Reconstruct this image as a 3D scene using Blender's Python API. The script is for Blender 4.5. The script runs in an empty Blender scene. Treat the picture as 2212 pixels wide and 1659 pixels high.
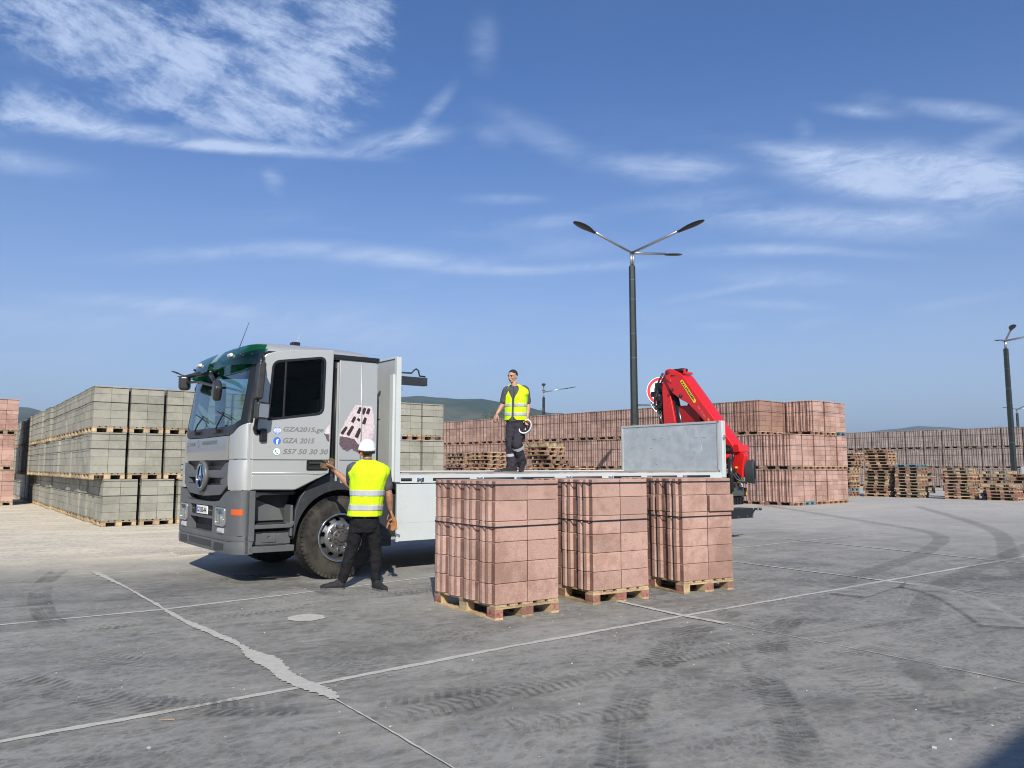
import bpy, bmesh, math, random
import numpy as np
from math import sin, cos, pi, radians, atan2, sqrt, exp
from mathutils import Vector, Matrix, noise

random.seed(7)
SC = bpy.context.scene
COL = SC.collection

# ------------------------------------------------------------------ camera
CAM_H = 1.5
CAM_F = 1675.0                      # focal length in pixels of a 2212 px wide picture
PITCH = math.atan((1008 - 829.5) / CAM_F)
cam_data = bpy.data.cameras.new('camera')
cam_data.sensor_width = 36.0
cam_data.lens = 36.0 * CAM_F / 2212.0
cam_data.clip_start = 0.1
cam_data.clip_end = 30000
cam = bpy.data.objects.new('camera', cam_data)
cam.location = (0, 0, CAM_H)
cam.rotation_euler = (pi / 2 + PITCH, 0, 0)
COL.objects.link(cam)
SC.camera = cam

# ------------------------------------------------------------------ light, exposure
SUN_EL = radians(34)
SUN_DIR = Vector((0.13 * cos(SUN_EL), -0.9915 * cos(SUN_EL), sin(SUN_EL)))   # towards the sun
sun_data = bpy.data.lights.new('sun', 'SUN')
sun_data.energy = 4.5
sun_data.angle = radians(0.53)
sun_data.color = (1.0, 0.945, 0.85)
sun = bpy.data.objects.new('sun', sun_data)
sun.rotation_euler = SUN_DIR.to_track_quat('Z', 'Y').to_euler()
sun.location = (3, -8, 12)
COL.objects.link(sun)
SC.view_settings.view_transform = 'Standard'
SC.view_settings.look = 'None'
SC.view_settings.exposure = 0.5
SC.view_settings.gamma = 1.0
SC.view_settings.use_curve_mapping = False
SKY_STRENGTH = 0.083


def ray(px, py):
    a = (px - 1106) / CAM_F
    b = -(py - 829.5) / CAM_F
    return Vector((a, cos(PITCH) - b * sin(PITCH), sin(PITCH) + b * cos(PITCH)))


def ground_at(px, py, z=0.0):
    """point of the place at height z (measured off the photograph)"""
    d = ray(px, py)
    t = (z - CAM_H) / d.z
    return Vector((d.x * t, d.y * t, z))


def at(px, py, Y):
    d = ray(px, py)
    t = Y / d.y
    return Vector((d.x * t, Y, CAM_H + d.z * t))


# ------------------------------------------------------------------ node helpers
class NT:
    def __init__(s, tree):
        s.t = tree
        s.n = tree.nodes
        s.l = tree.links

    def node(s, typ, **kw):
        nd = s.n.new(typ)
        for k, v in kw.items():
            setattr(nd, k, v)
        return nd

    def put(s, sock, val):
        if isinstance(val, bpy.types.NodeSocket):
            s.l.new(val, sock)
        elif val is not None:
            sock.default_value = val

    def math(s, op, a, b=None, c=None, clamp=False):
        nd = s.node('ShaderNodeMath', operation=op, use_clamp=clamp)
        s.put(nd.inputs[0], a)
        if b is not None: s.put(nd.inputs[1], b)
        if c is not None: s.put(nd.inputs[2], c)
        return nd.outputs[0]

    def vmath(s, op, a, b=None, scale=None):
        nd = s.node('ShaderNodeVectorMath', operation=op)
        s.put(nd.inputs[0], a)
        if b is not None: s.put(nd.inputs[1], b)
        if scale is not None: s.put(nd.inputs[3], scale)
        return nd.outputs[0]

    def mix(s, fac, a, b, blend='MIX'):
        nd = s.node('ShaderNodeMix', data_type='RGBA', blend_type=blend)
        s.put(nd.inputs[0], fac)
        s.put(nd.inputs[6], a)
        s.put(nd.inputs[7], b)
        return nd.outputs[2]

    def ramp(s, fac, lo, hi, a=0.0, b=1.0, smooth=True):
        nd = s.node('ShaderNodeMapRange', interpolation_type='SMOOTHSTEP' if smooth else 'LINEAR')
        s.put(nd.inputs[0], fac)
        nd.inputs[1].default_value = lo
        nd.inputs[2].default_value = hi
        nd.inputs[3].default_value = a
        nd.inputs[4].default_value = b
        return nd.outputs[0]

    def noise(s, vec, scale, detail=3, rough=0.55, dist=0.0, out=0):
        nd = s.node('ShaderNodeTexNoise')
        if vec is not None: s.put(nd.inputs['Vector'], vec)
        nd.inputs['Scale'].default_value = scale
        nd.inputs['Detail'].default_value = detail
        nd.inputs['Roughness'].default_value = rough
        nd.inputs['Distortion'].default_value = dist
        return nd.outputs[out]

    def voronoi(s, vec, scale, feature='F1'):
        nd = s.node('ShaderNodeTexVoronoi', feature=feature)
        if vec is not None: s.put(nd.inputs['Vector'], vec)
        nd.inputs['Scale'].default_value = scale
        return nd.outputs['Distance']

    def mapping(s, vec, loc=(0, 0, 0), rot=(0, 0, 0), scale=(1, 1, 1)):
        if any(rot) and tuple(scale) != (1, 1, 1):      # turn first, then stretch
            vec = s.mapping(vec, rot=rot)
            rot = (0, 0, 0)
        nd = s.node('ShaderNodeMapping')
        s.put(nd.inputs[0], vec)
        nd.inputs[1].default_value = loc
        nd.inputs[2].default_value = rot
        nd.inputs[3].default_value = scale
        return nd.outputs[0]

    def comb(s, x, y, z):
        nd = s.node('ShaderNodeCombineXYZ')
        s.put(nd.inputs[0], x); s.put(nd.inputs[1], y); s.put(nd.inputs[2], z)
        return nd.outputs[0]

    def sep(s, v):
        nd = s.node('ShaderNodeSeparateXYZ')
        s.put(nd.inputs[0], v)
        return nd.outputs

    def bump(s, h, strength=0.3, dist=0.01):
        nd = s.node('ShaderNodeBump')
        nd.inputs['Strength'].default_value = strength
        nd.inputs['Distance'].default_value = dist
        s.put(nd.inputs['Height'], h)
        return nd.outputs[0]


def material(name):
    m = bpy.data.materials.new(name)
    m.use_nodes = True
    t = NT(m.node_tree)
    t.n.clear()
    out = t.node('ShaderNodeOutputMaterial')
    return m, t, out


def C4(c):
    return (c[0], c[1], c[2], 1.0)


def simple(name, color, rough=0.6, metal=0.0, var=0.08, scale=6.0, bump=0.0, bscale=40.0, coat=0.0, dirt=0.0,
           dirt_col=(0.35, 0.33, 0.3), spec=0.5, objvar=0.0, alpha=None):
    m, t, out = material(name)
    p = t.node('ShaderNodeBsdfPrincipled')
    t.l.new(p.outputs[0], out.inputs[0])
    pos = t.node('ShaderNodeNewGeometry').outputs['Position']
    n = t.noise(pos, scale, 4, 0.6)
    f = t.ramp(n, 0.25, 0.75, 1 - var, 1 + var, False)
    if objvar:
        r = t.node('ShaderNodeObjectInfo').outputs['Random']
        f = t.math('MULTIPLY', f, t.ramp(r, 0, 1, 1 - objvar, 1 + objvar, False))
    col = t.mix(1.0, C4(color), t.comb(f, f, f), 'MULTIPLY')
    if dirt:
        d = t.ramp(t.noise(pos, scale * 0.7, 6, 0.7), 0.5, 0.75, 0, dirt)
        col = t.mix(d, col, C4(dirt_col))
    t.put(p.inputs['Base Color'], col)
    p.inputs['Roughness'].default_value = rough
    p.inputs['Metallic'].default_value = metal
    p.inputs['Specular IOR Level'].default_value = spec
    if coat:
        p.inputs['Coat Weight'].default_value = coat
        p.inputs['Coat Roughness'].default_value = 0.08
    rn = t.ramp(n, 0.3, 0.7, rough * 0.85, min(1, rough * 1.15), False)
    t.put(p.inputs['Roughness'], rn)
    if bump:
        t.put(p.inputs['Normal'], t.bump(t.noise(pos, bscale, 4, 0.6), bump, 0.01))
    return m


# ------------------------------------------------------------------ sky
BLOB_GROW = 1.2


def build_world():
    w = bpy.data.worlds.new('World')
    SC.world = w
    w.use_nodes = True
    t = NT(w.node_tree)
    t.n.clear()
    out = t.node('ShaderNodeOutputWorld')
    bg = t.node('ShaderNodeBackground')
    t.l.new(bg.outputs[0], out.inputs[0])
    sky = t.node('ShaderNodeTexSky', sky_type='NISHITA')
    sky.sun_disc = False
    sky.sun_elevation = SUN_EL
    sky.sun_rotation = atan2(SUN_DIR.x, SUN_DIR.y)
    sky.altitude = 400
    sky.air_density = 1.0
    sky.dust_density = 0.7
    sky.ozone_density = 2.2
    d = t.node('ShaderNodeTexCoord').outputs['Generated']
    x, y, z = t.sep(d)
    # direction as slope coordinates round the compass point the yard looks to
    ya = t.math('MAXIMUM', t.math('ABSOLUTE', y), 0.12)
    X = t.math('DIVIDE', x, ya)
    Z = t.math('DIVIDE', z, ya)
    front = t.ramp(y, 0.0, 0.3)

    def blob(px, py, rx, ry, rot=0.0, amp=1.0, soft=0.0):
        c = ray(px, py)
        cx, cz = c.x / c.y, c.z / c.y
        rx, ry = rx * BLOB_GROW / CAM_F, ry * (BLOB_GROW + 0.25) / CAM_F
        dx = t.math('SUBTRACT', X, cx)
        dz = t.math('SUBTRACT', Z, cz)
        ca, sa = cos(radians(rot)), sin(radians(rot))
        a = t.math('ADD', t.math('MULTIPLY', dx, ca / rx), t.math('MULTIPLY', dz, sa / rx))
        b = t.math('ADD', t.math('MULTIPLY', dx, -sa / ry), t.math('MULTIPLY', dz, ca / ry))
        r = t.math('SQRT', t.math('ADD', t.math('MULTIPLY', a, a), t.math('MULTIPLY', b, b)))
        return t.ramp(r, 1.0, soft, 0.0, amp)

    def total(lst):
        s = None
        for b in lst:
            o = blob(*b)
            s = o if s is None else t.math('ADD', s, o)
        return s

    # warped coordinates
    P = t.comb(X, Z, 0.0)
    wn = t.noise(P, 5.0, 3, 0.5, 0, 1)
    wv = t.vmath('SCALE', t.vmath('SUBTRACT', wn, (0.5, 0.5, 0.5)), None, 0.045)
    PW = t.vmath('ADD', P, wv)

    # ribbed high cloud, upper left
    m1 = total([(150, 20, 480, 130, -18, 0.8, 0.1), (660, 60, 260, 210, 10, 1.0, 0.2), (520, 210, 300, 90, -20, 0.65, 0.0), (330, 130, 330, 100, -22, 0.6, 0.0),
                (60, 240, 260, 70, -8, 0.45, 0.0), (420, 200, 460, 130, -8, 0.32, 0.0), (-500, 60, 500, 200, -5, 0.7, 0.0)])
    # the sharp right hand rim of the cloud
    xe = ray(850, 150); cut = t.ramp(t.math('ADD', X, t.math('MULTIPLY', t.noise(P, 9, 4, 0.6), 0.035)), xe.x / xe.y + 0.017 - 0.012, xe.x / xe.y + 0.017 + 0.022, 1.0, 0.0)
    m1 = t.math('MULTIPLY', t.math('MINIMUM', m1, 1.0), cut)
    ribs = t.noise(t.mapping(PW, rot=(0, 0, radians(27)), scale=(6.0, 22, 1)), 1.0, 9, 0.70, 0.3)
    ribs = t.ramp(ribs, 0.34, 0.66)
    puffs = t.ramp(t.noise(t.mapping(PW, rot=(0, 0, radians(15)), scale=(1, 1.7, 1)), 11.0, 10, 0.72, 0.3), 0.34, 0.66)
    tex1 = t.math('ADD', t.math('MULTIPLY', ribs, 0.50), t.math('MULTIPLY', puffs, 0.55))
    c1 = t.math('MULTIPLY', t.ramp(t.math('ADD', t.math('MULTIPLY', m1, 0.55), t.math('MULTIPLY', t.math('SUBTRACT', tex1, 0.5), 1.0)), -0.05, 1.0), t.ramp(m1, 0.0, 0.5))
    # long bands
    m2 = total([(180, 275, 420, 26, -7, 1.0, 0.0), (560, 322, 330, 16, -4, 1.0, 0.0), (860, 305, 150, 28, 10, 1.0, 0.0), (930, 245, 100, 20, 52, 0.6, 0.0),
                (40, 350, 200, 30, -8, 0.6, 0.0), (1180, 300, 190, 36, -28, 0.35, 0.0), (1045, 90, 45, 75, 0, 0.3, 0.0), (1060, 290, 60, 28, -20, 0.3, 0.0),
                (440, 548, 320, 20, 3, 0.6, 0.0), (820, 552, 330, 26, -5, 0.75, 0.0), (1000, 580, 200, 18, -5, 0.4, 0.0), (1090, 430, 130, 14, 0, 0.4, 0.0),
                (1170, 480, 120, 16, 4, 0.45, 0.0), (590, 385, 36, 18, -30, 0.6, 0.0), (590, 412, 30, 12, -25, 0.35, 0.0), (320, 655, 300, 18, -4, 0.5, 0.0),
                (700, 700, 460, 60, -6, 0.6, 0.0), (200, 700, 420, 60, 0, 0.42, 0.0), (960, 785, 110, 14, 0, 0.35, 0.0)])
    m3 = total([(1470, 365, 160, 40, 0, 0.8, 0.0), (1350, 350, 90, 26, -12, 0.45, 0.0), (1720, 330, 220, 30, -8, 0.6, 0.0), (1960, 375, 330, 72, -4, 1.1, 0.1),
                (2130, 385, 240, 60, 0, 0.9, 0.0), (1900, 378, 260, 46, -4, 0.6, 0.0), (2140, 300, 160, 24, 20, 0.5, 0.0), (1860, 240, 110, 18, -6, 0.55, 0.0), (2080, 240, 180, 24, -6, 0.6, 0.0),
                (1880, 215, 60, 22, 10, 0.3, 0.0), (1735, 280, 30, 24, -40, 0.35, 0.0), (1790, 480, 380, 40, -3, 0.85, 0.0), (2050, 465, 300, 26, 3, 0.5, 0.0),
                (1640, 540, 210, 16, 2, 0.7, 0.0), (1860, 548, 200, 12, -3, 0.4, 0.0), (1260, 578, 230, 14, 3, 0.55, 0.0), (1200, 540, 200, 26, 6, 0.4, 0.0),
                (1720, 605, 230, 28, -3, 0.55, 0.0), (1560, 628, 180, 10, 10, 0.45, 0.0), (1680, 658, 180, 14, -2, 0.45, 0.0), (2060, 655, 170, 12, 10, 0.4, 0.0),
                (1560, 705, 80, 12, 0, 0.35, 0.0), (1770, 695, 90, 12, 12, 0.3, 0.0), (1500, 430, 220, 22, 6, 0.4, 0.0), (1330, 730, 120, 10, 0, 0.25, 0.0)])
    band = t.noise(t.mapping(PW, rot=(0, 0, radians(-4)), scale=(5.0, 18, 1)), 1.0, 10, 0.68, 0.6)
    fine = t.noise(t.mapping(PW, rot=(0, 0, radians(-10)), scale=(14, 46, 1)), 1.0, 9, 0.75, 0.8)
    bt = t.ramp(t.math('ADD', t.math('MULTIPLY', band, 0.6), t.math('MULTIPLY', fine, 0.4)), 0.36, 0.63)
    ms = t.math('ADD', m2, m3)
    bt2 = t.math('ADD', t.math('MULTIPLY', band, 0.55), t.math('MULTIPLY', fine, 0.45))
    btn = t.ramp(bt2, 0.37, 0.61, 0.0, 1.08, False)
    ms = t.math('MINIMUM', ms, 1.1)
    c2 = t.math('MULTIPLY', ms, t.math('ADD', t.math('MULTIPLY', btn, 0.95), t.math('MULTIPLY', ms, 0.15)))
    # thin clouds everywhere else, the same all round
    pl = t.math('DIVIDE', 1.0, t.math('ADD', t.math('MAXIMUM', z, 0.0), 0.12))
    PP = t.comb(t.math('MULTIPLY', x, pl), t.math('MULTIPLY', y, pl), 0.0)
    g1 = t.noise(PP, 0.55, 3, 0.5)
    g2 = t.noise(t.mapping(PP, rot=(0, 0, 0.5), scale=(1, 2.6, 1)), 1.6, 7, 0.65, 0.7)
    gen = t.math('MULTIPLY', t.ramp(g1, 0.5, 0.72), t.ramp(g2, 0.42, 0.7))
    gen = t.math('MULTIPLY', gen, t.ramp(z, 0.02, 0.12))
    back = t.math('SUBTRACT', 1.0, front)
    gen = t.math('MULTIPLY', gen, t.math('ADD', t.math('MULTIPLY', back, 0.7), 0.10))
    veil = t.math('MULTIPLY', t.ramp(t.noise(t.mapping(PW, rot=(0, 0, radians(-3)), scale=(2.2, 15, 1)), 1.0, 7, 0.68, 0.5), 0.47, 0.72),
                  t.ramp(t.noise(t.mapping(P, loc=(3.3, 1.1, 0), scale=(1.6, 4.5, 1)), 1.0, 3, 0.5), 0.42, 0.66))
    veil = t.math('MULTIPLY', veil, t.math('MULTIPLY', t.ramp(Z, 0.52, 0.30), 0.42))
    cl = t.math('ADD', t.math('MULTIPLY', t.math('ADD', t.math('ADD', c1, c2), veil), front), gen)
    cl = t.math('MULTIPLY', cl, 0.78)
    cl = t.math('MINIMUM', cl, 0.80)
    clear = t.mix(1.0, sky.outputs[0], SKY_TINT, 'MULTIPLY')
    # a milky band low over the land
    low = t.ramp(z, 0.0, 0.50, 0.86, 0.0, False)
    low = t.math('MULTIPLY', low, low)
    base = t.mix(low, clear, HAZE_COL)
    col = t.mix(cl, base, CLOUD_COL)
    t.put(bg.inputs[0], col)
    bg.inputs[1].default_value = SKY_STRENGTH


SKY_TINT = (0.49, 0.75, 1.12, 1)
HAZE_COL = (5.7, 6.1, 6.6, 1)
CLOUD_COL = (5.4, 6.5, 8.7, 1)
build_world()

# ------------------------------------------------------------------ object helpers
def link(o, parent=None):
    COL.objects.link(o)
    if parent is not None:
        o.parent = parent
    return o


def tag(o, label=None, cat=None, group=None, kind=None):
    if label: o['label'] = label
    if cat: o['category'] = cat
    if group: o['group'] = group
    if kind: o['kind'] = kind
    return o


def empty(name, loc=(0, 0, 0), rz=0.0, label=None, cat=None, group=None):
    o = bpy.data.objects.new(name, None)
    o.empty_display_size = 0.2
    o.location = loc
    o.rotation_euler = (0, 0, rz)
    link(o)
    return tag(o, label, cat, group)


def mesh_obj(name, me, parent=None, loc=None, rot=None, mat=None):
    o = bpy.data.objects.new(name, me)
    link(o, parent)
    if loc is not None: o.location = loc
    if rot is not None: o.rotation_euler = rot
    if mat is not None:
        me.materials.clear()
        me.materials.append(mat)
    return o


class MB:
    """collects shapes and makes ONE mesh of them"""

    def __init__(s):
        s.v = []
        s.f = []
        s.mi = []
        s.cur = 0

    def add(s, vs, fs, mi=None):
        k = len(s.v)
        s.v.extend([tuple(p) for p in vs])
        s.f.extend([tuple(i + k for i in f) for f in fs])
        s.mi.extend([s.cur if mi is None else mi] * len(fs))
        return s

    def box(s, x0, x1, y0, y1, z0, z1, M=None, mi=None):
        vs = [(x, y, z) for z in (z0, z1) for y in (y0, y1) for x in (x0, x1)]
        if M is not None: vs = [M @ Vector(p) for p in vs]
        fs = [(0, 2, 3, 1), (4, 5, 7, 6), (0, 1, 5, 4), (2, 6, 7, 3), (0, 4, 6, 2), (1, 3, 7, 5)]
        return s.add(vs, fs, mi)

    def tube(s, pts, r, n=10, caps=True, squash=1.0):
        pts = [Vector(p) for p in pts]
        rs = r if isinstance(r, (list, tuple)) else [r] * len(pts)
        k = len(s.v)
        ref = Vector((0, 0, 1))
        prev = None
        for i, p in enumerate(pts):
            a = pts[max(0, i - 1)]
            b = pts[min(len(pts) - 1, i + 1)]
            d = (b - a).normalized()
            if prev is None:
                x = d.cross(ref)
                if x.length < 1e-3: x = d.cross(Vector((0, 1, 0)))
                x.normalize()
            else:
                x = prev - d * prev.dot(d)
                x.normalize()
            prev = x
            y = d.cross(x)
            for j in range(n):
                an = 2 * pi * j / n
                s.v.append(tuple(p + x * cos(an) * rs[i] + y * sin(an) * rs[i] * squash))
        for i in range(len(pts) - 1):
            for j in range(n):
                a = k + i * n + j
                b = k + i * n + (j + 1) % n
                s.f.append((a, b, b + n, a + n))
                s.mi.append(s.cur)
        if caps:
            s.f.append(tuple(k + j for j in range(n))[::-1])
            s.f.append(tuple(k + (len(pts) - 1) * n + j for j in range(n)))
            s.mi += [s.cur, s.cur]
        return s

    def prism(s, poly, d0, d1, axis='y', mi=None):
        """polygon in the other two axes (in order), extruded along axis from d0 to d1"""
        n = len(poly)

        def P(a, b, d):
            return {'y': (a, d, b), 'x': (d, a, b), 'z': (a, b, d)}[axis]
        vs = [P(a, b, d0) for a, b in poly] + [P(a, b, d1) for a, b in poly]
        fs = [tuple(range(n))[::-1], tuple(range(n, 2 * n))] + [(i, (i + 1) % n, n + (i + 1) % n, n + i) for i in range(n)]
        return s.add(vs, fs, mi)

    def lathe(s, prof, c, axis='y', n=48, close=False):
        """profile [(r, h)] turned round an axis through c"""
        k = len(s.v)
        for (r, h) in prof:
            for j in range(n):
                a = 2 * pi * j / n
                if axis == 'y': p = (c[0] + r * cos(a), c[1] + h, c[2] + r * sin(a))
                elif axis == 'x': p = (c[0] + h, c[1] + r * cos(a), c[2] + r * sin(a))
                else: p = (c[0] + r * cos(a), c[1] + r * sin(a), c[2] + h)
                s.v.append(p)
        m = len(prof)
        for i in range(m if close else m - 1):
            for j in range(n):
                a = k + i * n + j
                b = k + i * n + (j + 1) % n
                i2 = ((i + 1) % m - i) * n
                s.f.append((a, b, b + i2, a + i2))
                s.mi.append(s.cur)
        return s

    def sphere(s, c, r, nu=14, nv=9, M=None):
        if not isinstance(r, (list, tuple)): r = (r, r, r)
        vs = []
        fs = []
        for i in range(nv + 1):
            th = pi * i / nv
            for j in range(nu):
                ph = 2 * pi * j / nu
                p = Vector((r[0] * sin(th) * cos(ph), r[1] * sin(th) * sin(ph), r[2] * cos(th)))
                if M is not None: p = M @ p
                vs.append(tuple(p + Vector(c)))
        for i in range(nv):
            for j in range(nu):
                a = i * nu + j
                b = i * nu + (j + 1) % nu
                fs.append((a, a + nu, b + nu, b))
        return s.add(vs, fs)

    def mesh(s, name, recalc=True, smooth=False, weld=False):
        me = bpy.data.meshes.new(name)
        me.from_pydata(s.v, [], s.f)
        me.polygons.foreach_set('material_index', s.mi)
        if recalc or weld:
            bm = bmesh.new()
            bm.from_mesh(me)
            if weld: bmesh.ops.remove_doubles(bm, verts=bm.verts, dist=1e-5)
            bmesh.ops.recalc_face_normals(bm, faces=bm.faces)
            bm.to_mesh(me)
            bm.free()
        if smooth:
            me.polygons.foreach_set('use_smooth', [True] * len(me.polygons))
        me.update()
        return me

    def build(s, name, mats, parent=None, loc=None, rot=None, smooth=False, bevel=0.0, seg=2, weld=False, angle=None):
        me = s.mesh(name, True, smooth, weld)
        for m in (mats if isinstance(mats, (list, tuple)) else [mats]):
            me.materials.append(m)
        o = mesh_obj(name, me, parent, loc, rot)
        if angle:
            me.polygons.foreach_set('use_smooth', [True] * len(me.polygons))
            auto_smooth(me, angle)
        if bevel:
            add_bevel(o, bevel, seg)
        return o


def auto_smooth(me, deg):
    bm = bmesh.new()
    bm.from_mesh(me)
    for e in bm.edges:
        if len(e.link_faces) == 2 and e.calc_face_angle(0) > radians(deg):
            e.smooth = False
    bm.to_mesh(me)
    bm.free()


def add_bevel(o, w, seg=2):
    b = o.modifiers.new('bevel', 'BEVEL')
    b.width = w
    b.segments = seg
    b.limit_method = 'ANGLE'
    b.angle_limit = radians(35)
    o.data.polygons.foreach_set('use_smooth', [True] * len(o.data.polygons))
    b.harden_normals = True
    return o


def evaluated_mesh(o, name):
    dg = bpy.context.evaluated_depsgraph_get()
    dg.update()
    return bpy.data.meshes.new_from_object(o.evaluated_get(dg), depsgraph=dg)


def round_poly(pts, r, n=5):
    out = []
    m = len(pts)
    for i in range(m):
        p0 = Vector(pts[i - 1]); p1 = Vector(pts[i]); p2 = Vector(pts[(i + 1) % m])
        ri = r[i] if isinstance(r, (list, tuple)) else r
        a = (p0 - p1); b = (p2 - p1)
        k = min(ri, a.length * 0.45, b.length * 0.45)
        if k < 1e-4:
            out.append((p1.x, p1.y)); continue
        A = p1 + a.normalized() * k
        B = p1 + b.normalized() * k
        for j in range(n + 1):
            tt = j / n
            q = A * (1 - tt) ** 2 + p1 * 2 * tt * (1 - tt) + B * tt ** 2
            out.append((q.x, q.y))
    return out


def plate(name, outline, holes, thick, mat, parent=None, plane='xz', off=0.0, bev=0.004, loc=None, rot=None):
    """a panel cut from a flat outline with holes, with real thickness and softened edges.
    plane 'xz': panel in x,z and thickness along y from off to off+thick; 'yz': thickness along x."""
    cu = bpy.data.curves.new(name, 'CURVE')
    cu.dimensions = '2D'
    cu.fill_mode = 'BOTH'
    for poly in [outline] + list(holes):
        sp = cu.splines.new('POLY')
        sp.points.add(len(poly) - 1)
        for i, (a, b) in enumerate(poly):
            sp.points[i].co = (a, b, 0, 1)
        sp.use_cyclic_u = True
    cu.extrude = max(thick / 2 - bev, 0.0002)
    cu.bevel_depth = bev
    cu.bevel_resolution = 1
    cu.offset = -bev
    tmp = bpy.data.objects.new('tmp', cu)
    COL.objects.link(tmp)
    me = evaluated_mesh(tmp, name)
    me.name = name
    bpy.data.objects.remove(tmp)
    mid = off + thick / 2
    co = np.zeros(len(me.vertices) * 3)
    me.vertices.foreach_get('co', co)
    co = co.reshape(-1, 3)
    if plane == 'xz': new = np.stack([co[:, 0], mid + co[:, 2], co[:, 1]], 1)
    else: new = np.stack([mid + co[:, 2], co[:, 0], co[:, 1]], 1)
    me.vertices.foreach_set('co', new.ravel())
    bm = bmesh.new()
    bm.from_mesh(me)
    bmesh.ops.remove_doubles(bm, verts=bm.verts, dist=1e-5)
    bmesh.ops.recalc_face_normals(bm, faces=bm.faces)
    bm.to_mesh(me)
    bm.free()
    me.materials.clear()
    me.materials.append(mat)
    return mesh_obj(name, me, parent, loc, rot)


def text_mesh(name, s, mat, parent, width, height, origin, xdir, ydir, bold=0.0, shear=0.0, depth=0.002, space=1.0):
    """flat lettering fitted to width x height, its lower left corner at origin"""
    cu = bpy.data.curves.new(name, 'FONT')
    cu.body = s
    cu.size = 1.0
    cu.offset = bold
    cu.shear = shear
    cu.space_character = space
    cu.extrude = 0.0
    tmp = bpy.data.objects.new('tmp', cu)
    COL.objects.link(tmp)
    me = evaluated_mesh(tmp, name)
    me.name = name
    bpy.data.objects.remove(tmp)
    n = len(me.vertices)
    co = np.zeros(n * 3)
    me.vertices.foreach_get('co', co)
    co = co.reshape(-1, 3)
    mn = co.min(0); mx = co.max(0)
    a = (co[:, 0] - mn[0]) / (mx[0] - mn[0]) * width
    b = (co[:, 1] - mn[1]) / (mx[1] - mn[1]) * height
    X = Vector(xdir).normalized(); Y = Vector(ydir).normalized()
    O = Vector(origin)
    new = np.array(O)[None] + a[:, None] * np.array(X)[None] + b[:, None] * np.array(Y)[None]
    me.vertices.foreach_set('co', new.ravel())
    me.update()
    me.materials.clear()
    me.materials.append(mat)
    return mesh_obj(name, me, parent)
# ------------------------------------------------------------------ materials
def block_material(name, base, dark, pit_col, var=0.10):
    m, t, out = material(name)
    p = t.node('ShaderNodeBsdfPrincipled')
    t.l.new(p.outputs[0], out.inputs[0])
    pos = t.node('ShaderNodeNewGeometry').outputs['Position']
    rnd = t.node('ShaderNodeObjectInfo').outputs['Random']
    big = t.noise(pos, 1.3, 3, 0.5)
    mid = t.noise(pos, 9.0, 5, 0.65)
    col = t.mix(t.ramp(t.math('ADD', t.math('MULTIPLY', big, 0.6), t.math('MULTIPLY', mid, 0.4)), 0.44, 0.62), C4(base), C4(dark))
    f = t.ramp(rnd, 0, 1, 1 - var, 1 + var, False)
    col = t.mix(1.0, col, t.comb(f, f, f), 'MULTIPLY')
    speck = t.noise(pos, 150.0, 2, 0.6)
    sp = t.ramp(speck, 0.35, 0.7, 0.80, 1.22, False)
    col = t.mix(1.0, col, t.comb(sp, sp, sp), 'MULTIPLY')
    pn = t.noise(pos, 62.0, 3, 0.6, 0.6)
    pits = t.ramp(pn, 0.60, 0.68, 0.0, 0.5)
    col = t.mix(pits, col, C4(pit_col))
    t.put(p.inputs['Base Color'], col)
    p.inputs['Roughness'].default_value = 0.93
    p.inputs['Specular IOR Level'].default_value = 0.25
    h = t.math('SUBTRACT', t.math('MULTIPLY', speck, 0.5), pits)
    t.put(p.inputs['Normal'], t.bump(h, 0.55, 0.004))
    return m


def wood_material(name, base, dark, red=None):
    m, t, out = material(name)
    p = t.node('ShaderNodeBsdfPrincipled')
    t.l.new(p.outputs[0], out.inputs[0])
    pos = t.node('ShaderNodeNewGeometry').outputs['Position']
    info = t.node('ShaderNodeObjectInfo').outputs['Random']
    grain = t.noise(t.mapping(pos, rot=(0, 0, radians(-38)), scale=(60, 4, 60)), 1.0, 4, 0.6, 0.5)
    blot = t.noise(pos, 3.0, 4, 0.6)
    col = t.mix(t.ramp(t.math('ADD', t.math('MULTIPLY', grain, 0.5), t.math('MULTIPLY', blot, 0.5)), 0.38, 0.62), C4(base), C4(dark))
    if red is not None:
        wear = t.ramp(t.noise(pos, 30.0, 5, 0.7), 0.40, 0.56)
        side = t.ramp(info, 0.0, 1.0, 0.55, 1.0, False)
        col = t.mix(t.math('MULTIPLY', t.math('SUBTRACT', 1.0, t.math('MULTIPLY', wear, 0.45)), side), col, C4(red))
    f = t.ramp(info, 0, 1, 0.72, 1.2, False)
    col = t.mix(1.0, col, t.comb(f, f, f), 'MULTIPLY')
    t.put(p.inputs['Base Color'], col)
    p.inputs['Roughness'].default_value = 0.8
    t.put(p.inputs['Normal'], t.bump(grain, 0.4, 0.003))
    return m


PINK = block_material('pink_concrete', (0.425, 0.275, 0.226), (0.315, 0.19, 0.148), (0.20, 0.11, 0.08), 0.14)
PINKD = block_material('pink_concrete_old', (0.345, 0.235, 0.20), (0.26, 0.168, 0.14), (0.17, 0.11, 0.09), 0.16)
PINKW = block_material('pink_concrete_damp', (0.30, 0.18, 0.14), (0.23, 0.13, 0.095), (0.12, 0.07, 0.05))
PINKG = block_material('pink_concrete_dull', (0.31, 0.25, 0.225), (0.24, 0.19, 0.17), (0.2, 0.15, 0.13))
GREY = block_material('grey_concrete', (0.295, 0.285, 0.238), (0.235, 0.227, 0.186), (0.24, 0.23, 0.19), 0.12)
WOOD = wood_material('pallet_wood', (0.50, 0.37, 0.21), (0.28, 0.195, 0.11))
WOODG = wood_material('pallet_wood_grey', (0.34, 0.27, 0.18), (0.17, 0.13, 0.085))
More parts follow.
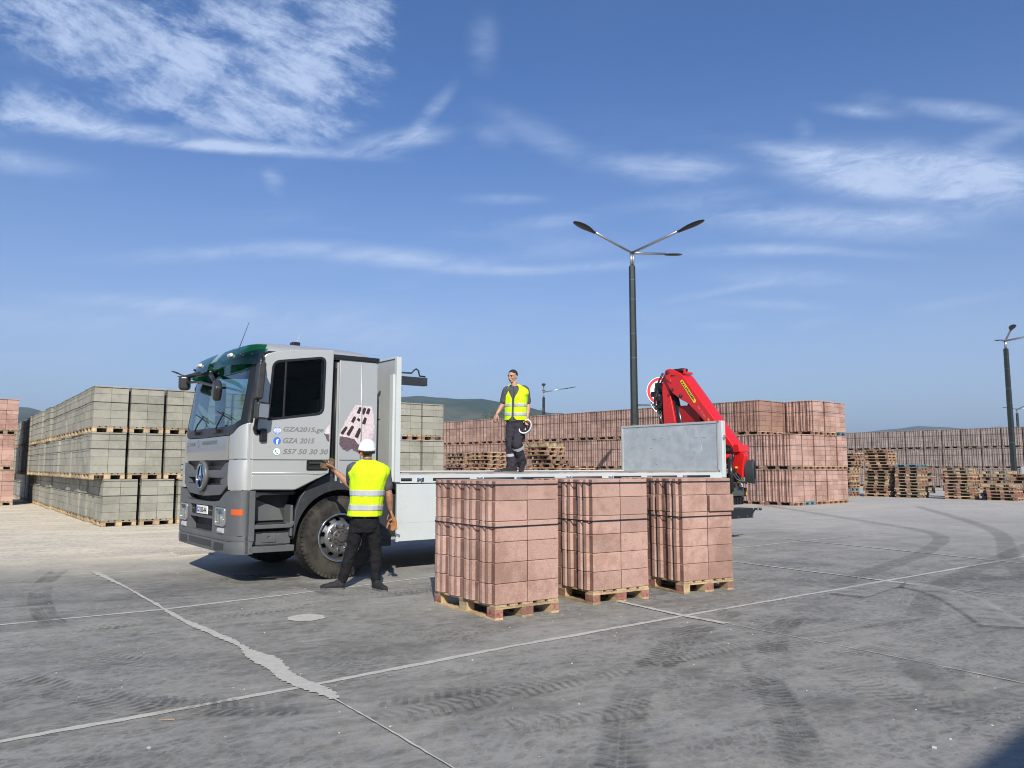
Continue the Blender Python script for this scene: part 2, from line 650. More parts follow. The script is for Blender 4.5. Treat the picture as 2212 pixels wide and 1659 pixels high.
WOODR = wood_material('pallet_wood_red_paint', (0.42, 0.30, 0.19), (0.27, 0.16, 0.11), (0.20, 0.04, 0.042))
WOODB = wood_material('pallet_wood_blue', (0.12, 0.20, 0.23), (0.10, 0.14, 0.15))
STRAP = simple('strap_plastic', (0.018, 0.016, 0.022), 0.4)


def ground_material():
    m, t, out = material('yard_concrete')
    p = t.node('ShaderNodeBsdfPrincipled')
    t.l.new(p.outputs[0], out.inputs[0])
    pos = t.node('ShaderNodeNewGeometry').outputs['Position']
    x, y, z = t.sep(pos)
    # dark, dusty and sanded areas: three colours
    big = t.noise(pos, 0.16, 4, 0.55, 0.5)
    mid = t.noise(pos, 1.1, 5, 0.65, 0.3)
    streakA = t.noise(t.mapping(pos, rot=(0, 0, radians(-27)), scale=(0.35, 5.0, 1)), 1.0, 6, 0.68, 0.5)
    streakB = t.noise(t.mapping(pos, rot=(0, 0, radians(-44)), scale=(0.22, 3.2, 1)), 1.0, 6, 0.7, 0.8)
    fine = t.noise(pos, 9.0, 6, 0.7)
    grit = t.noise(pos, 85.0, 3, 0.7)
    v = t.math('ADD', t.math('MULTIPLY', big, 0.26), t.math('MULTIPLY', mid, 0.24))
    v = t.math('ADD', v, t.math('MULTIPLY', streakA, 0.15))
    v = t.math('ADD', v, t.math('MULTIPLY', streakB, 0.13))
    v = t.math('ADD', v, t.math('MULTIPLY', fine, 0.12))
    mot = t.noise(t.mapping(pos, rot=(0, 0, radians(-20)), scale=(6.0, 12, 1)), 1.0, 8, 0.75, 0.4)
    v = t.math('ADD', v, t.math('MULTIPLY', mot, 0.24))
    base = t.mix(t.ramp(v, 0.48, 0.70), (0.118, 0.114, 0.101, 1), (0.335, 0.318, 0.282, 1))
    # pale dust further out in the yard, beige to the left
    far = t.ramp(t.math('ADD', y, t.math('MULTIPLY', mid, 6.0)), 13.0, 31.0)
    left = t.ramp(t.math('ADD', t.math('MULTIPLY', x, -1.0), t.math('ADD', t.math('MULTIPLY', y, 0.42), t.math('MULTIPLY', mid, 3.0))), 8.2, 14.5)
    base = t.mix(t.math('MULTIPLY', far, 0.72), base, (0.52, 0.485, 0.435, 1))
    base = t.mix(t.math('MULTIPLY', left, t.math('MULTIPLY', t.ramp(y, 9, 14), 0.85)), base, (0.74, 0.64, 0.475, 1))
    # overlapping tyre prints: two families of small lug marks
    def lugs(rot, sx, sy, lo, hi, amt, b):
        q = t.mapping(t.vmath('ADD', pos, t.vmath('SCALE', t.vmath('SUBTRACT', t.noise(pos, 0.7, 2, 0.5, 0, 1), (0.5, 0.5, 0.5)), None, 0.5)), rot=(0, 0, radians(rot)), scale=(sx, sy, 1))
        w = t.noise(q, 1.0, 2, 0.4, 0.2)
        k = t.ramp(t.noise(t.mapping(pos, rot=(0, 0, radians(rot)), scale=(0.35, 1.6, 1)), 1.0, 3, 0.6), 0.45, 0.6)
        return t.mix(t.math('MULTIPLY', t.math('MULTIPLY', t.ramp(w, lo, hi), k), amt), b, (0.27, 0.27, 0.262, 1))
    base = lugs(-30, 6.0, 15.0, 0.53, 0.56, 0.38, base)
    base = lugs(12, 13.0, 5.0, 0.55, 0.58, 0.36, base)
    base = lugs(-62, 5.0, 14.0, 0.54, 0.57, 0.30, base)
    wob = t.vmath('SCALE', t.vmath('SUBTRACT', t.noise(pos, 5.0, 3, 0.6, 0, 1), (0.5, 0.5, 0.5)), None, 0.14)
    pw = t.vmath('ADD', pos, wob)
    for (rt, sx_, sy_, sd_, am) in ((-33, 9.0, 17.0, 0.9, 0.55), (8, 15.0, 8.0, 1.3, 0.45)):
        vn = t.node('ShaderNodeTexVoronoi', feature='DISTANCE_TO_EDGE')
        t.put(vn.inputs['Vector'], t.mapping(pw, rot=(0, 0, radians(rt)), scale=(sx_, sy_, 1)))
        vn.inputs['Scale'].default_value = 1.0
        ln = t.ramp(vn.outputs['Distance'], 0.17, 0.03)
        mk = t.ramp(t.noise(t.mapping(pos, rot=(0, 0, radians(rt)), scale=(0.30, 1.1, 1), loc=(sd_, sd_ * 3, 0)), 1.0, 5, 0.65), 0.44, 0.60)
        base = t.mix(t.math('MULTIPLY', t.math('MULTIPLY', ln, mk), am), base, (0.30, 0.288, 0.258, 1))
    g = t.ramp(grit, 0.3, 0.7, 0.86, 1.14, False)
    base = t.mix(1.0, base, t.comb(g, g, g), 'MULTIPLY')
    fl = t.ramp(t.noise(pos, 22.0, 2, 0.5), 0.75, 0.78)
    base = t.mix(t.math('MULTIPLY', fl, 0.5), base, (0.42, 0.41, 0.38, 1))
    t.put(p.inputs['Base Color'], base)
    t.put(p.inputs['Roughness'], t.ramp(v, 0.4, 0.7, 0.62, 0.9))
    p.inputs['Specular IOR Level'].default_value = 0.35
    h = t.math('ADD', t.math('MULTIPLY', fine, 0.6), t.math('MULTIPLY', grit, 0.35))
    t.put(p.inputs['Normal'], t.bump(h, 0.30, 0.012))
    return m


def decal_material(name, col, amt=0.8, tread=None, edge=True, warp=1.0):
    """thin dust or wear lying on the concrete; uv.x across 0..1, uv.y along in metres"""
    m, t, out = material(name)
    p = t.node('ShaderNodeBsdfPrincipled')
    p.inputs['Roughness'].default_value = 0.9
    p.inputs['Specular IOR Level'].default_value = 0.3
    pos = t.node('ShaderNodeNewGeometry').outputs['Position']
    n = t.noise(pos, 14.0, 5, 0.7)
    f = t.ramp(n, 0.3, 0.7, 0.86, 1.14, False)
    t.put(p.inputs['Base Color'], t.mix(1.0, C4(col), t.comb(f, f, f), 'MULTIPLY'))
    tr = t.node('ShaderNodeBsdfTransparent')
    uv = t.node('ShaderNodeUVMap').outputs[0]
    u, v, _ = t.sep(uv)
    a = t.ramp(t.noise(pos, 4.0, 5, 0.7), 0.30, 0.58, 0.25, 1.0)
    if edge:
        e = t.math('MULTIPLY', t.ramp(u, 0.0, 0.12), t.ramp(u, 1.0, 0.88))
        a = t.math('MULTIPLY', a, e)
    if tread:
        ua = t.math('ABSOLUTE', t.math('SUBTRACT', u, 0.5))
        ph = t.math('ADD', t.math('MULTIPLY', v, tread), t.math('ADD', t.math('MULTIPLY', ua, 1.6), t.math('MULTIPLY', t.noise(pos, 6.0, 2, 0.5), 0.5)))
        w = t.math('FRACT', ph)
        a = t.math('MULTIPLY', a, t.math('ADD', t.math('MULTIPLY', t.math('MULTIPLY', t.ramp(w, 0.36, 0.41), t.ramp(w, 0.98, 0.93)), 0.85), 0.15))
        a = t.math('MULTIPLY', a, t.ramp(t.noise(pos, 1.4, 4, 0.6), 0.38, 0.6))
        a = t.math('MULTIPLY', a, t.ramp(t.noise(pos, 11.0, 4, 0.7), 0.30, 0.50))
        a = t.math('MULTIPLY', a, t.ramp(t.math('ABSOLUTE', t.math('SUBTRACT', ua, 0.07)), 0.0, 0.03, 0.3, 1.0))
    a = t.math('MULTIPLY', a, amt)
    mx = t.node('ShaderNodeMixShader')
    t.put(mx.inputs[0], a)
    t.l.new(tr.outputs[0], mx.inputs[1])
    t.l.new(p.outputs[0], mx.inputs[2])
    t.l.new(mx.outputs[0], out.inputs[0])
    return m


# ------------------------------------------------------------------ ground
def grid_ground():
    ring = [0, 8, 16, 30, 60, 120, 300, 900, 2500, 9000]
    me = MB()
    n = 32
    me.v.append((0, 12, 0))
    for r in ring[1:]:
        for j in range(n):
            a = 2 * pi * j / n
            me.v.append((r * cos(a), 12 + r * sin(a), 0))
    for j in range(n):
        me.f.append((0, 1 + j, 1 + (j + 1) % n)); me.mi.append(0)
    for i in range(len(ring) - 2):
        for j in range(n):
            a = 1 + i * n + j; b = 1 + i * n + (j + 1) % n
            me.f.append((a, a + n, b + n, b)); me.mi.append(0)
    o = me.build('ground', ground_material())
    tag(o, 'grey dusty concrete yard floor crossed by joints and tyre prints', kind='structure')


grid_ground()

JOINT = decal_material('joint_filler', (0.44, 0.42, 0.375), 1.0, edge=False)
# solid filler: no see-through
for nd in JOINT.node_tree.nodes:
    if nd.type == 'MIX_SHADER':
        for l in list(nd.inputs[0].links): JOINT.node_tree.links.remove(l)
        nd.inputs[0].default_value = 1.0
STRIP_Z = [0.004]


def strip(name, pts, widths, mat, label, jag=0.0, z=None, step=0.06, kind='structure', wob=0.0):
    """irregular flat strip along world points"""
    if z is None: z = STRIP_Z[0]
    P = [Vector((p[0], p[1], 0)) for p in pts]
    ws = widths if isinstance(widths, (list, tuple)) else [widths] * len(P)
    line = []
    for i in range(len(P) - 1):
        L = (P[i + 1] - P[i]).length
        k = max(1, int(L / step))
        for j in range(k):
            tt = j / k
            line.append((P[i].lerp(P[i + 1], tt), ws[i] * (1 - tt) + ws[i + 1] * tt))
    line.append((P[-1], ws[-1]))
    me = bpy.data.meshes.new(name)
    vs = []; fs = []; uvs = []
    s = 0.0
    rn = random.Random(len(line) * 7 + int(P[0].x * 100))
    for i, (p, w) in enumerate(line):
        a = line[max(0, i - 1)][0]; b = line[min(len(line) - 1, i + 1)][0]
        if i: s += (p - line[i - 1][0]).length
        d = (b - a).normalized()
        nrm = Vector((-d.y, d.x, 0))
        j1 = 1 + jag * (rn.random() - 0.5) * 2 + wob * noise.noise(Vector((s * 1.5, 3.1, P[0].x)))
        j2 = 1 + jag * (rn.random() - 0.5) * 2 + wob * noise.noise(Vector((s * 1.5, 9.1, P[0].x)))
        sh = nrm * (w * 0.25 * wob * noise.noise(Vector((s * 0.8, 5.0, P[0].y))))
        l = p + sh + nrm * w / 2 * j1; r = p + sh - nrm * w / 2 * j2
        vs += [(l.x, l.y, z), (r.x, r.y, z)]
        uvs.append(s)
    for i in range(len(line) - 1):
        fs.append((2 * i, 2 * i + 1, 2 * i + 3, 2 * i + 2))
    me.from_pydata(vs, [], fs)
    ul = me.uv_layers.new(name='UVMap')
    for poly in me.polygons:
        for li in poly.loop_indices:
            vi = me.loops[li].vertex_index
            ul.data[li].uv = (float(vi % 2), uvs[vi // 2])
    o = mesh_obj(name, me, None, mat=mat)
    tag(o, label, kind=kind)
    return o


G = lambda *a: ground_at(*a)
strip('joint_line', [G(-300, 1655), G(0, 1603), G(640, 1487), G(1100, 1398), G(1480, 1330), G(1960, 1247), G(2212, 1203), G(2600, 1140)], 0.062, JOINT,
      'pale filled joint line crossing the whole foreground from left to right', 0.22, 0.004, wob=0.5)
strip('joint_line', [G(-700, 1430), G(-200, 1372), G(0, 1350), G(345, 1318), G(700, 1275), G(1000, 1238)], 0.055, JOINT,
      'pale joint line passing under the feet of the worker beside the truck', 0.25, 0.004, wob=0.6)
strip('joint_line', [G(205, 1236), G(280, 1274), G(345, 1310)], [0.10, 0.025, 0.05], JOINT, 'thin left end of the joint line that leads towards the truck', 0.4, 0.008, wob=0.6)
strip('joint_line', [G(345, 1310), G(380, 1330), G(440, 1362), G(520, 1400), G(560, 1426), G(640, 1470), G(690, 1496), G(722, 1512)],
      [0.03, 0.07, 0.075, 0.10, 0.12, 0.10, 0.13, 0.10], JOINT, 'wide ragged band of pale filler in the left foreground', 0.26, 0.008, 0.022, wob=1.6)
strip('joint_line', [G(718, 1510), G(850, 1586), G(1100, 1735)], 0.012, JOINT, 'hairline joint running out of the bottom of the foreground', 0.5, 0.012, wob=0.8)
strip('joint_line', [G(1250, 1279), G(1345, 1302), G(1470, 1330), G(1570, 1348)], [0.05, 0.06, 0.07, 0.09], JOINT, 'pale joint line starting under the middle pallet of pink blocks', 0.3, 0.008, wob=0.6)
strip('joint_line', [G(1570, 1348), G(1880, 1409), G(2250, 1485)], 0.010, JOINT, 'hairline joint across the right foreground', 0.5, 0.008, wob=0.8)
strip('joint_line', [G(1560, 1211), G(1800, 1241), G(1981, 1264)], [0.05, 0.055, 0.085], JOINT, 'pale joint line right of the three pallets of pink blocks', 0.3, 0.008, wob=0.6)
strip('joint_line', [G(1981, 1264), G(2250, 1296)], 0.02, JOINT, 'hairline continuation of the joint near the right edge', 0.4, 0.008, wob=0.6)
strip('joint_line', [G(1680, 1163), G(1950, 1190), G(2300, 1227)], 0.055, JOINT, 'pale joint line far out in the yard on the right', 0.3, 0.008, wob=0.6)
strip('joint_line', [G(1560, 1187), G(1740, 1168), G(1900, 1152)], 0.05, JOINT, 'short pale joint line beyond the right hand pink pallet', 0.3, 0.004, wob=0.6)


def blotch(cx, cy, rx, ry, mat, label, rot=0.0, n=40, z=0.006, rag=0.08, name='dust_patch'):
    rn = random.Random(int(cx * 77))
    vs = [(cx, cy, z)]
    for i in range(n):
        a = 2 * pi * i / n
        k = 1 + rag * (rn.random() - 0.5) * 2
        px, py = rx * k * cos(a), ry * k * sin(a)
        vs.append((cx + px * cos(rot) - py * sin(rot), cy + px * sin(rot) + py * cos(rot), z))
    me = bpy.data.meshes.new(name)
    me.from_pydata(vs, [], [(0, 1 + i, 1 + (i + 1) % n) for i in range(n)])
    me.uv_layers.new(name='UVMap')
    return tag(mesh_obj(name, me, None, mat=mat), label, kind='structure')


p = G(662, 1335)
blotch(p.x, p.y, 0.185, 0.185, JOINT, 'round pale patch of filler on the ground near the first pallet')
PUDDLE = decal_material('damp_spot', (0.05, 0.05, 0.05), 0.9, edge=False)
DUST = decal_material('dust', (0.36, 0.355, 0.335), 0.5)
TREADD = decal_material('tread_dark', (0.10, 0.098, 0.09), 0.62, tread=14.0)
TREADL = decal_material('tread_light', (0.32, 0.305, 0.272), 0.42, tread=14.0)
SKID = decal_material('skid_dark', (0.15, 0.147, 0.138), 0.26)
R3 = lambda x, y: G(.5 * x, 1124.6 + .5 * y)
R4 = lambda x, y: G(1106 + .5 * x, 1124.6 + .5 * y)


def smooth_path(pts, k=6):
    out = []
    P = [pts[0]] + list(pts) + [pts[-1]]
    for i in range(1, len(P) - 2):
        for j in range(k):
            t_ = j / k
            a, b, c, d = P[i - 1], P[i], P[i + 1], P[i + 2]
            out.append(0.5 * ((2 * b) + (c - a) * t_ + (2 * a - 5 * b + 4 * c - d) * t_ ** 2 + (3 * b - a - 3 * c + d) * t_ ** 3))
    out.append(P[-2])
    return out


tracks = [
    ([R3(215, 205), R3(140, 260), R3(115, 330), R3(135, 430), R3(215, 520), R3(400, 585), R3(690, 622)], 0.30, TREADL, 'curved pale tyre print at the left edge of the yard'),
    ([R3(260, 215), R3(190, 270), R3(170, 330), R3(185, 400), R3(230, 450)], 0.26, TREADD, 'curved dark tyre print at the left edge of the yard'),
    ([R4(620, 620), R4(530, 740), R4(490, 860), R4(480, 1000), R4(470, 1200)], 0.30, TREADD, 'dark lugged tyre print in the middle foreground'),
    ([R4(1040, 600), R4(1120, 720), R4(1200, 860), R4(1270, 1020), R4(1300, 1180)], 0.26, TREADD, 'dark lugged tyre print right of the middle foreground'),
    ([R4(980, 380), R4(760, 500), R4(620, 640)], 0.32, TREADD, 'dark tyre print curving below the crossing joints'),
    ([R4(1290, 380), R4(1190, 450), R4(1130, 540), R4(1160, 640)], 0.28, TREADD, 'short dark tyre print right of the crossing joints'),
    ([R4(2260, 100), R4(2080, 180), R4(1900, 260), R4(1810, 340), R4(1780, 420)], 0.34, SKID, 'dark curved skid mark near the right edge'),
    ([R4(1000, -80), R4(1500, 0), R4(1830, 60), R4(1800, 130), R4(1650, 190), R4(1400, 270)], 0.34, SKID, 'dark sweeping skid mark in the far yard on the right'),
    ([R4(1750, -60), R4(1960, 0), R4(2110, 60), R4(2150, 150), R4(2230, 250)], 0.36, SKID, 'second dark sweeping skid mark at the far right'),
    ([R4(1230, 520), R4(1340, 620), R4(1560, 720), R4(1800, 790), R4(2100, 850)], 0.34, TREADL, 'pale tyre print sweeping through the right foreground'),
    ([R4(0, 900), R4(400, 850), R4(900, 740), R4(1400, 600), R4(2250, 430)], 0.30, TREADL, 'long pale tyre print across the right foreground'),
    ([R4(-900, 930), R4(-300, 820), R4(300, 690), R4(900, 560), R4(1600, 440), R4(2250, 340)], 0.30, TREADL, 'long pale tyre print parallel to the main joint'),
    ([R4(1450, 330), R4(1650, 280), R4(1900, 330), R4(2150, 470)], 0.5, DUST, 'scuffed pale dust on the right of the yard'),
    ([R4(1760, 610), R4(1780, 660), R4(1890, 740)], 0.30, SKID, 'short dark scuff in the right foreground'),
    ([R3(60, 700), R3(500, 790), R3(1000, 820), R3(1500, 800), R3(2100, 730)], 0.34, TREADD, 'dark tyre print across the left foreground'),
    ([R3(300, 480), R3(700, 440), R3(1100, 400), R3(1500, 350), R3(1800, 310)], 0.30, TREADL, 'pale tyre print before the truck'),
    ([R3(900, 260), R3(1200, 250), R3(1500, 330), R3(1900, 300)], 0.24, TREADD, 'dark tyre print leading under the truck'),
]
for i, (pts, w_, mt, lb) in enumerate(tracks):
    strip('tyre_mark', smooth_path(pts), w_, mt, lb, 0.0, 0.016 + 0.001 * i, 0.12)
for (x, y, s, r) in ((1390, 805, 0.20, 0.5), (1850, 672, 0.26, 0.4)):
    p = R4(x, y)
    o = blotch(p.x, p.y, s * 1.25, s * 0.8, SKID, 'dark rectangular scuff on the concrete at lower right' if x < 1500 else 'dark slanted scuff on the concrete at right', r, 5, 0.035, 0.1, 'scuff_mark')
for (x, y) in ((575, 1253), (560, 1249)):
    p = G(x, y)
    blotch(p.x, p.y, 0.14, 0.06, PUDDLE, 'small damp spot in front of the truck tyre', 0.3, 16, 0.036 + 0.001 * (x % 3), 0.5, 'damp_spot')

# crumbs of broken concrete
rn = random.Random(3)
cr = MB()
for i in range(420):
    X = rn.uniform(-9, 9); Y = rn.uniform(3.4, 14)
    s = rn.uniform(0.002, 0.0065) * (1.8 if rn.random() < 0.05 else 1)
    M = Matrix.Translation((X, Y, s * 0.4)) @ Matrix.Rotation(rn.uniform(0, 6), 4, 'Z')
    cr.box(-s, s, -s * rn.uniform(.4, 1), s * rn.uniform(.4, 1), -s * 0.4, s * 0.4, M)
o = cr.build('concrete_crumbs', simple('crumb', (0.48, 0.46, 0.42), 0.9))
tag(o, 'tiny crumbs of broken concrete scattered over the yard floor', 'rubble', kind='stuff')
# wood splinter on the ground
p = R3(722, 864)
sp_ = MB().box(-0.045, 0.045, -0.004, 0.003, 0, 0.005)
tag(sp_.build('wood_splinter', WOOD, loc=(p.x, p.y, 0.004), rot=(0, 0, 0.15)), 'thin pale wood splinter lying in the left foreground', 'splinter')

# drain grate, left of the truck
p = G(415, 1196)
gr = MB()
uy = radians(38)
for k in range(9):
    gr.box(-0.25 + k * 0.06, -0.222 + k * 0.06, -0.30, 0.30, 0, 0.02)
gr.box(-0.27, 0.27, -0.33, -0.30, 0, 0.021); gr.box(-0.27, 0.27, 0.30, 0.33, 0, 0.021)
tag(gr.build('drain_grate', simple('grate_dusty', (0.42, 0.38, 0.31), 0.9), loc=(p.x, p.y, 0.0), rot=(0, 0, uy)), 'dusty slotted drain grate in the ground just left of the truck nose', 'grate')

# ------------------------------------------------------------------ hills
def hills():
    m, t, out = material('hill_scrub')
    p = t.node('ShaderNodeBsdfPrincipled')
    t.l.new(p.outputs[0], out.inputs[0])
    pos = t.node('ShaderNodeNewGeometry').outputs['Position']
    a = t.noise(pos, 0.006, 6, 0.65)
    b = t.noise(pos, 0.05, 5, 0.7)
    col = t.mix(t.ramp(a, 0.42, 0.58), (0.028, 0.048, 0.022, 1), (0.10, 0.095, 0.055, 1))
    col = t.mix(t.ramp(b, 0.45, 0.6), col, (0.035, 0.06, 0.025, 1))
    t.put(p.inputs['Base Color'], col)
    p.inputs['Roughness'].default_value = 0.95
    p.inputs['Specular IOR Level'].default_value = 0.1
    D = 1500.0
    keys = [(-900, 880), (-300, 872), (20, 878), (60, 880), (100, 890), (180, 893), (300, 895), (500, 892), (700, 880), (820, 868), (864, 864), (905, 860), (950, 865), (990, 868),
            (1035, 866), (1075, 872), (1130, 884), (1200, 894), (1290, 908), (1380, 930), (1500, 950), (1650, 950), (1800, 940), (1850, 936), (1935, 934), (1990, 928),
            (2060, 927), (2125, 926), (2155, 921), (2190, 927), (2300, 930), (2600, 920), (3200, 930)]

    def hh(px):
        for i in range(len(keys) - 1):
            if keys[i][0] <= px <= keys[i + 1][0]:
                k = (px - keys[i][0]) / (keys[i + 1][0] - keys[i][0])
                k = k * k * (3 - 2 * k)
                return keys[i][1] * (1 - k) + keys[i + 1][1] * k
        return 930
    nx, ny = 260, 16
    vs = []; fs = []
    for i in range(nx + 1):
        px = -900 + 4100 * i / nx
        r = ray(px, hh(px))
        far = 1.0 if px < 1450 else 1.6
        top = CAM_H + r.z / r.y * D * far
        X = r.x / r.y
        for j in range(ny + 1):
            k = j / ny
            depth = (D * far) * (0.55 + 0.9 * k)
            prof = max(0.0, 1 - abs((k - 0.5) / 0.5) ** 1.6)
            z = top * prof * (1 if j != ny // 2 else 1)
            if 0 < j < ny and j != ny // 2:
                z += noise.noise(Vector((X * 9, k * 5, 0))) * top * 0.16 * prof
            vs.append((X * depth, depth, z - (1 if j in (0, ny) else 0)))
    for i in range(nx):
        for j in range(ny):
            a = i * (ny + 1) + j
            fs.append((a, a + ny + 1, a + ny + 2, a + 1))
    me = bpy.data.meshes.new('hills')
    me.from_pydata(vs, [], fs)
    me.polygons.foreach_set('use_smooth', [True] * len(fs))
    o = mesh_obj('hills', me, None, mat=m)
    tag(o, 'low scrubby green hills on the horizon behind the block rows', kind='structure')


hills()

# ------------------------------------------------------------------ air
def haze():
    m, t, out = material('air')
    v = t.node('ShaderNodeVolumePrincipled')
    v.inputs['Color'].default_value = (0.62, 0.80, 1.0, 1)
    v.inputs['Density'].default_value = HAZE_DENSITY
    v.inputs['Anisotropy'].default_value = 0.2
    t.l.new(v.outputs[0], out.inputs[1])
    o = MB().box(-6000, 6000, -6000, 6000, -1.0, 230).build('haze', m)
    tag(o, 'thin pale blue air over the yard and the hills', kind='stuff')


HAZE_DENSITY = 0.00030
haze()

# ------------------------------------------------------------------ blocks and pallets
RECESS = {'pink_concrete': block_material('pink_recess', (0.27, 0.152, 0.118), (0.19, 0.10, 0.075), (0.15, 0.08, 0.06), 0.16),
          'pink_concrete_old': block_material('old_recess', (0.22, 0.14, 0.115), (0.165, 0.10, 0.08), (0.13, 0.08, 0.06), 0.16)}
BL, BT, BH = 0.390, 0.297, 0.1965          # block: along u, along v, height


def block_mesh(name, mat, ribs=True, L=BL, T=BT, H=BH, chamfer=0.0055):
    """a hollow-wall block: smooth long face, ribbed end faces (outer -x end and +x end)"""
    if ribs:
        prof = [(0.0, 0.0), (0.062, 0.0), (0.078, -0.030), (0.128, -0.030), (0.130, 0.004), (0.174, 0.004), (0.190, -0.030), (0.236, -0.030), (0.238, 0.002), (T, 0.0)]
        left = [(x, y) for y, x in prof]
        right = [(L - max(0.0, -x) * 0 , y) for y, x in reversed(prof)]
        right = [(L, T), (L, 0.0)]
        outline = left + right          # (x, y)
    else:
        outline = [(0, 0), (0, T * 0.5 - 0.004), (0.004, T * 0.5), (0, T * 0.5 + 0.004), (0, T), (L, T), (L, 0)]
    mb = MB()
    c = chamfer
    n = len(outline)
    # shrink top and bottom ring a little: soft worn edges
    cx = sum(a for a, b in outline) / n; cy = sum(b for a, b in outline) / n
    rings = []
    for (z, k) in ((0, c), (c, 0), (H - c, 0), (H, c)):
        rings.append([(a + (k if a < cx else -k), b + (k if b < cy else -k), z) for a, b in outline])
    for r in rings: mb.v.extend(r)
    for i in range(3):
        for j in range(n):
            a = i * n + j; b = i * n + (j + 1) % n
            mb.f.append((a, b, b + n, a + n)); mb.mi.append(0)
    mb.f.append(tuple(range(n))[::-1]); mb.mi.append(0)
    mb.f.append(tuple(range(3 * n, 4 * n))); mb.mi.append(0)
    me = mb.mesh(name)
    me.materials.append(mat)
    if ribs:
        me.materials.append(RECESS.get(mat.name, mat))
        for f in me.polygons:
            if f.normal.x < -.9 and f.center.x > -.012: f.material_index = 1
    return me


def grid_mesh(name, mat, cells, ribs, L=BL, T=BT, H=BH, rowh=None):
    """many blocks joined: cells = list of (x, y, z)"""
    src = block_mesh('tmp', mat, ribs, L, T, H)
    vs = [tuple(v.co) for v in src.vertices]
    fs = [tuple(p.vertices) for p in src.polygons]
    mb = MB()
    for (x, y, z) in cells:
        mb.add([(a + x, b + y, c + z) for a, b, c in vs], fs)
    me = mb.mesh(name, recalc=False)
    me.materials.append(mat)
    bpy.data.meshes.remove(src)
    return me


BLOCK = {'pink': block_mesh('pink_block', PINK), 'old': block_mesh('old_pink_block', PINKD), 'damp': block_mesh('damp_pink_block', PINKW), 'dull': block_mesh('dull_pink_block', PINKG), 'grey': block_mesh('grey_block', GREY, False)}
GRID_CACHE = {}

# pallet 1.2 along y, 0.8 along x, 0.144 high
PW_, PL_ = 0.80, 1.20


def board(x0, x1, y0, y1, z0, z1, mats, name):
    me = MB().box(x0, x1, y0, y1, z0, z1).mesh(name)
    for m in mats: me.materials.append(m)
    return me


DECK_X = [(0, .145), (.179, .279), (.3275, .4725), (.521, .621), (.655, .80)]
CROSS_Y = [(0, .145), (.5275, .6725), (1.055, 1.20)]
BLK_X = [(0, .10), (.3275, .4725), (.70, .80)]


def far_pallet_meshes(wood, red, tagname):
    d = MB()
    for a, b in DECK_X: d.box(a, b, 0, 1.2, .122, .144)
    for a, b in CROSS_Y: d.box(.001, .799, a, b, .100, .1218)
    s = MB()
    for a, b in BLK_X:
        for c, e in CROSS_Y: s.box(a + .001, b - .001, c + .001, e - .001, .022, .100)
    k = MB()
    for a, b in BLK_X: k.box(a, b, 0, 1.2, 0, .0218)
    out = []
    for mb, nm, mt in ((d, 'deck_boards', wood), (s, 'spacer_blocks', red), (k, 'skids', wood)):
        me = mb.mesh(tagname + nm, recalc=False)
        me.materials.append(mt)
        out.append((nm, me))
    return out


FARP = {'warm': far_pallet_meshes(WOOD, WOODR, 'a_'), 'grey': far_pallet_meshes(WOODG, WOODR, 'b_'), 'bare': far_pallet_meshes(WOODG, WOOD, 'd_'), 'blue': far_pallet_meshes(WOODB, WOODB, 'c_')}
JOINP = {}
for k_, lst in FARP.items():
    mb = MB()
    mats = []
    for i, (nm, me) in enumerate(lst):
        mb.add([tuple(v.co) for v in me.vertices], [tuple(p.vertices) for p in me.polygons], 1 if nm == 'spacer_blocks' else 0)
    me = mb.mesh('joined_pallet_' + k_, recalc=False)
    me.materials.append(lst[0][1].materials[0]); me.materials.append(lst[1][1].materials[0])
    JOINP[k_] = me

# ----- strap
STRAP_ME = {}


def strap_mesh(w, d):
    key = (round(w, 3), round(d, 3))
    if key in STRAP_ME: return STRAP_ME[key]
    e = 0.0035
    mb = MB()
    ring = [(0.0, -0.003), (w, -0.003), (w, d), (0.0, d), (-0.031, d - 0.062), (-0.031, 0.076)]
    n = len(ring)
    out = []
    for i, p in enumerate(ring):
        q = Vector((p[0] - w * .5, p[1] - d * .5)).normalized() * 0.004
        out.append((p[0] + q.x, p[1] + q.y))
    vs = [(a, b, z) for z in (0, .015) for a, b in ring] + [(a, b, z) for z in (0, .015) for a, b in out]
    fs = []
    for i in range(n):
        j = (i + 1) % n
        fs += [(2 * n + i, 2 * n + j, 3 * n + j, 3 * n + i), (i, n + i, n + j, j), (i, j, 2 * n + j, 2 * n + i), (n + i, 3 * n + i, 3 * n + j, n + j)]
    mb.add(vs, fs)
    me = mb.mesh('strap')
    me.materials.append(STRAP)
    STRAP_ME[key] = me
    return me


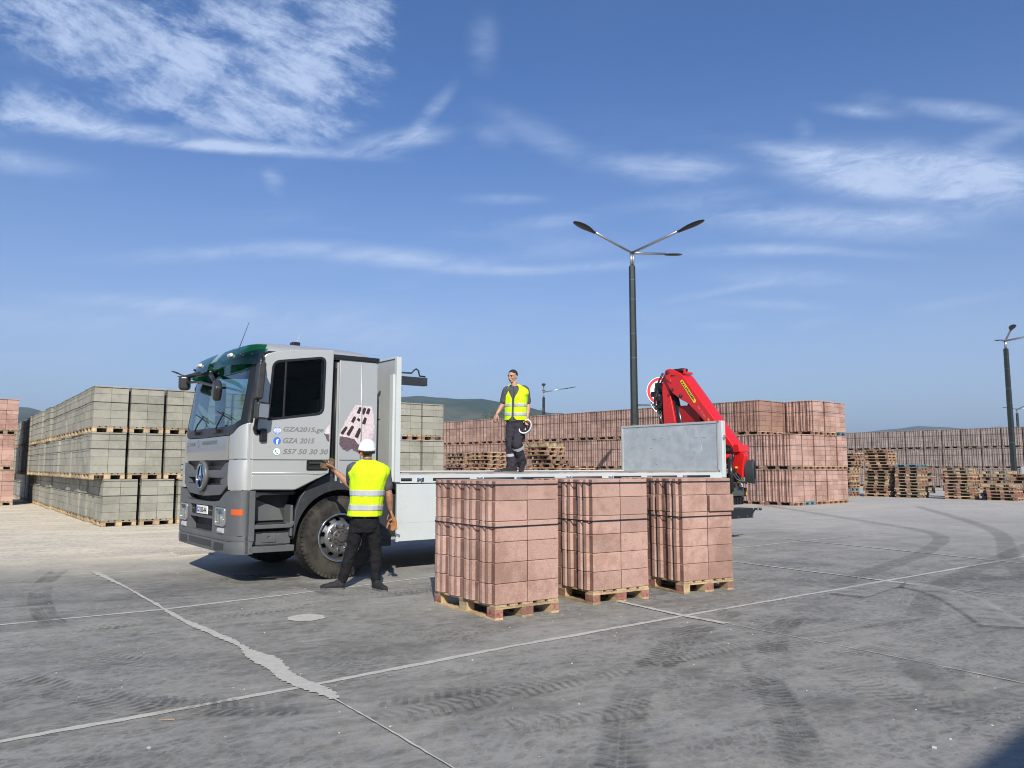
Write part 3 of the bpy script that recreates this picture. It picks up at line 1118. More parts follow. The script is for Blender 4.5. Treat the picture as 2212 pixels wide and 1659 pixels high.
def pack(origin, yaw, rows, kind, label, group, z0=0.0, vface=True, uface=True, pal='warm', rowh=0.203, palh=0.144, seed=0, scale=1.0,
         straps=True, close=False, shift=None, ribs=True):
    """a strapped pallet load of blocks: near corner at origin, short side along u, long side along v"""
    rn_ = random.Random(seed * 13 + 5)
    root = empty('block_pallet', (origin[0], origin[1], z0), yaw, label, 'block pallet', group)
    # pallet
    if close:
        cb = MB()
        for a, b in CROSS_Y: cb.box(.002, .798, a, b, .100, .1218)
        pr = cb.build('pallet', WOOD, root)
        for i, (a, b) in enumerate(DECK_X):
            dz = rn_.uniform(-.001, .0)
            mb = MB().box(a + rn_.uniform(0, .006), b - rn_.uniform(0, .006), rn_.uniform(-.008, .004), 1.2 + rn_.uniform(-.006, .006), .122, .144 + dz)
            mb.build('deck_board', WOOD, pr, bevel=.002, seg=1)
        for i, (a, b) in enumerate(BLK_X):
            for j, (c, e) in enumerate(CROSS_Y):
                mb = MB()
                mb.box(a + .0012, b - .0012, c + .0012, e - .0012, .022, .0998)
                o = mb.build('spacer_block', [WOOD, WOODR], pr)
                for f in o.data.polygons:
                    n_ = f.normal
                    outer = (i == 0 and n_.x < -.5) or (i == 2 and n_.x > .5) or (j == 0 and n_.y < -.5) or (j == 2 and n_.y > .5)
                    f.material_index = 1 if outer and rn_.random() < 0.92 else 0
            mb = MB().box(a, b, rn_.uniform(-.004, .004), 1.2, 0, .0218)
            mb.build('skid', WOOD, pr, bevel=.002, seg=1)
    else:
        o = mesh_obj('pallet', JOINP[pal], root)
        o.scale = (1, 1, palh / 0.144)
    # blocks
    bme = BLOCK[kind]
    hz = rowh / 0.2
    singles = set()
    for k in range(rows):
        if vface:
            for j in range(4): singles.add((0, j, k))
        if uface:
            for i in range(2): singles.add((i, 0, k))
        if close and k == rows - 1:
            for i in range(2):
                for j in range(4): singles.add((i, j, k))
    rest = []
    for i in range(2):
        for j in range(4):
            for k in range(rows):
                x = i * 0.398 + 0.003; y = j * 0.3005; z = palh + k * rowh + 0.001
                if (i, j, k) in singles or close:
                    b = bpy.data.objects.new('block', bme)
                    dx = rn_.uniform(-.003, .003); dy = rn_.uniform(-.0018, .0018) if j or not uface else rn_.uniform(-.003, .003)
                    if shift and (i, j, k) in shift:
                        dx += shift[(i, j, k)][0]; dy += shift[(i, j, k)][1]
                    b.location = (x + dx, y + dy, z)
                    b.scale = (1, 1, hz)
                    b.rotation_euler = (0, 0, rn_.uniform(-.004, .004))
                    COL.objects.link(b)
                    b.parent = root
                else:
                    rest.append((x, y, z / 1.0))
    if rest:
        key = (kind, rows, vface, uface, round(rowh, 3), round(palh, 3))
        if key not in GRID_CACHE:
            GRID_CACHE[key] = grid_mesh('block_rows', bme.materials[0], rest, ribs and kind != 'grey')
        o = mesh_obj('block_rows', GRID_CACHE[key], root)
        o['kind'] = 'stuff'
    if straps:
        top = palh + rows * rowh
        for zz in (top - 0.052, top - rowh * (2.25 if rows == 6 else 2.0) - 0.012):
            o = mesh_obj('strap', strap_mesh(0.795, 1.203), root)
            o.location = (0, 0, zz)
    return root


U = lambda deg: Vector((cos(radians(deg)), sin(radians(deg)), 0))
V = lambda deg: Vector((-sin(radians(deg)), cos(radians(deg)), 0))

# the three pallets in front of the truck
G3 = 'three pallet loads of pink blocks standing in front of the truck bed'
c1 = ground_at(1068.7, 1341.5); c2 = ground_at(1281.5, 1307); c3 = ground_at(1477.2, 1284.1)
pack(c1, radians(35), 6, 'pink', 'strapped pallet of pink blocks nearest to the worker, leftmost of the three', G3, close=True, seed=1)
pack(c2, radians(31.5), 6, 'pink', 'strapped pallet of pink blocks standing in the middle of the three', G3, close=True, seed=2)
pack(c3, radians(29), 6, 'pink', 'strapped pallet of pink blocks with one block sticking out, rightmost of the three', G3, close=True, seed=3,
     shift={(1, 0, 4): (0.016, -0.03), (0, 0, 4): (-0.004, -0.003), (0, 1, 4): (-.012, 0), (0, 2, 4): (-.01, 0)})

ORD = ['first', 'second', 'third', 'fourth', 'fifth', 'sixth', 'seventh', 'eighth', 'ninth', 'tenth', 'eleventh', 'twelfth', 'thirteenth', 'fourteenth',
       'fifteenth', 'sixteenth', 'seventeenth', 'eighteenth', 'nineteenth', 'twentieth', 'twenty-first', 'twenty-second', 'twenty-third', 'twenty-fourth',
       'twenty-fifth', 'twenty-sixth', 'twenty-seventh', 'twenty-eighth', 'twenty-ninth', 'thirtieth']
TIER = ['bottom', 'middle', 'top']
RH, PH = 0.206, 0.15
TH6 = 6 * RH + PH
TH5 = 5 * RH + PH

# long pink row behind the truck, its end facing us with five stacks
PY = 39
PO = ground_at(1713, 1093.5)
pu, pv = U(PY), V(PY)
rn = random.Random(11)
GP = 'pallets of pink blocks piled in the long row behind the truck'
WV = V(41)
sd = 100
for i in range(18):
    for tr in range(3):
        sd += 1
        q = PO + WV * (i * 1.262 + rn.uniform(-.02, .02)) + pu * (rn.uniform(-.02, .02) - 0.012 * i)
        if tr == 2 and i == 0: continue            # the top of the near corner is set back
        if i == 0: lb = 'pink ribbed blocks on pallet at the long row\'s near corner, %s tier' % TIER[tr]
        else: lb = 'pink ribbed blocks, %s tier, %s pallet back from the long row\'s near corner' % (TIER[tr], ORD[i])
        pal = rn.choice(['warm', 'warm', 'grey', 'grey'])
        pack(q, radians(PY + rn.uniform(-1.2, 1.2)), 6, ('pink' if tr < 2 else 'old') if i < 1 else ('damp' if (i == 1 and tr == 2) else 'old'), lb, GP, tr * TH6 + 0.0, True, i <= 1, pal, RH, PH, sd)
GE = 'pallets of pink blocks piled in the end stacks of the long pink row'
for i in range(1, 5):
    for tr in range(3):
        sd += 1
        q = PO + pu * (i * 0.862) + pv * rn.uniform(-.02, .03)
        if tr == 2 and i == 1: continue
        lb = 'pink blocks on pallet, %s tier, %s stack from left in the row\'s flat end' % (TIER[tr], ORD[i])
        pack(q, radians(PY + rn.uniform(-.5, .5)), 6, 'pink', lb, GE, tr * TH6, tr == 2 and i == 2, True, 'blue' if (tr, i) in ((0, 1), (2, 4)) else 'warm', RH, PH, sd)
# top tier: the corner is set back by one pallet, damp dark blocks show there
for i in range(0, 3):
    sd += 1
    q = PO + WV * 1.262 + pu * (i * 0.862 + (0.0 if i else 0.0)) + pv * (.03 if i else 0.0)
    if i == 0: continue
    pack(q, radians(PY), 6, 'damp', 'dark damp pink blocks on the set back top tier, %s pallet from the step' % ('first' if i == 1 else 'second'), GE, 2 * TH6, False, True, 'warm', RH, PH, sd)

# grey pile on the left, its front facing us and a long side running away
GY = 37
GO = ground_at(218.6, 1139)
gu, gv = U(GY), V(GY)
GG = 'pallets of grey blocks in the front of the grey pile'
for i in range(12):
    for tr in range(3):
        sd += 1
        off = gu * (-0.32 if tr else 0.0)
        q = GO + off + gu * (i * (0.865 if tr else 0.885) + rn.uniform(-.012, .012)) + gv * (rn.uniform(-.03, .03) + (0.02 if tr else 0))
        if i == 0: lb = 'grey blocks on pallet at the near corner of the grey pile, %s tier' % TIER[tr]
        else: lb = 'grey blocks on pallet, %s tier, %s from near corner along the grey front' % (TIER[tr], ORD[i])
        pack(q, radians(GY + rn.uniform(-.6, .6)), 5, 'grey', lb, GG, tr * TH5, i == 0, True, 'bare' if i < 8 else 'warm', RH, PH, sd)
GS = 'pallets of grey blocks along the side of the grey pile'
for i in range(1, 28):
    for tr in range(3):
        sd += 1
        off = gu * (-0.32 if tr else 0.0)
        q = GO + off + gv * (i * 1.25 + rn.uniform(-.02, .02)) + gu * (rn.uniform(-.04, .04) + (0.02 if tr == 0 else 0.05))
        if i >= 25 and tr == 2: continue
        lb = 'grey blocks on pallet, %s tier, %s back along the grey pile\'s receding side' % (TIER[tr], ORD[i])
        pack(q, radians(GY + rn.uniform(-1.2, 1.2)), 5, 'grey', lb, GS, tr * TH5, i < 5, False, 'bare', RH, PH, sd)

# second row close behind the front of the grey pile (seen through the gaps)
for i in range(1, 12):
    for tr in range(3):
        sd += 1
        q = GO + gu * (i * 0.875 - 0.15) + gv * 1.30
        pack(q, radians(GY), 5, 'grey', 'grey blocks behind the grey front row, %s tier, %s from near corner' % (TIER[tr], ORD[i]), 'grey block pallets in the hidden second row', tr * TH5, False, False, 'bare', RH, PH, sd, straps=False)

# pink pile at the left edge
LO = ground_at(27, 1091.5)
GL = 'pallets of pink blocks stacked at the left edge of the picture'
for i in range(3):
    for j in range(3):
        for tr in range(3):
            if i == 0 or j == 0 :
                sd += 1
                q = LO - gu * (0.80 + i * 0.87) + gv * (j * 1.27) + gu * (0.0 if tr == 0 else -0.06 * (tr % 2) )
                place = ['outermost', 'second', 'third'][i]
                lb = 'pink blocks at left edge, %s tier, %s column from the dark alley, %s' % (TIER[tr], place, 'front' if j == 0 else '%s row back' % ORD[j])
                pack(q, radians(GY), 6, 'pink', lb, GL, tr * TH6, False, j == 0, 'bare', RH, PH, sd)

# far row of old pink blocks on the right
FO = Vector((32.9, 53.0, 0)) - V(39) * (4.2 + 5 * 1.275)
GF = 'pallets of dull pink blocks in the far row at the right'
for i in range(21):
    for tr in range(3):
        sd += 1
        q = FO + V(39) * (i * 1.275) + U(39) * rn.uniform(-.03, .03)
        lb = 'dull pink blocks in the far right row, %s tier, %s pallet from right' % (TIER[tr], ORD[i])
        pack(q, radians(39 + rn.uniform(-.8, .8)), 6, 'dull', lb, GF, tr * TH6, tr > 0, False, 'grey', RH, PH, sd)

# ------------------------------------------------------------------ empty pallets
def empty_stack(cx, cy, yaw, n, what, group, seed, slack=0.05, breaks=()):
    rn_ = random.Random(seed)
    z = 0.0
    dx = dy = 0.0
    for k in range(n):
        if k in breaks:
            dx += breaks[k][0]; dy += breaks[k][1]
        r = rn_.uniform(-slack, slack) * 0.9
        kind = rn_.choice(['warm', 'warm', 'grey', 'grey', 'bare'] + (['blue'] if rn_.random() < .18 else []))
        posn = 'bottom' if k == 0 else ('topmost' if k == n - 1 else ORD[k] + ' from the ground')
        if n > 6 and k == n - 2: posn = 'second from the top'
        flip = rn_.random() < 0.12
        root = empty('wooden_pallet', (cx + dx + rn_.uniform(-slack, slack), cy + dy + rn_.uniform(-slack, slack), z + (0.144 if flip else 0)), yaw + r,
                     'empty wooden pallet, %s in the %s' % (posn, what), 'pallet', group)
        if flip:
            root.rotation_euler = (pi, 0, yaw + r)
            root.location = root.location + Vector((-sin(yaw) * 1.2, cos(yaw) * 1.2, 0))
        for nm, me in FARP[kind]:
            mesh_obj(nm, me, root)['kind'] = 'stuff'
        z += 0.146


GR = 'stacks of empty pallets on the right of the yard'
GB = 'stacks of empty pallets behind the truck bed'
Y4 = radians(41)
empty_stack(19.6, 37.4, Y4, 11, 'neat stack before the tallest one', GR, 21, 0.035)
empty_stack(18.55, 38.6, Y4 - .05, 16, 'tallest leaning stack', GR, 22, 0.05, {9: (0.18, -0.1), 12: (-.1, 0.05)})
empty_stack(16.9, 38.8, Y4, 15, 'messy stack behind the pink corner', GR, 23, 0.09, {8: (.15, .1), 11: (.1, -.1)})
empty_stack(20.95, 35.5, Y4 + .03, 10, 'neat stack in the middle right', GR, 24, 0.035)
empty_stack(21.95, 34.0, Y4, 5, 'low stack before the lamp post', GR, 25, 0.03)
empty_stack(22.4, 35.1, Y4 + .1, 9, 'loose stack behind the low one', GR, 26, 0.07)
empty_stack(21.2, 39.6, Y4 + .3, 10, 'weathered heap between the neat stacks', GR, 27, 0.16)
empty_stack(22.0, 37.8, Y4 - .3, 8, 'shaded heap in the middle right', GR, 28, 0.14)
empty_stack(23.6, 35.0, Y4 - .2, 8, 'heap at the right edge', GR, 29, 0.08)
empty_stack(20.1, 40.6, Y4 + .2, 9, 'dark heap behind the tallest stack', GR, 30, 0.14)
b = at(1186, 1020, 27.0); empty_stack(b.x, 27.0, Y4, 16, 'pale stack right of the man', GB, 31, 0.06, {8: (.1, .05), 13: (-.12, 0)})
b = at(1057, 1020, 28.5); empty_stack(b.x, 28.5, Y4, 14, 'pale stack left of the man', GB, 32, 0.05)
b = at(1003, 1020, 30.5); empty_stack(b.x, 30.5, Y4, 14, 'stack beside the grey pile', GB, 33, 0.06)
b = at(1210, 1020, 25.6); empty_stack(b.x, 25.6, Y4, 10, 'low stack before the pale stack', GB, 34, 0.05)
b = at(1250, 1020, 27.2); empty_stack(b.x, 27.2, Y4, 10, 'low stack nearest the tailboard', GB, 35, 0.05)

# ------------------------------------------------------------------ lamps
POST = simple('post_paint', (0.022, 0.028, 0.026), 0.45, 0.2, 0.12)
GALV = simple('galvanised', (0.40, 0.41, 0.41), 0.35, 0.8, 0.15)
LEDW = simple('lamp_lens', (0.30, 0.29, 0.27), 0.3)


BANDM = simple('post_seam', (0.10, 0.11, 0.105), 0.5)


def street_lamp(x, y, label, group, H=8.54, s=1.0, yaw=0.0, lean=(0, 0)):
    root = empty('street_lamp', (x, y, 0), yaw, label, 'street lamp', group)
    root.rotation_euler = (lean[0], lean[1], yaw)
    mb = MB()
    mb.tube([(0, 0, 0.02), (0, 0, H - 0.47)], [0.135 * s, 0.105 * s], 6)
    mb.build('post', POST, root, bevel=0.006, seg=2)
    for zz in (0.35, 0.62, 0.72, 0.86, 0.94):
        MB().tube([(0, 0, (H - .47) * zz), (0, 0, (H - .47) * zz + 0.015)], (0.1362 - 0.03 * zz) * s, 6).build('band', BANDM, root)
    mb = MB()
    mb.tube([(-0.03, 0, H - 0.475), (-0.03, 0, H)], 0.038 * s, 10)
    mb.tube([(0.04, 0.01, H - 0.475), (0.04, 0.01, H)], 0.038 * s, 10)
    mb.build('neck', GALV, root, smooth=True)
    mb = MB().box(-0.2, 0.2, -0.2, 0.2, 0, 0.025)
    mb.build('base_plate', POST, root)
    for (ax, ay) in ((-0.62, -0.785), (0.785, -0.62), (0.62, 0.785)):
        d = Vector((ax, ay, 0))
        L = 1.84; rise = 0.29
        a = MB().tube([Vector((0, 0, H - 0.02)) + d * 0.03, Vector((0, 0, H + rise)) + d * L], 0.042 * s, 10)
        arm = a.build('arm', GALV, root, smooth=True)
        # lamp head, flat and leaf shaped
        hb = MB()
        e = (d * 1 + Vector((0, 0, rise / L))).normalized()
        sd_ = Vector((-d.y, d.x, 0))
        up = e.cross(sd_) * -1
        o0 = Vector((0, 0, H + rise)) + d * L
        prof = [(0.0, .06, .05), (.12, .07, .055), (.25, .12, .05), (.45, .165, .05), (.65, .17, .045), (.85, .13, .035), (.95, .06, .02)]
        k0 = len(hb.v)
        n_ = 12
        for (tt, w_, h_) in prof:
            for j in range(n_):
                an = 2 * pi * j / n_
                pz = sin(an)
                hb.v.append(tuple(o0 + e * tt + sd_ * cos(an) * w_ + up * (pz * h_ if pz > 0 else pz * h_ * 0.35)))
        for i in range(len(prof) - 1):
            for j in range(n_):
                a_ = i * n_ + j; b_ = i * n_ + (j + 1) % n_
                hb.f.append((a_, b_, b_ + n_, a_ + n_)); hb.mi.append(0)
        hb.f.append(tuple(range(n_))[::-1]); hb.f.append(tuple((len(prof) - 1) * n_ + j for j in range(n_))); hb.mi += [0, 0]
        hd = hb.build('lamp_head', POST, root, smooth=True)
        for tt in (.40, .58, .74):
            lb_ = MB()
            Mx = Matrix((sd_, e, up)).transposed()
            lb_.sphere(tuple(o0 + e * tt - up * 0.017), (0.05, 0.055, 0.012), 10, 5, Mx)
            lb_.build('lens', LEDW, hd, smooth=True)
    return root


LG = 'tall street lamps with three arms'
L1 = at(1372.5, 1008, 25.0)
street_lamp(L1.x, 25.0, 'tall dark street lamp with three arms rising behind the red crane', LG, 8.54, 1.0, radians(-9))
L2 = at(2190, 1008, 43.0)
street_lamp(L2.x, 43.0, 'dark street lamp behind the empty pallets at the right edge', LG, 8.54, 1.25, 0.25)
L3 = at(1175, 1008, 66.0)
street_lamp(L3.x, 66.0, 'small distant street lamp above the pink row, right of the man on the bed', LG, 7.85, 1.2, radians(36))
L4 = at(2205, 1008, 88.0)
street_lamp(L4.x, 88.0, 'most distant street lamp at the right edge of the picture', LG, 8.0, 1.3, 0.6)
L5 = at(418, 1008, 58.0)
street_lamp(L5.x, 58.0, 'street lamp behind the grey pile, mostly hidden by the truck mirror', LG, 7.9, 1.5, 0.4)

# white cabinet by the right lamp
cb = empty('electric_cabinet', (L2.x + 0.25, 42.3, 0), radians(20), 'white metal cabinet at the foot of the right hand lamp post', 'cabinet')
WHITE = simple('white_enamel', (0.72, 0.73, 0.68), 0.5)
MB().box(-.24, .24, -.15, .15, .35, 1.5).build('cabinet_body', WHITE, cb, bevel=.01)
MB().box(-.22, .22, -.165, -.152, .4, 1.46).build('door', WHITE, cb)
MB().box(-.2, .2, -.12, .12, 0, .35).build('plinth', GALV, cb)

# round no-lorries sign on a bracket from the main lamp post
RED = simple('sign_red', (0.62, 0.02, 0.03), 0.4)
SWHITE = simple('sign_white', (0.80, 0.80, 0.80), 0.4)
SBLACK = simple('sign_black', (0.012, 0.012, 0.012), 0.5)
sg = empty('traffic_sign', (L1.x, 24.8, 0), 0, 'round red rimmed traffic sign showing a black lorry, beside the lamp post and crane', 'sign')
sz = at(1428, 845, 24.8); sr = 0.465
dx = sz.x - L1.x
MB().lathe([(0, -0.004), (sr, -0.004), (sr, 0.004), (0, 0.004)], (dx, 0, sz.z), 'y', 48).build('sign_plate', SWHITE, sg)
MB().lathe([(sr * 0.76, -0.007), (sr * 0.955, -0.007), (sr * 0.955, -0.0045), (sr * 0.76, -0.0045)], (dx, 0, sz.z), 'y', 48, True).build('red_ring', RED, sg)
lo = MB()
for q in ([(-.22, -.10), (.05, -.10), (.05, .10), (-.22, .10)], [(.07, -.10), (.2, -.10), (.2, .0), (.15, .07), (.07, .07)]):
    lo.prism([(dx + a, sz.z + b_) for a, b_ in q], -.008, -.0046, 'y')
for cx in (-.14, .13):
    lo.lathe([(0, -.009), (.045, -.009), (.045, -.0046), (0, -.0046)], (dx + cx, 0, sz.z - .12), 'y', 16)
lo.build('lorry_symbol', SBLACK, sg)
MB().tube([(0.1, .12, sz.z - .44), (dx + .5, .12, sz.z - .44)], .035, 8).build('bracket', GALV, sg, smooth=True)
MB().tube([(dx, .06, sz.z - .55), (dx, .06, sz.z + .3)], .03, 8).build('sign_post', GALV, sg, smooth=True)

# ------------------------------------------------------------------ tree behind the row
def far_tree(x, y, z, r, label, seed=1, n=2600):
    root = empty('tree', (x, y, 0), 0, label, 'tree')
    rn_ = random.Random(seed)
    bark = simple('bark', (0.10, 0.075, 0.05), 0.9)
    t_ = MB()
    t_.tube([(0, 0, 0), (0.1, 0, z * 0.5), (0.0, 0.1, z - r * 0.3)], [0.16, 0.11, 0.06], 7)
    for k in range(9):
        a = k * 2.4
        t_.tube([(0.05, 0, z * (0.55 + .03 * k)), (cos(a) * r * .5, sin(a) * r * .5, z + rn_.uniform(-.3, .1) * r), (cos(a) * r * .95, sin(a) * r * .95, z + r * rn_.uniform(-.1, .5))], [0.05, .03, .012], 5)
    t_.build('trunk', bark, root)
    m, t, out = material('olive_leaves')
    p = t.node('ShaderNodeBsdfPrincipled'); t.l.new(p.outputs[0], out.inputs[0])
    pos = t.node('ShaderNodeNewGeometry').outputs['Position']
    t.put(p.inputs['Base Color'], t.mix(t.ramp(t.noise(pos, 3.0, 3, .6), .4, .6), (0.055, 0.07, 0.03, 1), (0.13, 0.13, 0.07, 1)))
    p.inputs['Roughness'].default_value = 0.8
    lf = MB()
    cl = [(rn_.gauss(0, .55) * r, rn_.gauss(0, .55) * r, rn_.gauss(0, .33) * r) for _ in range(26)]
    for i in range(n):
        c = rn_.choice(cl)
        q = Vector((c[0] + rn_.gauss(0, .16) * r, c[1] + rn_.gauss(0, .16) * r, z + c[2] + rn_.gauss(0, .14) * r))
        s = rn_.uniform(.03, .075)
        M = Matrix.Translation(q) @ Matrix.Rotation(rn_.uniform(0, 6), 4, 'Z') @ Matrix.Rotation(rn_.uniform(0, 3), 4, 'X')
        lf.add([M @ Vector(v) for v in ((-s, 0, 0), (0, -s * .4, 0), (s, 0, 0), (0, s * .4, 0))], [(0, 1, 2, 3)])
    lf.build('crown', m, root)


tp = at(1085, 893, 52)
far_tree(tp.x, 52, 4.45, 1.25, 'dark scrubby tree seen over the pink row, left behind the man on the bed', 4)
tp = at(1146, 896, 54)
far_tree(tp.x, 54, 4.9, 0.8, 'small bare twigged tree just right of the man on the bed', 9, 700)

# ------------------------------------------------------------------ unseen building added behind the camera to shade the lower right
s1, s2 = ground_at(2086, 1659), ground_at(2212, 1567)
dd = (s2 - s1).normalized()
back = Vector((0.13, -0.9915, 0)) * (6.0 / math.tan(SUN_EL))
e0 = s1 + back
bd = empty('shadow_caster', (e0.x, e0.y, 0), atan2(dd.y, dd.x), 'plain unseen building behind the photographer, added to cast the shadow at lower right', 'building')
bd.location = (e0.x, e0.y, 0)
WALLM = simple('caster_render', (0.55, 0.53, 0.48), 0.85)
MB().box(-1.6, 7, -7.0, 0, 0, 5.8).build('wall', WALLM, bd)
MB().box(-1.6, 7, -7.0, 0.0, 5.81, 6.0).build('roof', GALV, bd)
for k in range(2):
    w_ = MB().box(1 + 3 * k, 2.4 + 3 * k, .01, .05, 1.2, 2.6).build('window', simple('caster_glass', (.05, .07, .09), .1), bd)
# ------------------------------------------------------------------ truck
def paint(name, col, metal=0.55, rough=0.34, coat=0.5, var=0.012):
    m, t, out = material(name)
    p = t.node('ShaderNodeBsdfPrincipled'); t.l.new(p.outputs[0], out.inputs[0])
    pos = t.node('ShaderNodeNewGeometry').outputs['Position']
    n = t.noise(pos, 2.5, 5, .6)
    f = t.ramp(n, .3, .7, 1 - var, 1 + var, False)
    z = t.sep(pos)[2]
    dirt = t.math('MULTIPLY', t.ramp(t.math('ADD', z, t.math('MULTIPLY', t.noise(pos, 7, 5, .7), 0.9)), 1.9, 1.0), 0.06)
    col = t.mix(1.0, C4(col), t.comb(f, f, f), 'MULTIPLY')
    t.put(p.inputs['Base Color'], t.mix(dirt, col, (0.36, 0.34, 0.30, 1)))
    p.inputs['Metallic'].default_value = metal
    t.put(p.inputs['Roughness'], t.ramp(t.noise(pos, 12, 4, .6), .3, .7, rough * .97, rough * 1.04, False))
    p.inputs['Coat Weight'].default_value = coat
    p.inputs['Coat Roughness'].default_value = 0.06
    return m


SILVER = paint('silver_paint', (0.47, 0.475, 0.455), 0.42, 0.36, 0.25)
HOOD = paint('hood_paint', (0.30, 0.30, 0.29), 0.45, 0.30, 0.6)
PLAST = simple('grey_plastic', (0.092, 0.096, 0.099), 0.48, 0, 0.06, 4, 0.05, 200, dirt=0.25, dirt_col=(0.2, 0.195, 0.18))
PLASTD = simple('dark_plastic', (0.024, 0.027, 0.031), 0.5, 0, 0.1, 4, dirt=0.25, dirt_col=(0.12, 0.115, 0.10))
BLACK = simple('black_rubber_trim', (0.012, 0.012, 0.013), 0.35, 0, 0.1)
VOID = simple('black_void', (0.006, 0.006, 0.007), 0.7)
CHROME = simple('chrome', (0.72, 0.73, 0.75), 0.10, 1.0, 0.03)
STEEL = simple('wheel_steel', (0.25, 0.25, 0.25), 0.36, 0.8, 0.15, 14, dirt=0.5, dirt_col=(0.12, 0.10, 0.08))
ORANGE = simple('orange_lens', (0.55, 0.10, 0.02), 0.25)
WBODY = simple('bed_white', (0.50, 0.53, 0.52), 0.42, 0, 0.04, 3, dirt=0.3, dirt_col=(0.45, 0.44, 0.40))
ALU = simple('aluminium_board', (0.47, 0.515, 0.535), 0.45, 0.35, 0.18, 4.5, 0.05, 30, dirt=0.35, dirt_col=(0.45, 0.44, 0.42))
HEADB = simple('headboard_grey', (0.42, 0.43, 0.42), 0.5, 0.1, 0.05, 3)
TEXTC = simple('lettering_grey', (0.17, 0.175, 0.17), 0.5)


def tyre_material():
    m, t, out = material('tyre_rubber')
    p = t.node('ShaderNodeBsdfPrincipled'); t.l.new(p.outputs[0], out.inputs[0])
    pos = t.node('ShaderNodeNewGeometry').outputs['Position']
    d = t.ramp(t.noise(pos, 5, 6, .7), .35, .65)
    t.put(p.inputs['Base Color'], t.mix(d, (0.016, 0.0145, 0.013, 1), (0.052, 0.046, 0.038, 1)))
    p.inputs['Roughness'].default_value = 0.85
    p.inputs['Specular IOR Level'].default_value = 0.3
    return m


TYRE = tyre_material()


def glass_material(name, tint, refl=0.16, dens=0.6):
    m, t, out = material(name)
    tr = t.node('ShaderNodeBsdfTransparent'); tr.inputs[0].default_value = C4(tint)
    gl = t.node('ShaderNodeBsdfGlossy'); gl.inputs[0].default_value = (0.9, 0.95, 1, 1); gl.inputs[1].default_value = 0.015
    lw = t.node('ShaderNodeLayerWeight')
    fz = t.math('POWER', lw.outputs[1], 4.5)
    mx = t.node('ShaderNodeMixShader')
    t.put(mx.inputs[0], t.math('ADD', t.math('MULTIPLY', fz, 0.75), refl * 0.5))
    t.l.new(tr.outputs[0], mx.inputs[1]); t.l.new(gl.outputs[0], mx.inputs[2]); t.l.new(mx.outputs[0], out.inputs[0])
    return m


GLASS = glass_material('windscreen_glass', (0.75, 0.85, 0.85), 0.12)
GLASSD = glass_material('door_glass', (0.42, 0.50, 0.50), 0.05)
VISOR = glass_material('green_visor', (0.10, 0.46, 0.24), 0.10)
LAMPG = glass_material('lamp_glass', (0.92, 0.94, 0.95), 0.15)

TANG = 38
TR = empty('truck', (-2.373, 10.617, 0), radians(TANG), 'silver flatbed truck with open lettered door, block picture and red crane at its tail', 'truck')
W = 2.60                                     # cab width
MIDY = W / 2


def fx(v, z=1.0):
    """front face of the cab: x at lateral place v and height z"""
    k = abs((v - MIDY) / MIDY)
    kk = min(1.0, max(0.0, (k - 0.80) / 0.20))
    x = -1.345 + 0.028 * k * k + 0.135 * (1 - sqrt(max(0.0, 1 - kk * kk)))
    if z > 2.0: x += (z - 2.0) * 0.15
    return x


def front_patch(name, v0, v1, lo, hi, off, mat, parent, thick=0.02, nv=36, nz=6, bulge=0.0, bevel=0.0):
    """piece of bodywork wrapped on the curved front; lo(v), hi(v) give its lower and upper edge"""
    mb = MB()
    F = lo if callable(lo) else (lambda v: lo)
    H_ = hi if callable(hi) else (lambda v: hi)
    for side_ in (0, 1):
        for i in range(nv + 1):
            v = v0 + (v1 - v0) * i / nv
            for j in range(nz + 1):
                z = F(v) + (H_(v) - F(v)) * j / nz
                b = bulge * (1 - (2 * j / nz - 1) ** 2)
                mb.v.append((fx(v, z) - off - b + side_ * thick, v, z))
    n1 = (nv + 1) * (nz + 1)
    for i in range(nv):
        for j in range(nz):
            a = i * (nz + 1) + j
            q = (a, a + 1, a + nz + 2, a + nz + 1)
            mb.f.append(q); mb.mi.append(0)
            mb.f.append(tuple(x + n1 for x in q[::-1])); mb.mi.append(0)
    def edge(idx):
        for a, b in zip(idx[:-1], idx[1:]):
            mb.f.append((a, b, b + n1, a + n1)); mb.mi.append(0)
    edge([i * (nz + 1) for i in range(nv + 1)])
    edge([i * (nz + 1) + nz for i in range(nv + 1)])
    edge(list(range(nz + 1)))
    edge([nv * (nz + 1) + j for j in range(nz + 1)])
    o = mb.build(name, mat, parent, angle=40)
    if bevel: add_bevel(o, bevel, 2)
    return o


def interp(pts):
    def f(v):
        if v <= pts[0][0]: return pts[0][1]
        for (a, b), (c, d) in zip(pts[:-1], pts[1:]):
            if v <= c:
                return b + (d - b) * (v - a) / (c - a)
        return pts[-1][1]
    return f


# --- cab shell: far side, back wall, floor, jambs, roof
CX = 0.585                                   # back of cab
far_out = [(-1.19, 1.2), (-.5, 1.2), (-.2, 1.4), (.1, 1.45), (CX, 1.3), (CX, 3.0), (-1.05, 3.0), (-1.13, 2.75), (-1.19, 2.05)]
far_win = round_poly([(-1.02, 2.12), (-.92, 2.86), (-.22, 2.92), (-.26, 2.2)], .08)
plate('cab_side_wall', far_out, [far_win], 0.05, SILVER, TR, 'xz', W - .05, .006)
plate('window', [(x, z) for x, z in far_win], [], .006, GLASS, TR, 'xz', W - .03, .001)
MB().box(CX - .04, CX, .03, W - .052, 1.2, 3.0).build('cab_back_wall', SILVER, TR, bevel=.015)
MB().box(-1.15, CX - .042, .08, W - .06, 1.2, 1.26).build('cab_floor', VOID, TR)
INT = simple('interior_trim', (0.10, 0.105, 0.11), 0.7)
MB().box(CX - .06, CX - .045, .08, W - .06, 1.26, 2.95).build('interior_panel', INT, TR)
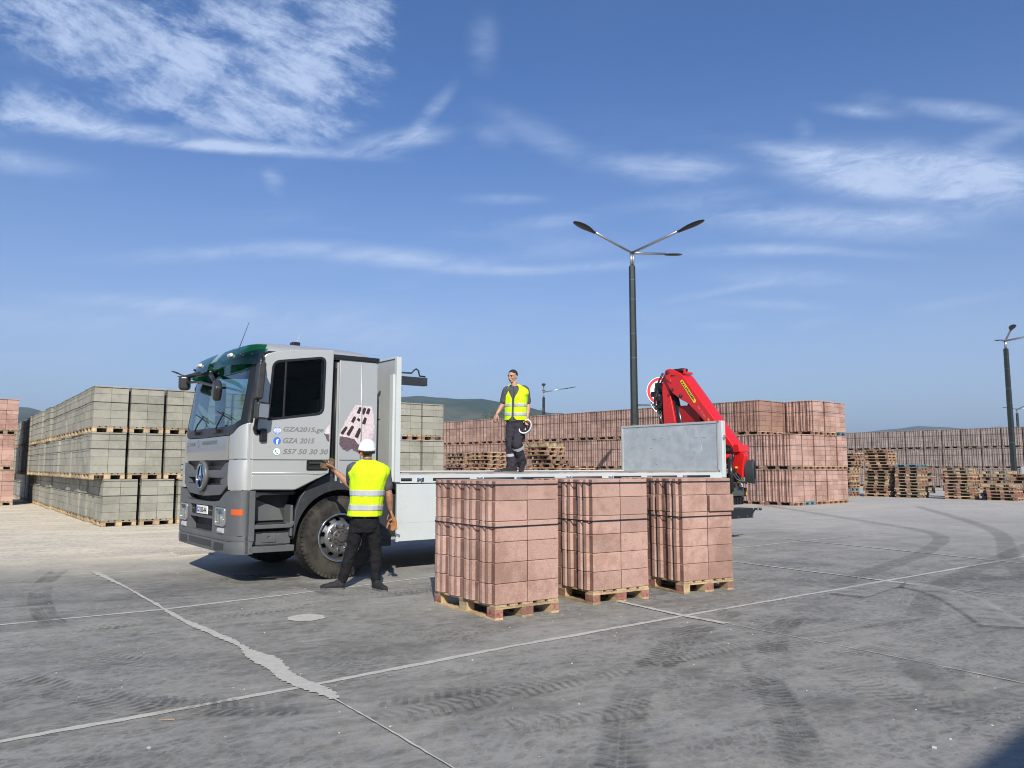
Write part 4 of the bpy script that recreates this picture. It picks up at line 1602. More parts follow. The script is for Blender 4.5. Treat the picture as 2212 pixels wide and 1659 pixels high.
# near side: panel behind the door
rp = round_poly([(0.0, 1.44), (0.05, 1.27), (CX, 1.30), (CX, 2.97), (0.0, 2.965)], [.01, .02, .03, .05, .01])
sidep = plate('cab_corner_panel', rp, [], .05, SILVER, TR, 'xz', 0.0, .008)
MB().tube([(0.335, .003, 1.45), (0.345, .003, 2.3), (0.33, .003, 2.93)], .012, 8).build('pressed_ridge', SILVER, sidep, smooth=True)
MB().tube([(0.02, -.004, 1.59), (CX - .01, -.004, 1.59)], .004, 6).build('panel_seam', BLACK, sidep)
MB().box(-.11, CX + .015, -.022, .02, 2.975, 3.035).build('roof_gutter', BLACK, TR, bevel=.006)
MB().box(-.14, -.035, .035, .09, 1.35, 2.95).build('door_jamb', VOID, TR)
MB().box(-.035, -.004, .0, .05, 1.30, 2.93).build('jamb_strip', SILVER, TR, bevel=.008)
MB().tube([(-.05, .02, 1.35), (-.05, .02, 2.85)], .012, 8).build('door_seal', BLACK, TR, smooth=True)
# door opening frame
jo = [(-1.17, 1.25), (-.1, 1.3), (-.1, 2.97), (-1.02, 2.97), (-1.12, 2.75), (-1.17, 2.05)]
ji = round_poly([(-1.05, 1.35), (-.2, 1.4), (-.2, 2.88), (-.95, 2.85), (-1.05, 2.1)], .06)
plate('door_frame', jo, [ji], .04, VOID, TR, 'xz', .05, .004)
# lower side of cab under the door, inner wall dark
# seats, wheel, dash
se = MB()
for yy in (.45, 1.65):
    se.box(-.55, -.05, yy, yy + .5, 1.5, 1.72)
    se.box(-.12, .03, yy + .02, yy + .48, 1.7, 2.45)
    se.box(-.1, .02, yy + .12, yy + .38, 2.47, 2.68)
se.build('seat', simple('seat_cloth', (.05, .055, .06), .9), TR, bevel=.04)
MB().box(-1.28, -.92, .1, W - .1, 1.7, 2.04).build('dashboard', simple('dash', (.03, .032, .035), .7), TR, bevel=.05)
sw = MB().lathe([(.20, -.012), (.225, 0), (.20, .012), (.18, 0)], (0, 0, 0), 'x', 28, True)
sw.box(-.008, .008, -.19, .19, -.02, .02)
sw.build('steering_wheel', BLACK, TR, loc=(-.85, .68, 2.08), rot=(0, radians(35), 0), smooth=True)

# roof
rf = MB()
nx_, ny_ = 30, 30
def roof_z(a, b):
    # a 0..1 front to back, b -1..1 across
    s_ = max(0.0, 1 - abs(b) ** 7) ** 0.45
    fr = 1 - max(0.0, (0.14 - a) / 0.14) ** 2.4
    bk = max(0.0, 1 - max(0.0, (a - 0.80) / 0.20) ** 3.0) ** 0.55
    base = 0.165 + 0.055 * (1 - b * b) + 0.02 * sin(a * pi)
    return 2.965 + base * s_ * fr * bk
ids = {}
for i in range(nx_ + 1):
    a = i / nx_
    a = a if a < .8 else .8 + (a - .8)
    for j in range(ny_ + 1):
        b = -cos(pi * j / ny_)
        y = MIDY + b * (MIDY - .004)
        x0 = fx(max(0.0, min(W, y)), 2.9) + 0.02
        x = x0 + (CX - x0) * (1 - (1 - a) ** 1.0)
        rf.v.append((x, y, roof_z(a, b)))
for i in range(nx_):
    for j in range(ny_):
        q = i * (ny_ + 1) + j
        rf.f.append((q, q + ny_ + 1, q + ny_ + 2, q + 1)); rf.mi.append(0)
roof = rf.build('roof', SILVER, TR, smooth=True)
# band under the roof above the door
MB().box(-1.02, -.12, .012, .05, 2.93, 2.985).build('roof_rail', SILVER, TR, bevel=.008)
# roof lining so the sky does not shine in
MB().box(-1.2, CX - .05, .08, W - .08, 2.94, 2.96).build('roof_lining', INT, TR)
ant = MB().tube([(-.30, .62, 3.2), (-.22, .62, 3.2)], .001, 4)
an = MB(); an.box(-.34, -.22, .86, .98, 3.17, 3.30)
an.build('aerial_base', BLACK, TR, bevel=.015)
MB().tube([(-.26, .92, 3.29), (-.20, .92, 3.44)], [.006, .003], 6).build('aerial', BLACK, TR)
MB().tube([(-1.16, .75, 3.06), (-1.0, .80, 3.50)], [.006, .003], 6).build('aerial', BLACK, TR)

# windscreen and its surround
ws = front_patch('windscreen', .10, W - .10, interp([(.1, 2.12), (.35, 2.02), (W - .35, 2.02), (W - .1, 2.12)]), interp([(.1, 2.84), (.3, 2.90), (W - .3, 2.90), (W - .1, 2.84)]), 0.0, GLASS, TR, .006, 30, 8)
front_patch('windscreen_base', .04, W - .04, interp([(.04, 2.0), (.3, 1.915), (1.3, 1.90), (2.3, 1.915), (W - .04, 2.0)]), interp([(.04, 2.13), (.35, 2.03), (W - .35, 2.03), (W - .04, 2.13)]), .004, BLACK, TR, .03, 30, 4)
front_patch('windscreen_header', .08, W - .08, interp([(.08, 2.85), (.3, 2.89), (W - .3, 2.89), (W - .08, 2.85)]), 3.0, .002, SILVER, TR, .03, 30, 4)
for (a, b) in ((0.0, .13), (W - .13, W)):
    front_patch('windscreen_pillar', a, b, 2.05, 2.97, .006, BLACK, TR, .05, 6, 10)
# side face of near pillar and the sweep along the door top
pil = plate('pillar_trim', round_poly([(-1.215, 2.05), (-1.16, 2.07), (-1.10, 2.74), (-1.0, 2.93), (-.62, 2.99), (-.62, 3.0), (-1.02, 3.0), (-1.10, 2.95), (-1.16, 2.72)], .03), [], .06, BLACK, TR, 'xz', -.004, .004)
# far mirror brackets come later. wipers
for (v0, v1, z1) in ((0.62, 1.30, 2.26), (1.55, 2.15, 2.24)):
    wi = MB()
    wi.tube([(fx(v0, 2.0) - .05, v0 + .25, 1.98), (fx(v0, 2.08) - .06, v0 + .1, 2.09), (fx(v1, 2.14) - .03, v0 + .02, 2.2)], .011, 6)
    wi.tube([(fx(v0, 2.1) - .035, v0 - .32, 2.10), (fx(v0, 2.2) - .035, v0 + .34, 2.25)], .009, 6)
    wi.box(fx(v0) - .06, fx(v0) - .02, v0 + .18, v0 + .38, 1.95, 2.0)
    wi.build('wiper', BLACK, TR, smooth=False)

# --- front bodywork
hoodp = front_patch('hood_panel', .40, W - .40, interp([(.4, 1.585), (W - .4, 1.585)]), interp([(.3, 1.90), (1.3, 1.89), (2.3, 1.90)]), .030, HOOD, TR, .04, 30, 6, 0.012)
for (a, b) in ((0.0, .375), (W - .375, W)):
    near = a == 0.0
    f1 = interp([(0.0, 2.06), (.10, 2.02), (.25, 1.93), (.375, 1.905)]) if near else interp([(W - .375, 1.905), (W - .25, 1.93), (W - .1, 2.02), (W, 2.06)])
    cp = front_patch('front_corner_panel', a, b, 1.60, f1, .012, SILVER, TR, .05, 14, 6, 0.004)
    f2 = interp([(0.0, 1.205), (.30, 1.205), (.33, 1.585)]) if near else interp([(W - .33, 1.585), (W - .30, 1.205), (W, 1.205)])
    front_patch('lower_corner_panel', a, b - .05 if near else b, 1.205, 1.588, .030, SILVER, TR, .06, 14, 6, 0.012) if near else front_patch('lower_corner_panel', a + .05, b, 1.205, 1.588, .03, SILVER, TR, .06, 14, 6, .012)
# closing side faces of the near corner
MB().box(-1.235, -1.196, .002, .05, 1.2, 2.05).build('corner_edge', SILVER, TR, bevel=.008)
# writing along the top of the hood panel (too small to read in the photograph)
def front_text(name, s, v0, width, z0, h, mat, off, parent, **kw):
    o = text_mesh(name, s, mat, parent, width, h, (0, 0, 0), (1, 0, 0), (0, 0, 1), **kw)
    n = len(o.data.vertices)
    for vt in o.data.vertices:
        v = v0 - vt.co.x
        z = z0 + vt.co.z
        vt.co = Vector((fx(v, z) - off, v, z))
    return o
front_text('lettering', 'BLOKEBI', 2.03, 0.26, 1.795, .05, TEXTC, .046, hoodp, bold=.03)
front_text('lettering', '##########', 1.42, 0.62, 1.80, .055, TEXTC, .046, hoodp, bold=.03) if False else front_text('lettering', 'MSHENEBLOBISTVIS', 1.42, 0.62, 1.80, .055, TEXTC, .046, hoodp, bold=.035)
MB().lathe([(0.028, -.003), (.036, -.003), (.036, .0), (.028, 0)], (fx(2.14) - .044, 2.14, 1.82), 'x', 24, True).build('round_mark', TEXTC, hoodp)
MB().lathe([(0.040, -.003), (.052, -.003), (.052, .0), (.040, 0)], (fx(1.60) - .046, 1.60, 1.82), 'x', 24, True).build('round_mark', CHROME, hoodp)

# grille: mesh behind, bars in front
def mesh_material():
    m, t, out = material('grille_mesh')
    p = t.node('ShaderNodeBsdfPrincipled'); t.l.new(p.outputs[0], out.inputs[0])
    tc = t.node('ShaderNodeTexCoord').outputs['Object']
    x, y, z = t.sep(tc)
    a = t.math('FRACT', t.math('MULTIPLY', t.math('ADD', y, z), 34.0))
    b = t.math('FRACT', t.math('MULTIPLY', t.math('SUBTRACT', y, z), 34.0))
    k = t.math('MINIMUM', t.ramp(a, .45, .6), t.ramp(b, .45, .6))
    t.put(p.inputs['Base Color'], t.mix(t.math('SUBTRACT', 1.0, k), (.006, .006, .006, 1), (.035, .035, .036, 1)))
    p.inputs['Roughness'].default_value = .5
    return m
GMESH = mesh_material()
gl_ = interp([(.34, 1.26), (.6, 1.13), (1.3, 1.10), (2.0, 1.13), (2.26, 1.26)])
gri = front_patch('grille', .33, W - .33, gl_, 1.582, -.03, GMESH, TR, .02, 26, 5)
front_patch('grille_bar', .33, W - .33, interp([(.34, 1.26), (.6, 1.13), (1.3, 1.10), (2.0, 1.13), (2.26, 1.26)]), interp([(.34, 1.30), (.62, 1.262), (1.3, 1.25), (1.98, 1.262), (2.26, 1.30)]), .030, PLAST, gri, .07, 26, 3, .006, .004)
front_patch('grille_bar', .33, W - .33, interp([(.34, 1.36), (.62, 1.352), (2.0, 1.352), (2.26, 1.36)]), interp([(.34, 1.50), (.62, 1.455), (1.3, 1.452), (1.98, 1.455), (2.26, 1.50)]), .032, PLAST, gri, .07, 26, 3, .008, .004)
for (a, b) in ((.325, .60), (2.0, 2.275)):
    inner = .60 if a < 1 else 2.0
    front_patch('grille_bar', a, b, 1.27, interp([(.325, 1.40), (.60, 1.33)]) if a < 1 else interp([(2.0, 1.33), (2.275, 1.40)]), .034, PLAST, gri, .07, 8, 3, .0, .004)
    front_patch('grille_bar', min(a, b) if a < 1 else a, b, 1.455, interp([(.325, 1.56), (.45, 1.54), (.6, 1.46)]) if a < 1 else interp([(2.0, 1.46), (2.15, 1.54), (2.275, 1.56)]), .036, PLAST, gri, .07, 8, 3, .0, .004)
# air vents in the far corner seen edge on
for zz in (1.28, 1.36, 1.44, 1.52):
    MB().box(fx(2.5) - .05, fx(2.5) + .03, 2.34, 2.56, zz, zz + .02).build('vent_slat', PLASTD, TR)
# the star
SX = fx(MIDY) - .075
em = MB()
em.lathe([(.205, .05), (.215, .0), (.19, -.015), (.172, -.005), (.172, .05)], (SX, MIDY, 1.37), 'x', 48, True)
star = em.build('emblem', PLAST, gri, smooth=True)
MB().lathe([(.0, .02), (.172, .02), (.172, .03), (0, .03)], (SX, MIDY, 1.37), 'x', 40).build('emblem_back', simple('emblem_blue_black', (.01, .012, .03), .2), star)
MB().lathe([(.150, 0), (.162, -.02), (.174, 0), (.162, .02)], (SX, MIDY, 1.37), 'x', 48, True).build('emblem_ring', CHROME, star, smooth=True)
sm = MB()
for k in range(3):
    a = pi / 2 + k * 2 * pi / 3
    d = Vector((0, cos(a), sin(a))); s_ = Vector((0, -sin(a), cos(a)))
    c = Vector((SX, MIDY, 1.37))
    tip = c + d * .155
    l = c + s_ * .032 - d * .008; r = c - s_ * .032 - d * .008
    up = c + Vector((-.03, 0, 0)); tipf = tip + Vector((-.006, 0, 0))
    k0 = len(sm.v)
    sm.add([l, r, tip, up, tipf, c + Vector((.02, 0, 0))], [(0, 3, 4, 2), (3, 1, 2, 4), (0, 2, 5), (1, 5, 2), (0, 5, 3), (5, 1, 3)])
sm.build('emblem_star', CHROME, star)

# dark gap between grille and bumper
front_patch('radiator_gap', .3, W - .3, 1.0, 1.16, -.10, VOID, TR, .02, 20, 2)
# bumper
btop = interp([(0.0, 1.195), (.26, 1.195), (.36, 1.16), (.56, 1.06), (.75, 1.04), (1.3, 1.03), (1.85, 1.04), (2.04, 1.06), (2.24, 1.16), (2.34, 1.195), (W, 1.195)])
# built as a frame of patches round real openings
bum = front_patch('bumper', .0, W, .565, .635, .055, PLAST, TR, .12, 36, 3, .004)
def bp(v0, v1, lo, hi, off=.055, **kw):
    return front_patch('bumper_panel', v0, v1, lo, hi, off, PLAST, bum, .12, kw.get('nv', 14), kw.get('nz', 4), kw.get('bulge', 0.0))
bp(0.0, .26, .636, btop); bp(W - .26, W, .636, btop)                   # outside the lamps
bp(.26, .72, .636, .728); bp(W - .72, W - .26, .636, .728)            # under the lamps
bp(.26, .72, .983, btop); bp(W - .72, W - .26, .983, btop)              # over the lamps
bp(.66, .80, .636, btop); bp(W - .80, W - .66, .636, btop); bp(.26, .30, .636, btop); bp(W - .30, W - .26, .636, btop)            # inside the lamps
bp(.80, W - .80, .985, btop)
bp(.80, W - .80, .815, .848)
front_patch('bumper_recess', .80, W - .80, .64, .815, -.03, VOID, bum, .02, 12, 3)
front_patch('number_plate_panel', .80, W - .80, .848, .985, .02, PLASTD, bum, .02, 12, 3)
for vv in (.9, 1.68):
    front_patch('vent', vv, vv + .13, .862, .972, .03, VOID, bum, .015, 4, 2)
    front_patch('vent_bar', vv, vv + .13, .91, .925, .036, PLAST, bum, .015, 4, 2)
# lower lip
lip = front_patch('bumper_lip', .0, W, .405, .56, .048, PLAST, TR, .10, 36, 4, .01)
front_patch('lip_grille', .80, W - .80, .455, .53, .062, GMESH, lip, .012, 16, 2)
front_patch('lip_grille', .34, .68, interp([(.34, .45), (.68, .43)]), .525, .064, GMESH, lip, .012, 10, 2)
front_patch('lip_grille', W - .68, W - .34, .44, .525, .064, GMESH, lip, .012, 10, 2)
MB().box(-1.235, -1.185, .0, .10, .405, 1.195).build('bumper_end', PLAST, bum, bevel=.006)
# number plate: GZ-505-AA
NPX = 1.05
npl = front_patch('number_plate', NPX, NPX + .50, .862, .972, .046, simple('plate_white', (.78, .78, .76), .35), TR, .012, 6, 2)
front_patch('plate_blue_band', NPX + .455, NPX + .498, .864, .970, .048, simple('plate_blue', (.02, .07, .40), .4), npl, .004, 2, 2)
front_text('plate_lettering', 'GZ-505-AA', NPX + .445, .42, .882, .070, SBLACK, .0495, npl, bold=.02)
# headlights
REFLM = simple('reflector_silver', (.80, .81, .82), .28, .45, .2, 30)
for v0 in (.32, W - .32 - .32):
    hl = empty('headlight', (0, 0, 0)); hl.parent = TR
    bpy.data.objects.remove(hl)
    vc = v0 + .16
    near = v0 < 1
    ro = round_poly([(v0 - .02, .735), (v0 + .34, .735), (v0 + .34, .978), (v0 - .02, .978)], .05)
    ri = round_poly([(v0 + .015, .763), (v0 + .305, .763), (v0 + .305, .952), (v0 + .015, .952)], .04)
    h = plate('headlight', ro, [ri], .05, simple('headlight_rim', (.33, .33, .31), .25, .6), TR, 'yz', 0.0, .008)
    def wrap(o, off):
        for vt in o.data.vertices:
            vt.co.x = fx(vt.co.y, vt.co.z) - off + vt.co.x
        return o
    # more vertices are not needed: the rim is nearly flat over this width
    wrap(h, .075)
    rb = MB()
    nn = 14
    for i in range(nn + 1):
        for j in range(nn + 1):
            a = v0 + .0 + .32 * i / nn; z = .745 + .225 * j / nn
            dx_ = ((a - vc) / .16) ** 2 + ((z - .857) / .115) ** 2
            rb.v.append((fx(a, z) + .05 - .055 * min(1.0, dx_), a, z))
    for i in range(nn):
        for j in range(nn):
            q = i * (nn + 1) + j
            rb.f.append((q, q + 1, q + nn + 2, q + nn + 1)); rb.mi.append(0)
    rb.build('reflector', REFLM, h, smooth=False)
    MB().sphere((fx(vc) + .01, vc, .86), (.03, .05, .055), 14, 9).build('bulb_shade', CHROME, h, smooth=True)
    MB().sphere((fx(vc + .09) + .0, vc + .09, .80), (.02, .035, .035), 12, 8).build('bulb_shade', CHROME, h, smooth=True)
    MB().box(fx(v0 + .05) - .02, fx(v0 + .05) + .01, v0 + .02, v0 + .10, .77, .93).build('indicator_bulb', simple('ind', (.6, .55, .5), .3), h, bevel=.01)
    front_patch('headlight_glass', v0 + .01, v0 + .31, .755, .958, .058, LAMPG, h, .004, 8, 6, .012)
    fg = front_patch('fog_light', v0 + .02, v0 + .20, .655, .718, .075, simple('fog_lens', (.62, .62, .60), .15, .4), TR, .03, 8, 4, .012)
for (a, b) in ((.0, 0),):
    io = MB().box(-1.36, -1.215, -.006, .02, .895, .965)
# side indicator wraps the bumper end
front_patch('indicator', .01, .14, .89, .965, .062, ORANGE, TR, .02, 5, 2)

# --- steps below the door
st = MB()
st.prism([(-1.185, 1.17), (-.56, 1.17), (-.60, 1.0), (-.62, .64), (-.60, .415), (-1.185, .415)], .26, .30, 'y')
stw = st.build('step_well', PLASTD, TR)
def pb(name, x0, x1, y0, y1, z0, z1, mat=PLAST, bev=.008, parent=TR):
    return MB().box(x0, x1, y0, y1, z0, z1).build(name, mat, parent, bevel=bev)
pb('step_side', -1.185, -1.135, .02, .26, .42, 1.17, parent=stw)
pb('step_side', -.635, -.60, .03, .26, .60, 1.0, parent=stw)
s1_ = MB().prism([(-1.13, .765), (-.66, .765), (-.60, .80), (-.58, .76), (-.62, .71), (-1.13, .71)], .01, .25, 'y')
s1_ = s1_.build('upper_step', PLAST, TR, bevel=.01)
s2_ = MB().prism([(-1.184, .415), (-.585, .41), (-.58, .49), (-.66, .495), (-1.184, .495)], .0, .24, 'y').build('lower_step', PLAST, TR, bevel=.01)
GRIP = simple('step_grip', (.02, .02, .02), .9, 0, .3, 60, .8, 120)
pb('grip_strip', -1.05, -.70, .012, .20, .766, .779, GRIP, .002, s1_)
pb('grip_strip', -1.05, -.70, .002, .20, .496, .508, GRIP, .002, s2_)
pn_ = plate('step_panel', round_poly([(-1.13, .50), (-.60, .50), (-.60, .68), (-.72, .67), (-1.13, .67)], .02), [], .04, PLAST, TR, 'xz', .10, .006)
pn2 = plate('step_hatch', round_poly([(-.99, .53), (-.80, .53), (-.80, .65), (-.99, .65)], .02), [[(-.895 + .018 * cos(a * pi / 6), .59 + .018 * sin(a * pi / 6)) for a in range(12)]], .01, PLAST, pn_, 'xz', .088, .003)
plate('upper_step_panel', round_poly([(-1.10, .80), (-.66, .80), (-.72, .95), (-1.08, 1.10)], .02), [], .03, PLAST, TR, 'xz', .19, .006)
plate('step_brow', round_poly([(-1.185, 1.10), (-1.10, 1.10), (-1.02, 1.135), (-.60, 1.135), (-.57, 1.175), (-1.185, 1.185)], .01), [], .10, PLASTD, TR, 'xz', .03, .006)

# --- mudguard over the front wheel
HX, HZ = 0.06, 0.55
outer = []
for a, r in ((180, .655), (172, .66), (160, .69), (148, .75), (136, .80), (124, .835), (112, .855), (100, .865), (90, .865), (78, .85), (66, .84), (50, .84), (36, .83), (22, .80), (8, .78), (-6, .78)):
    outer.append((HX + r * cos(radians(a)), HZ + r * sin(radians(a))))
inner = [(HX + .635 * cos(radians(a)), HZ + .635 * sin(radians(a))) for a in range(-6, 181, 9)]
mg = plate('mudguard', outer + inner, [], .06, PLASTD, TR, 'xz', .012, .01)
# the wheel well shell
shell = MB()
aa = list(range(-10, 186, 7))
for a in aa:
    for y in (.05, .62):
        for r in (.645, .665):
            shell.v.append((HX + r * cos(radians(a)), y, HZ + r * sin(radians(a))))
for i in range(len(aa) - 1):
    k = i * 4
    shell.f += [(k, k + 2, k + 6, k + 4), (k + 1, k + 5, k + 7, k + 3), (k, k + 4, k + 5, k + 1)]; shell.mi += [0, 0, 0]
shell.build('wheel_well', VOID, mg)
pb('mud_flap', .70, .86, .03, .07, .385, 1.1, PLASTD, .008)
MB().lathe([(0, -.012), (.028, -.01), (.03, 0), (0, .001)], (.775, .028, .60), 'y', 20).build('side_marker', simple('orange_marker', (.6, .18, .01), .3), TR)
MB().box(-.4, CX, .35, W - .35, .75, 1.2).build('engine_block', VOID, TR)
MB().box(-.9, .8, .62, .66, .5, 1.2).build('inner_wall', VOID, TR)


# --- wheels
def wheel_meshes():
    n = 96
    prof = []
    R, Rr, Wd = .55, .305, .31
    pts = [(Rr, .015), (Rr + .01, .002), (Rr + .05, -.006), (Rr + .11, -.012), (Rr + .17, -.008), (R - .055, .004), (R - .03, .012), (R - .008, .03), (R, .055), (R, .10), (R - .012, .102), (R - .012, .112), (R, .114),
           (R, .15), (R - .012, .152), (R - .012, .16), (R, .162), (R, .2), (R - .012, .202), (R - .012, .212), (R, .214), (R, .265), (R - .01, .29), (R - .06, .31), (Rr + .05, .312), (Rr, .29)]
    mb = MB().lathe(pts, (0, 0, 0), 'y', n)
    # shoulder lugs
    for i in range(58):
        a = 2 * pi * i / 58
        Mx = Matrix.Rotation(-a, 4, 'Y')
        mb.box(R - .035, R + .004, .008, .05, -.021, .021, Mx)
        mb.box(R - .03, R + .004, .255, .305, -.021, .021, Mx)
    ty = mb.mesh('tyre')
    ty.polygons.foreach_set('use_smooth', [True] * len(ty.polygons)); auto_smooth(ty, 35)
    ty.materials.append(TYRE)
    # outer rim ring
    rim = MB().lathe([(.318, .0), (.322, -.016), (.312, -.022), (.300, -.012), (.296, .03), (.290, .075)], (0, 0, 0), 'y', 72)
    # disc with hand holes
    k0 = len(rim.v)
    NA, rr = 160, [.290, .275, .265, .255, .245, .235, .225, .215, .205, .198]
    dep = [.075, .062, .05, .04, .03, .02, .008, -.004, -.014, -.018]
    for i in range(NA):
        a = 2 * pi * i / NA
        for r, d in zip(rr, dep): rim.v.append((r * cos(a), d, r * sin(a)))
    m_ = len(rr)
    for i in range(NA):
        for j in range(m_ - 1):
            am = 2 * pi * (i + .5) / NA
            rm = (rr[j] + rr[j + 1]) / 2
            per = 2 * pi / 10
            da = ((am + per / 2) % per) - per / 2
            if (da * rm / .034) ** 2 + ((rm - .245) / .024) ** 2 < 1: continue
            a = k0 + i * m_ + j; b = k0 + ((i + 1) % NA) * m_ + j
            rim.f.append((a, b, b + 1, a + 1)); rim.mi.append(0)
    rim.lathe([(.198, -.018), (.192, -.021), (.125, -.021), (.118, -.012), (.112, .0)], (0, 0, 0), 'y', 60)
    ri = rim.mesh('rim', smooth=True); auto_smooth(ri, 30); ri.materials.append(STEEL)
    edge = MB().lathe([(.300, -.012), (.312, -.024), (.324, -.018), (.326, .0), (.316, .004)], (0, 0, 0), 'y', 72).mesh('rim_edge', smooth=True); edge.materials.append(CHROME)
    hub = MB().lathe([(.0, -.055), (.055, -.055), (.062, -.048), (.065, -.03), (.105, -.022), (.118, -.01), (.12, .02)], (0, 0, 0), 'y', 40)
    for i in range(10):
        a = 2 * pi * i / 10 + .3
        hub.lathe([(0, -.045), (.012, -.045), (.014, -.02)], (.09 * cos(a), 0, .09 * sin(a)), 'y', 6)
    hb = hub.mesh('hub', smooth=True); auto_smooth(hb, 30); hb.materials.append(simple('hub_grease', (.11, .105, .10), .45, .6))
    nuts = MB()
    nuts.lathe([(0, -.05), (.012, -.05), (.016, -.044), (.018, -.02)], (.160, 0, 0), 'y', 6)
    nt = nuts.mesh('wheel_nut'); nt.materials.append(simple('rusty_nut', (.09, .045, .03), .6, .5))
    nr = MB()
    nr.lathe([(.020, -.03), (.027, -.026), (.028, -.018)], (.160, 0, 0), 'y', 16)
    nrm = nr.mesh('nut_collar', smooth=True); nrm.materials.append(CHROME)
    back = MB().lathe([(0, .11), (.3, .11), (.3, .13), (0, .13)], (0, 0, 0), 'y', 40).mesh('brake_drum'); back.materials.append(VOID)
    return ty, [('rim', ri), ('rim_edge', edge), ('hub', hb), ('wheel_nut', nt), ('nut_collar', nrm), ('brake_drum', back)]


TY, WPARTS = wheel_meshes()


def wheel(x, y, far=False):
    wo = mesh_obj('wheel', TY, TR, (x, y, .55), (0, .2, pi if far else 0))
    for nm, me in WPARTS:
        if nm.startswith('nut') or nm.startswith('wheel_nut'):
            for k in range(10): mesh_obj(nm, me, wo, rot=(0, k * pi / 5 + .31, 0))
        else: mesh_obj(nm, me, wo)
    return wo


wheel(HX, .0)
wheel(HX, W, True)
for xx in (5.35, 6.7):
    wheel(xx, .02); wheel(xx, W - .02, True)

# --- chassis
ch = MB()
for y in (.85, 1.65): ch.box(.6, 9.0, y, y + .08, .85, 1.12)
for x in (1.2, 2.6, 4.2, 6.0, 7.5): ch.box(x, x + .1, .93, 1.65, .9, 1.08)
ch.box(HX - .06, HX + .06, .3, 2.3, .47, .6)
for x in (5.35, 6.7): ch.box(x - .07, x + .07, .3, 2.3, .45, .65)
ch.build('chassis', VOID, TR)
pb('fuel_tank', 1.5, 2.7, .30, .85, .55, 1.05, PLASTD, .05)
pb('battery_box', .88, 1.35, .12, .7, .5, 1.1, PLASTD, .02)

# --- door, standing ajar
DA = radians(-7.5)
door_pts = round_poly([(0.005, 1.205), (.56, 1.195), (1.005, 1.415), (1.02, 2.1), (1.035, 3.075), (.35, 3.02), (.12, 2.95), (.06, 2.72), (0.0, 2.06)],
                      [.02, .04, .03, .05, .02, .1, .06, .05, .03])
win_pts = round_poly([(.185, 2.10), (.235, 2.86), (.92, 2.965), (.905, 2.205)], [.04, .09, .09, .09])
dr = plate('door', door_pts, [win_pts], .045, SILVER, TR, 'xz', -.002, .009, loc=(-1.185, -.004, 0), rot=(0, 0, DA))
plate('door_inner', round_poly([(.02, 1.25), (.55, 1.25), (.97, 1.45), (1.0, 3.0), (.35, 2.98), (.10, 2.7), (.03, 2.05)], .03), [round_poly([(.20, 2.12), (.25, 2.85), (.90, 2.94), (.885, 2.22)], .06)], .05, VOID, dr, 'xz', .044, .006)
plate('window_seal', round_poly([(.17, 2.085), (.222, 2.875), (.935, 2.98), (.92, 2.19)], [.04, .1, .1, .1]), [round_poly([(.205, 2.12), (.25, 2.845), (.905, 2.942), (.888, 2.222)], .07)], .02, BLACK, dr, 'xz', -.006, .003)
plate('window', round_poly([(.19, 2.105), (.24, 2.86), (.918, 2.955), (.902, 2.21)], .07), [], .006, GLASSD, dr, 'xz', .012, .001)
MB().tube([(.385, .01, 2.13), (.40, .01, 2.87)], .014, 6).build('window_divider', BLACK, dr)
# pressed lines of the door skin
MB().tube([(.01, -.006, 1.588), (1.01, -.006, 1.59)], .004, 6).build('panel_seam', BLACK, dr)
plate('door_ledge', [(.01, 1.405), (.70, 1.405), (.82, 1.395), (.99, 1.41), (1.0, 1.43), (.01, 1.43)], [], .012, SILVER, dr, 'xz', -.012, .005)
plate('door_lower_skin', round_poly([(.015, 1.215), (.555, 1.205), (.86, 1.355), (.80, 1.385), (.01, 1.395)], .02), [], .012, SILVER, dr, 'xz', -.009, .004)
hd = plate('door_handle', round_poly([(.70, 1.45), (.985, 1.45), (.985, 1.585), (.70, 1.585)], .02), [], .01, BLACK, dr, 'xz', -.012, .003)
MB().box(.73, .90, -.03, -.012, 1.535, 1.56).build('handle_grip', PLASTD, hd, bevel=.006)
MB().box(.72, .90, -.018, -.012, 1.47, 1.50).build('handle_recess', VOID, hd)
MB().lathe([(0, -.01), (.013, -.01), (.013, 0)], (.955, -.014, 1.515), 'y', 14).build('lock', CHROME, hd)

# lettering and signs on the door (door frame: x from the hinge, z up)
def dtext(s, x0, x1, z0, h, **kw):
    return text_mesh('lettering', s, TEXTC, dr, x1 - x0, h, (x0, -.0035, z0), (1, 0, 0), (0, 0, 1), bold=.026, shear=.28, space=1.04, **kw)
dtext('GZA2015.ge', .385, .915, 1.935, .082)
dtext('GZA 2015', .385, .80, 1.802, .070)
dtext('557 50 30 30', .385, .985, 1.660, .070)
for o_ in [c for c in dr.children if c.name.startswith('lettering')]:
    # double the strokes for a heavy face
    n_ = len(o_.data.vertices)
    bm = bmesh.new(); bm.from_mesh(o_.data)
    g_ = bmesh.ops.duplicate(bm, geom=bm.verts[:] + bm.edges[:] + bm.faces[:])['geom']
    bmesh.ops.translate(bm, verts=[e for e in g_ if isinstance(e, bmesh.types.BMVert)], vec=(.0032, -.0004, .0))
    bm.to_mesh(o_.data); bm.free()
BLUE = simple('icon_blue', (.03, .14, .62), .4)
GREENI = simple('icon_green', (.02, .32, .17), .4)


def disc(name, x, z, r, y, mat, parent, n=32):
    return MB().lathe([(0, -.001), (r, -.001), (r, .0)], (x, y, z), 'y', n).build(name, mat, parent)
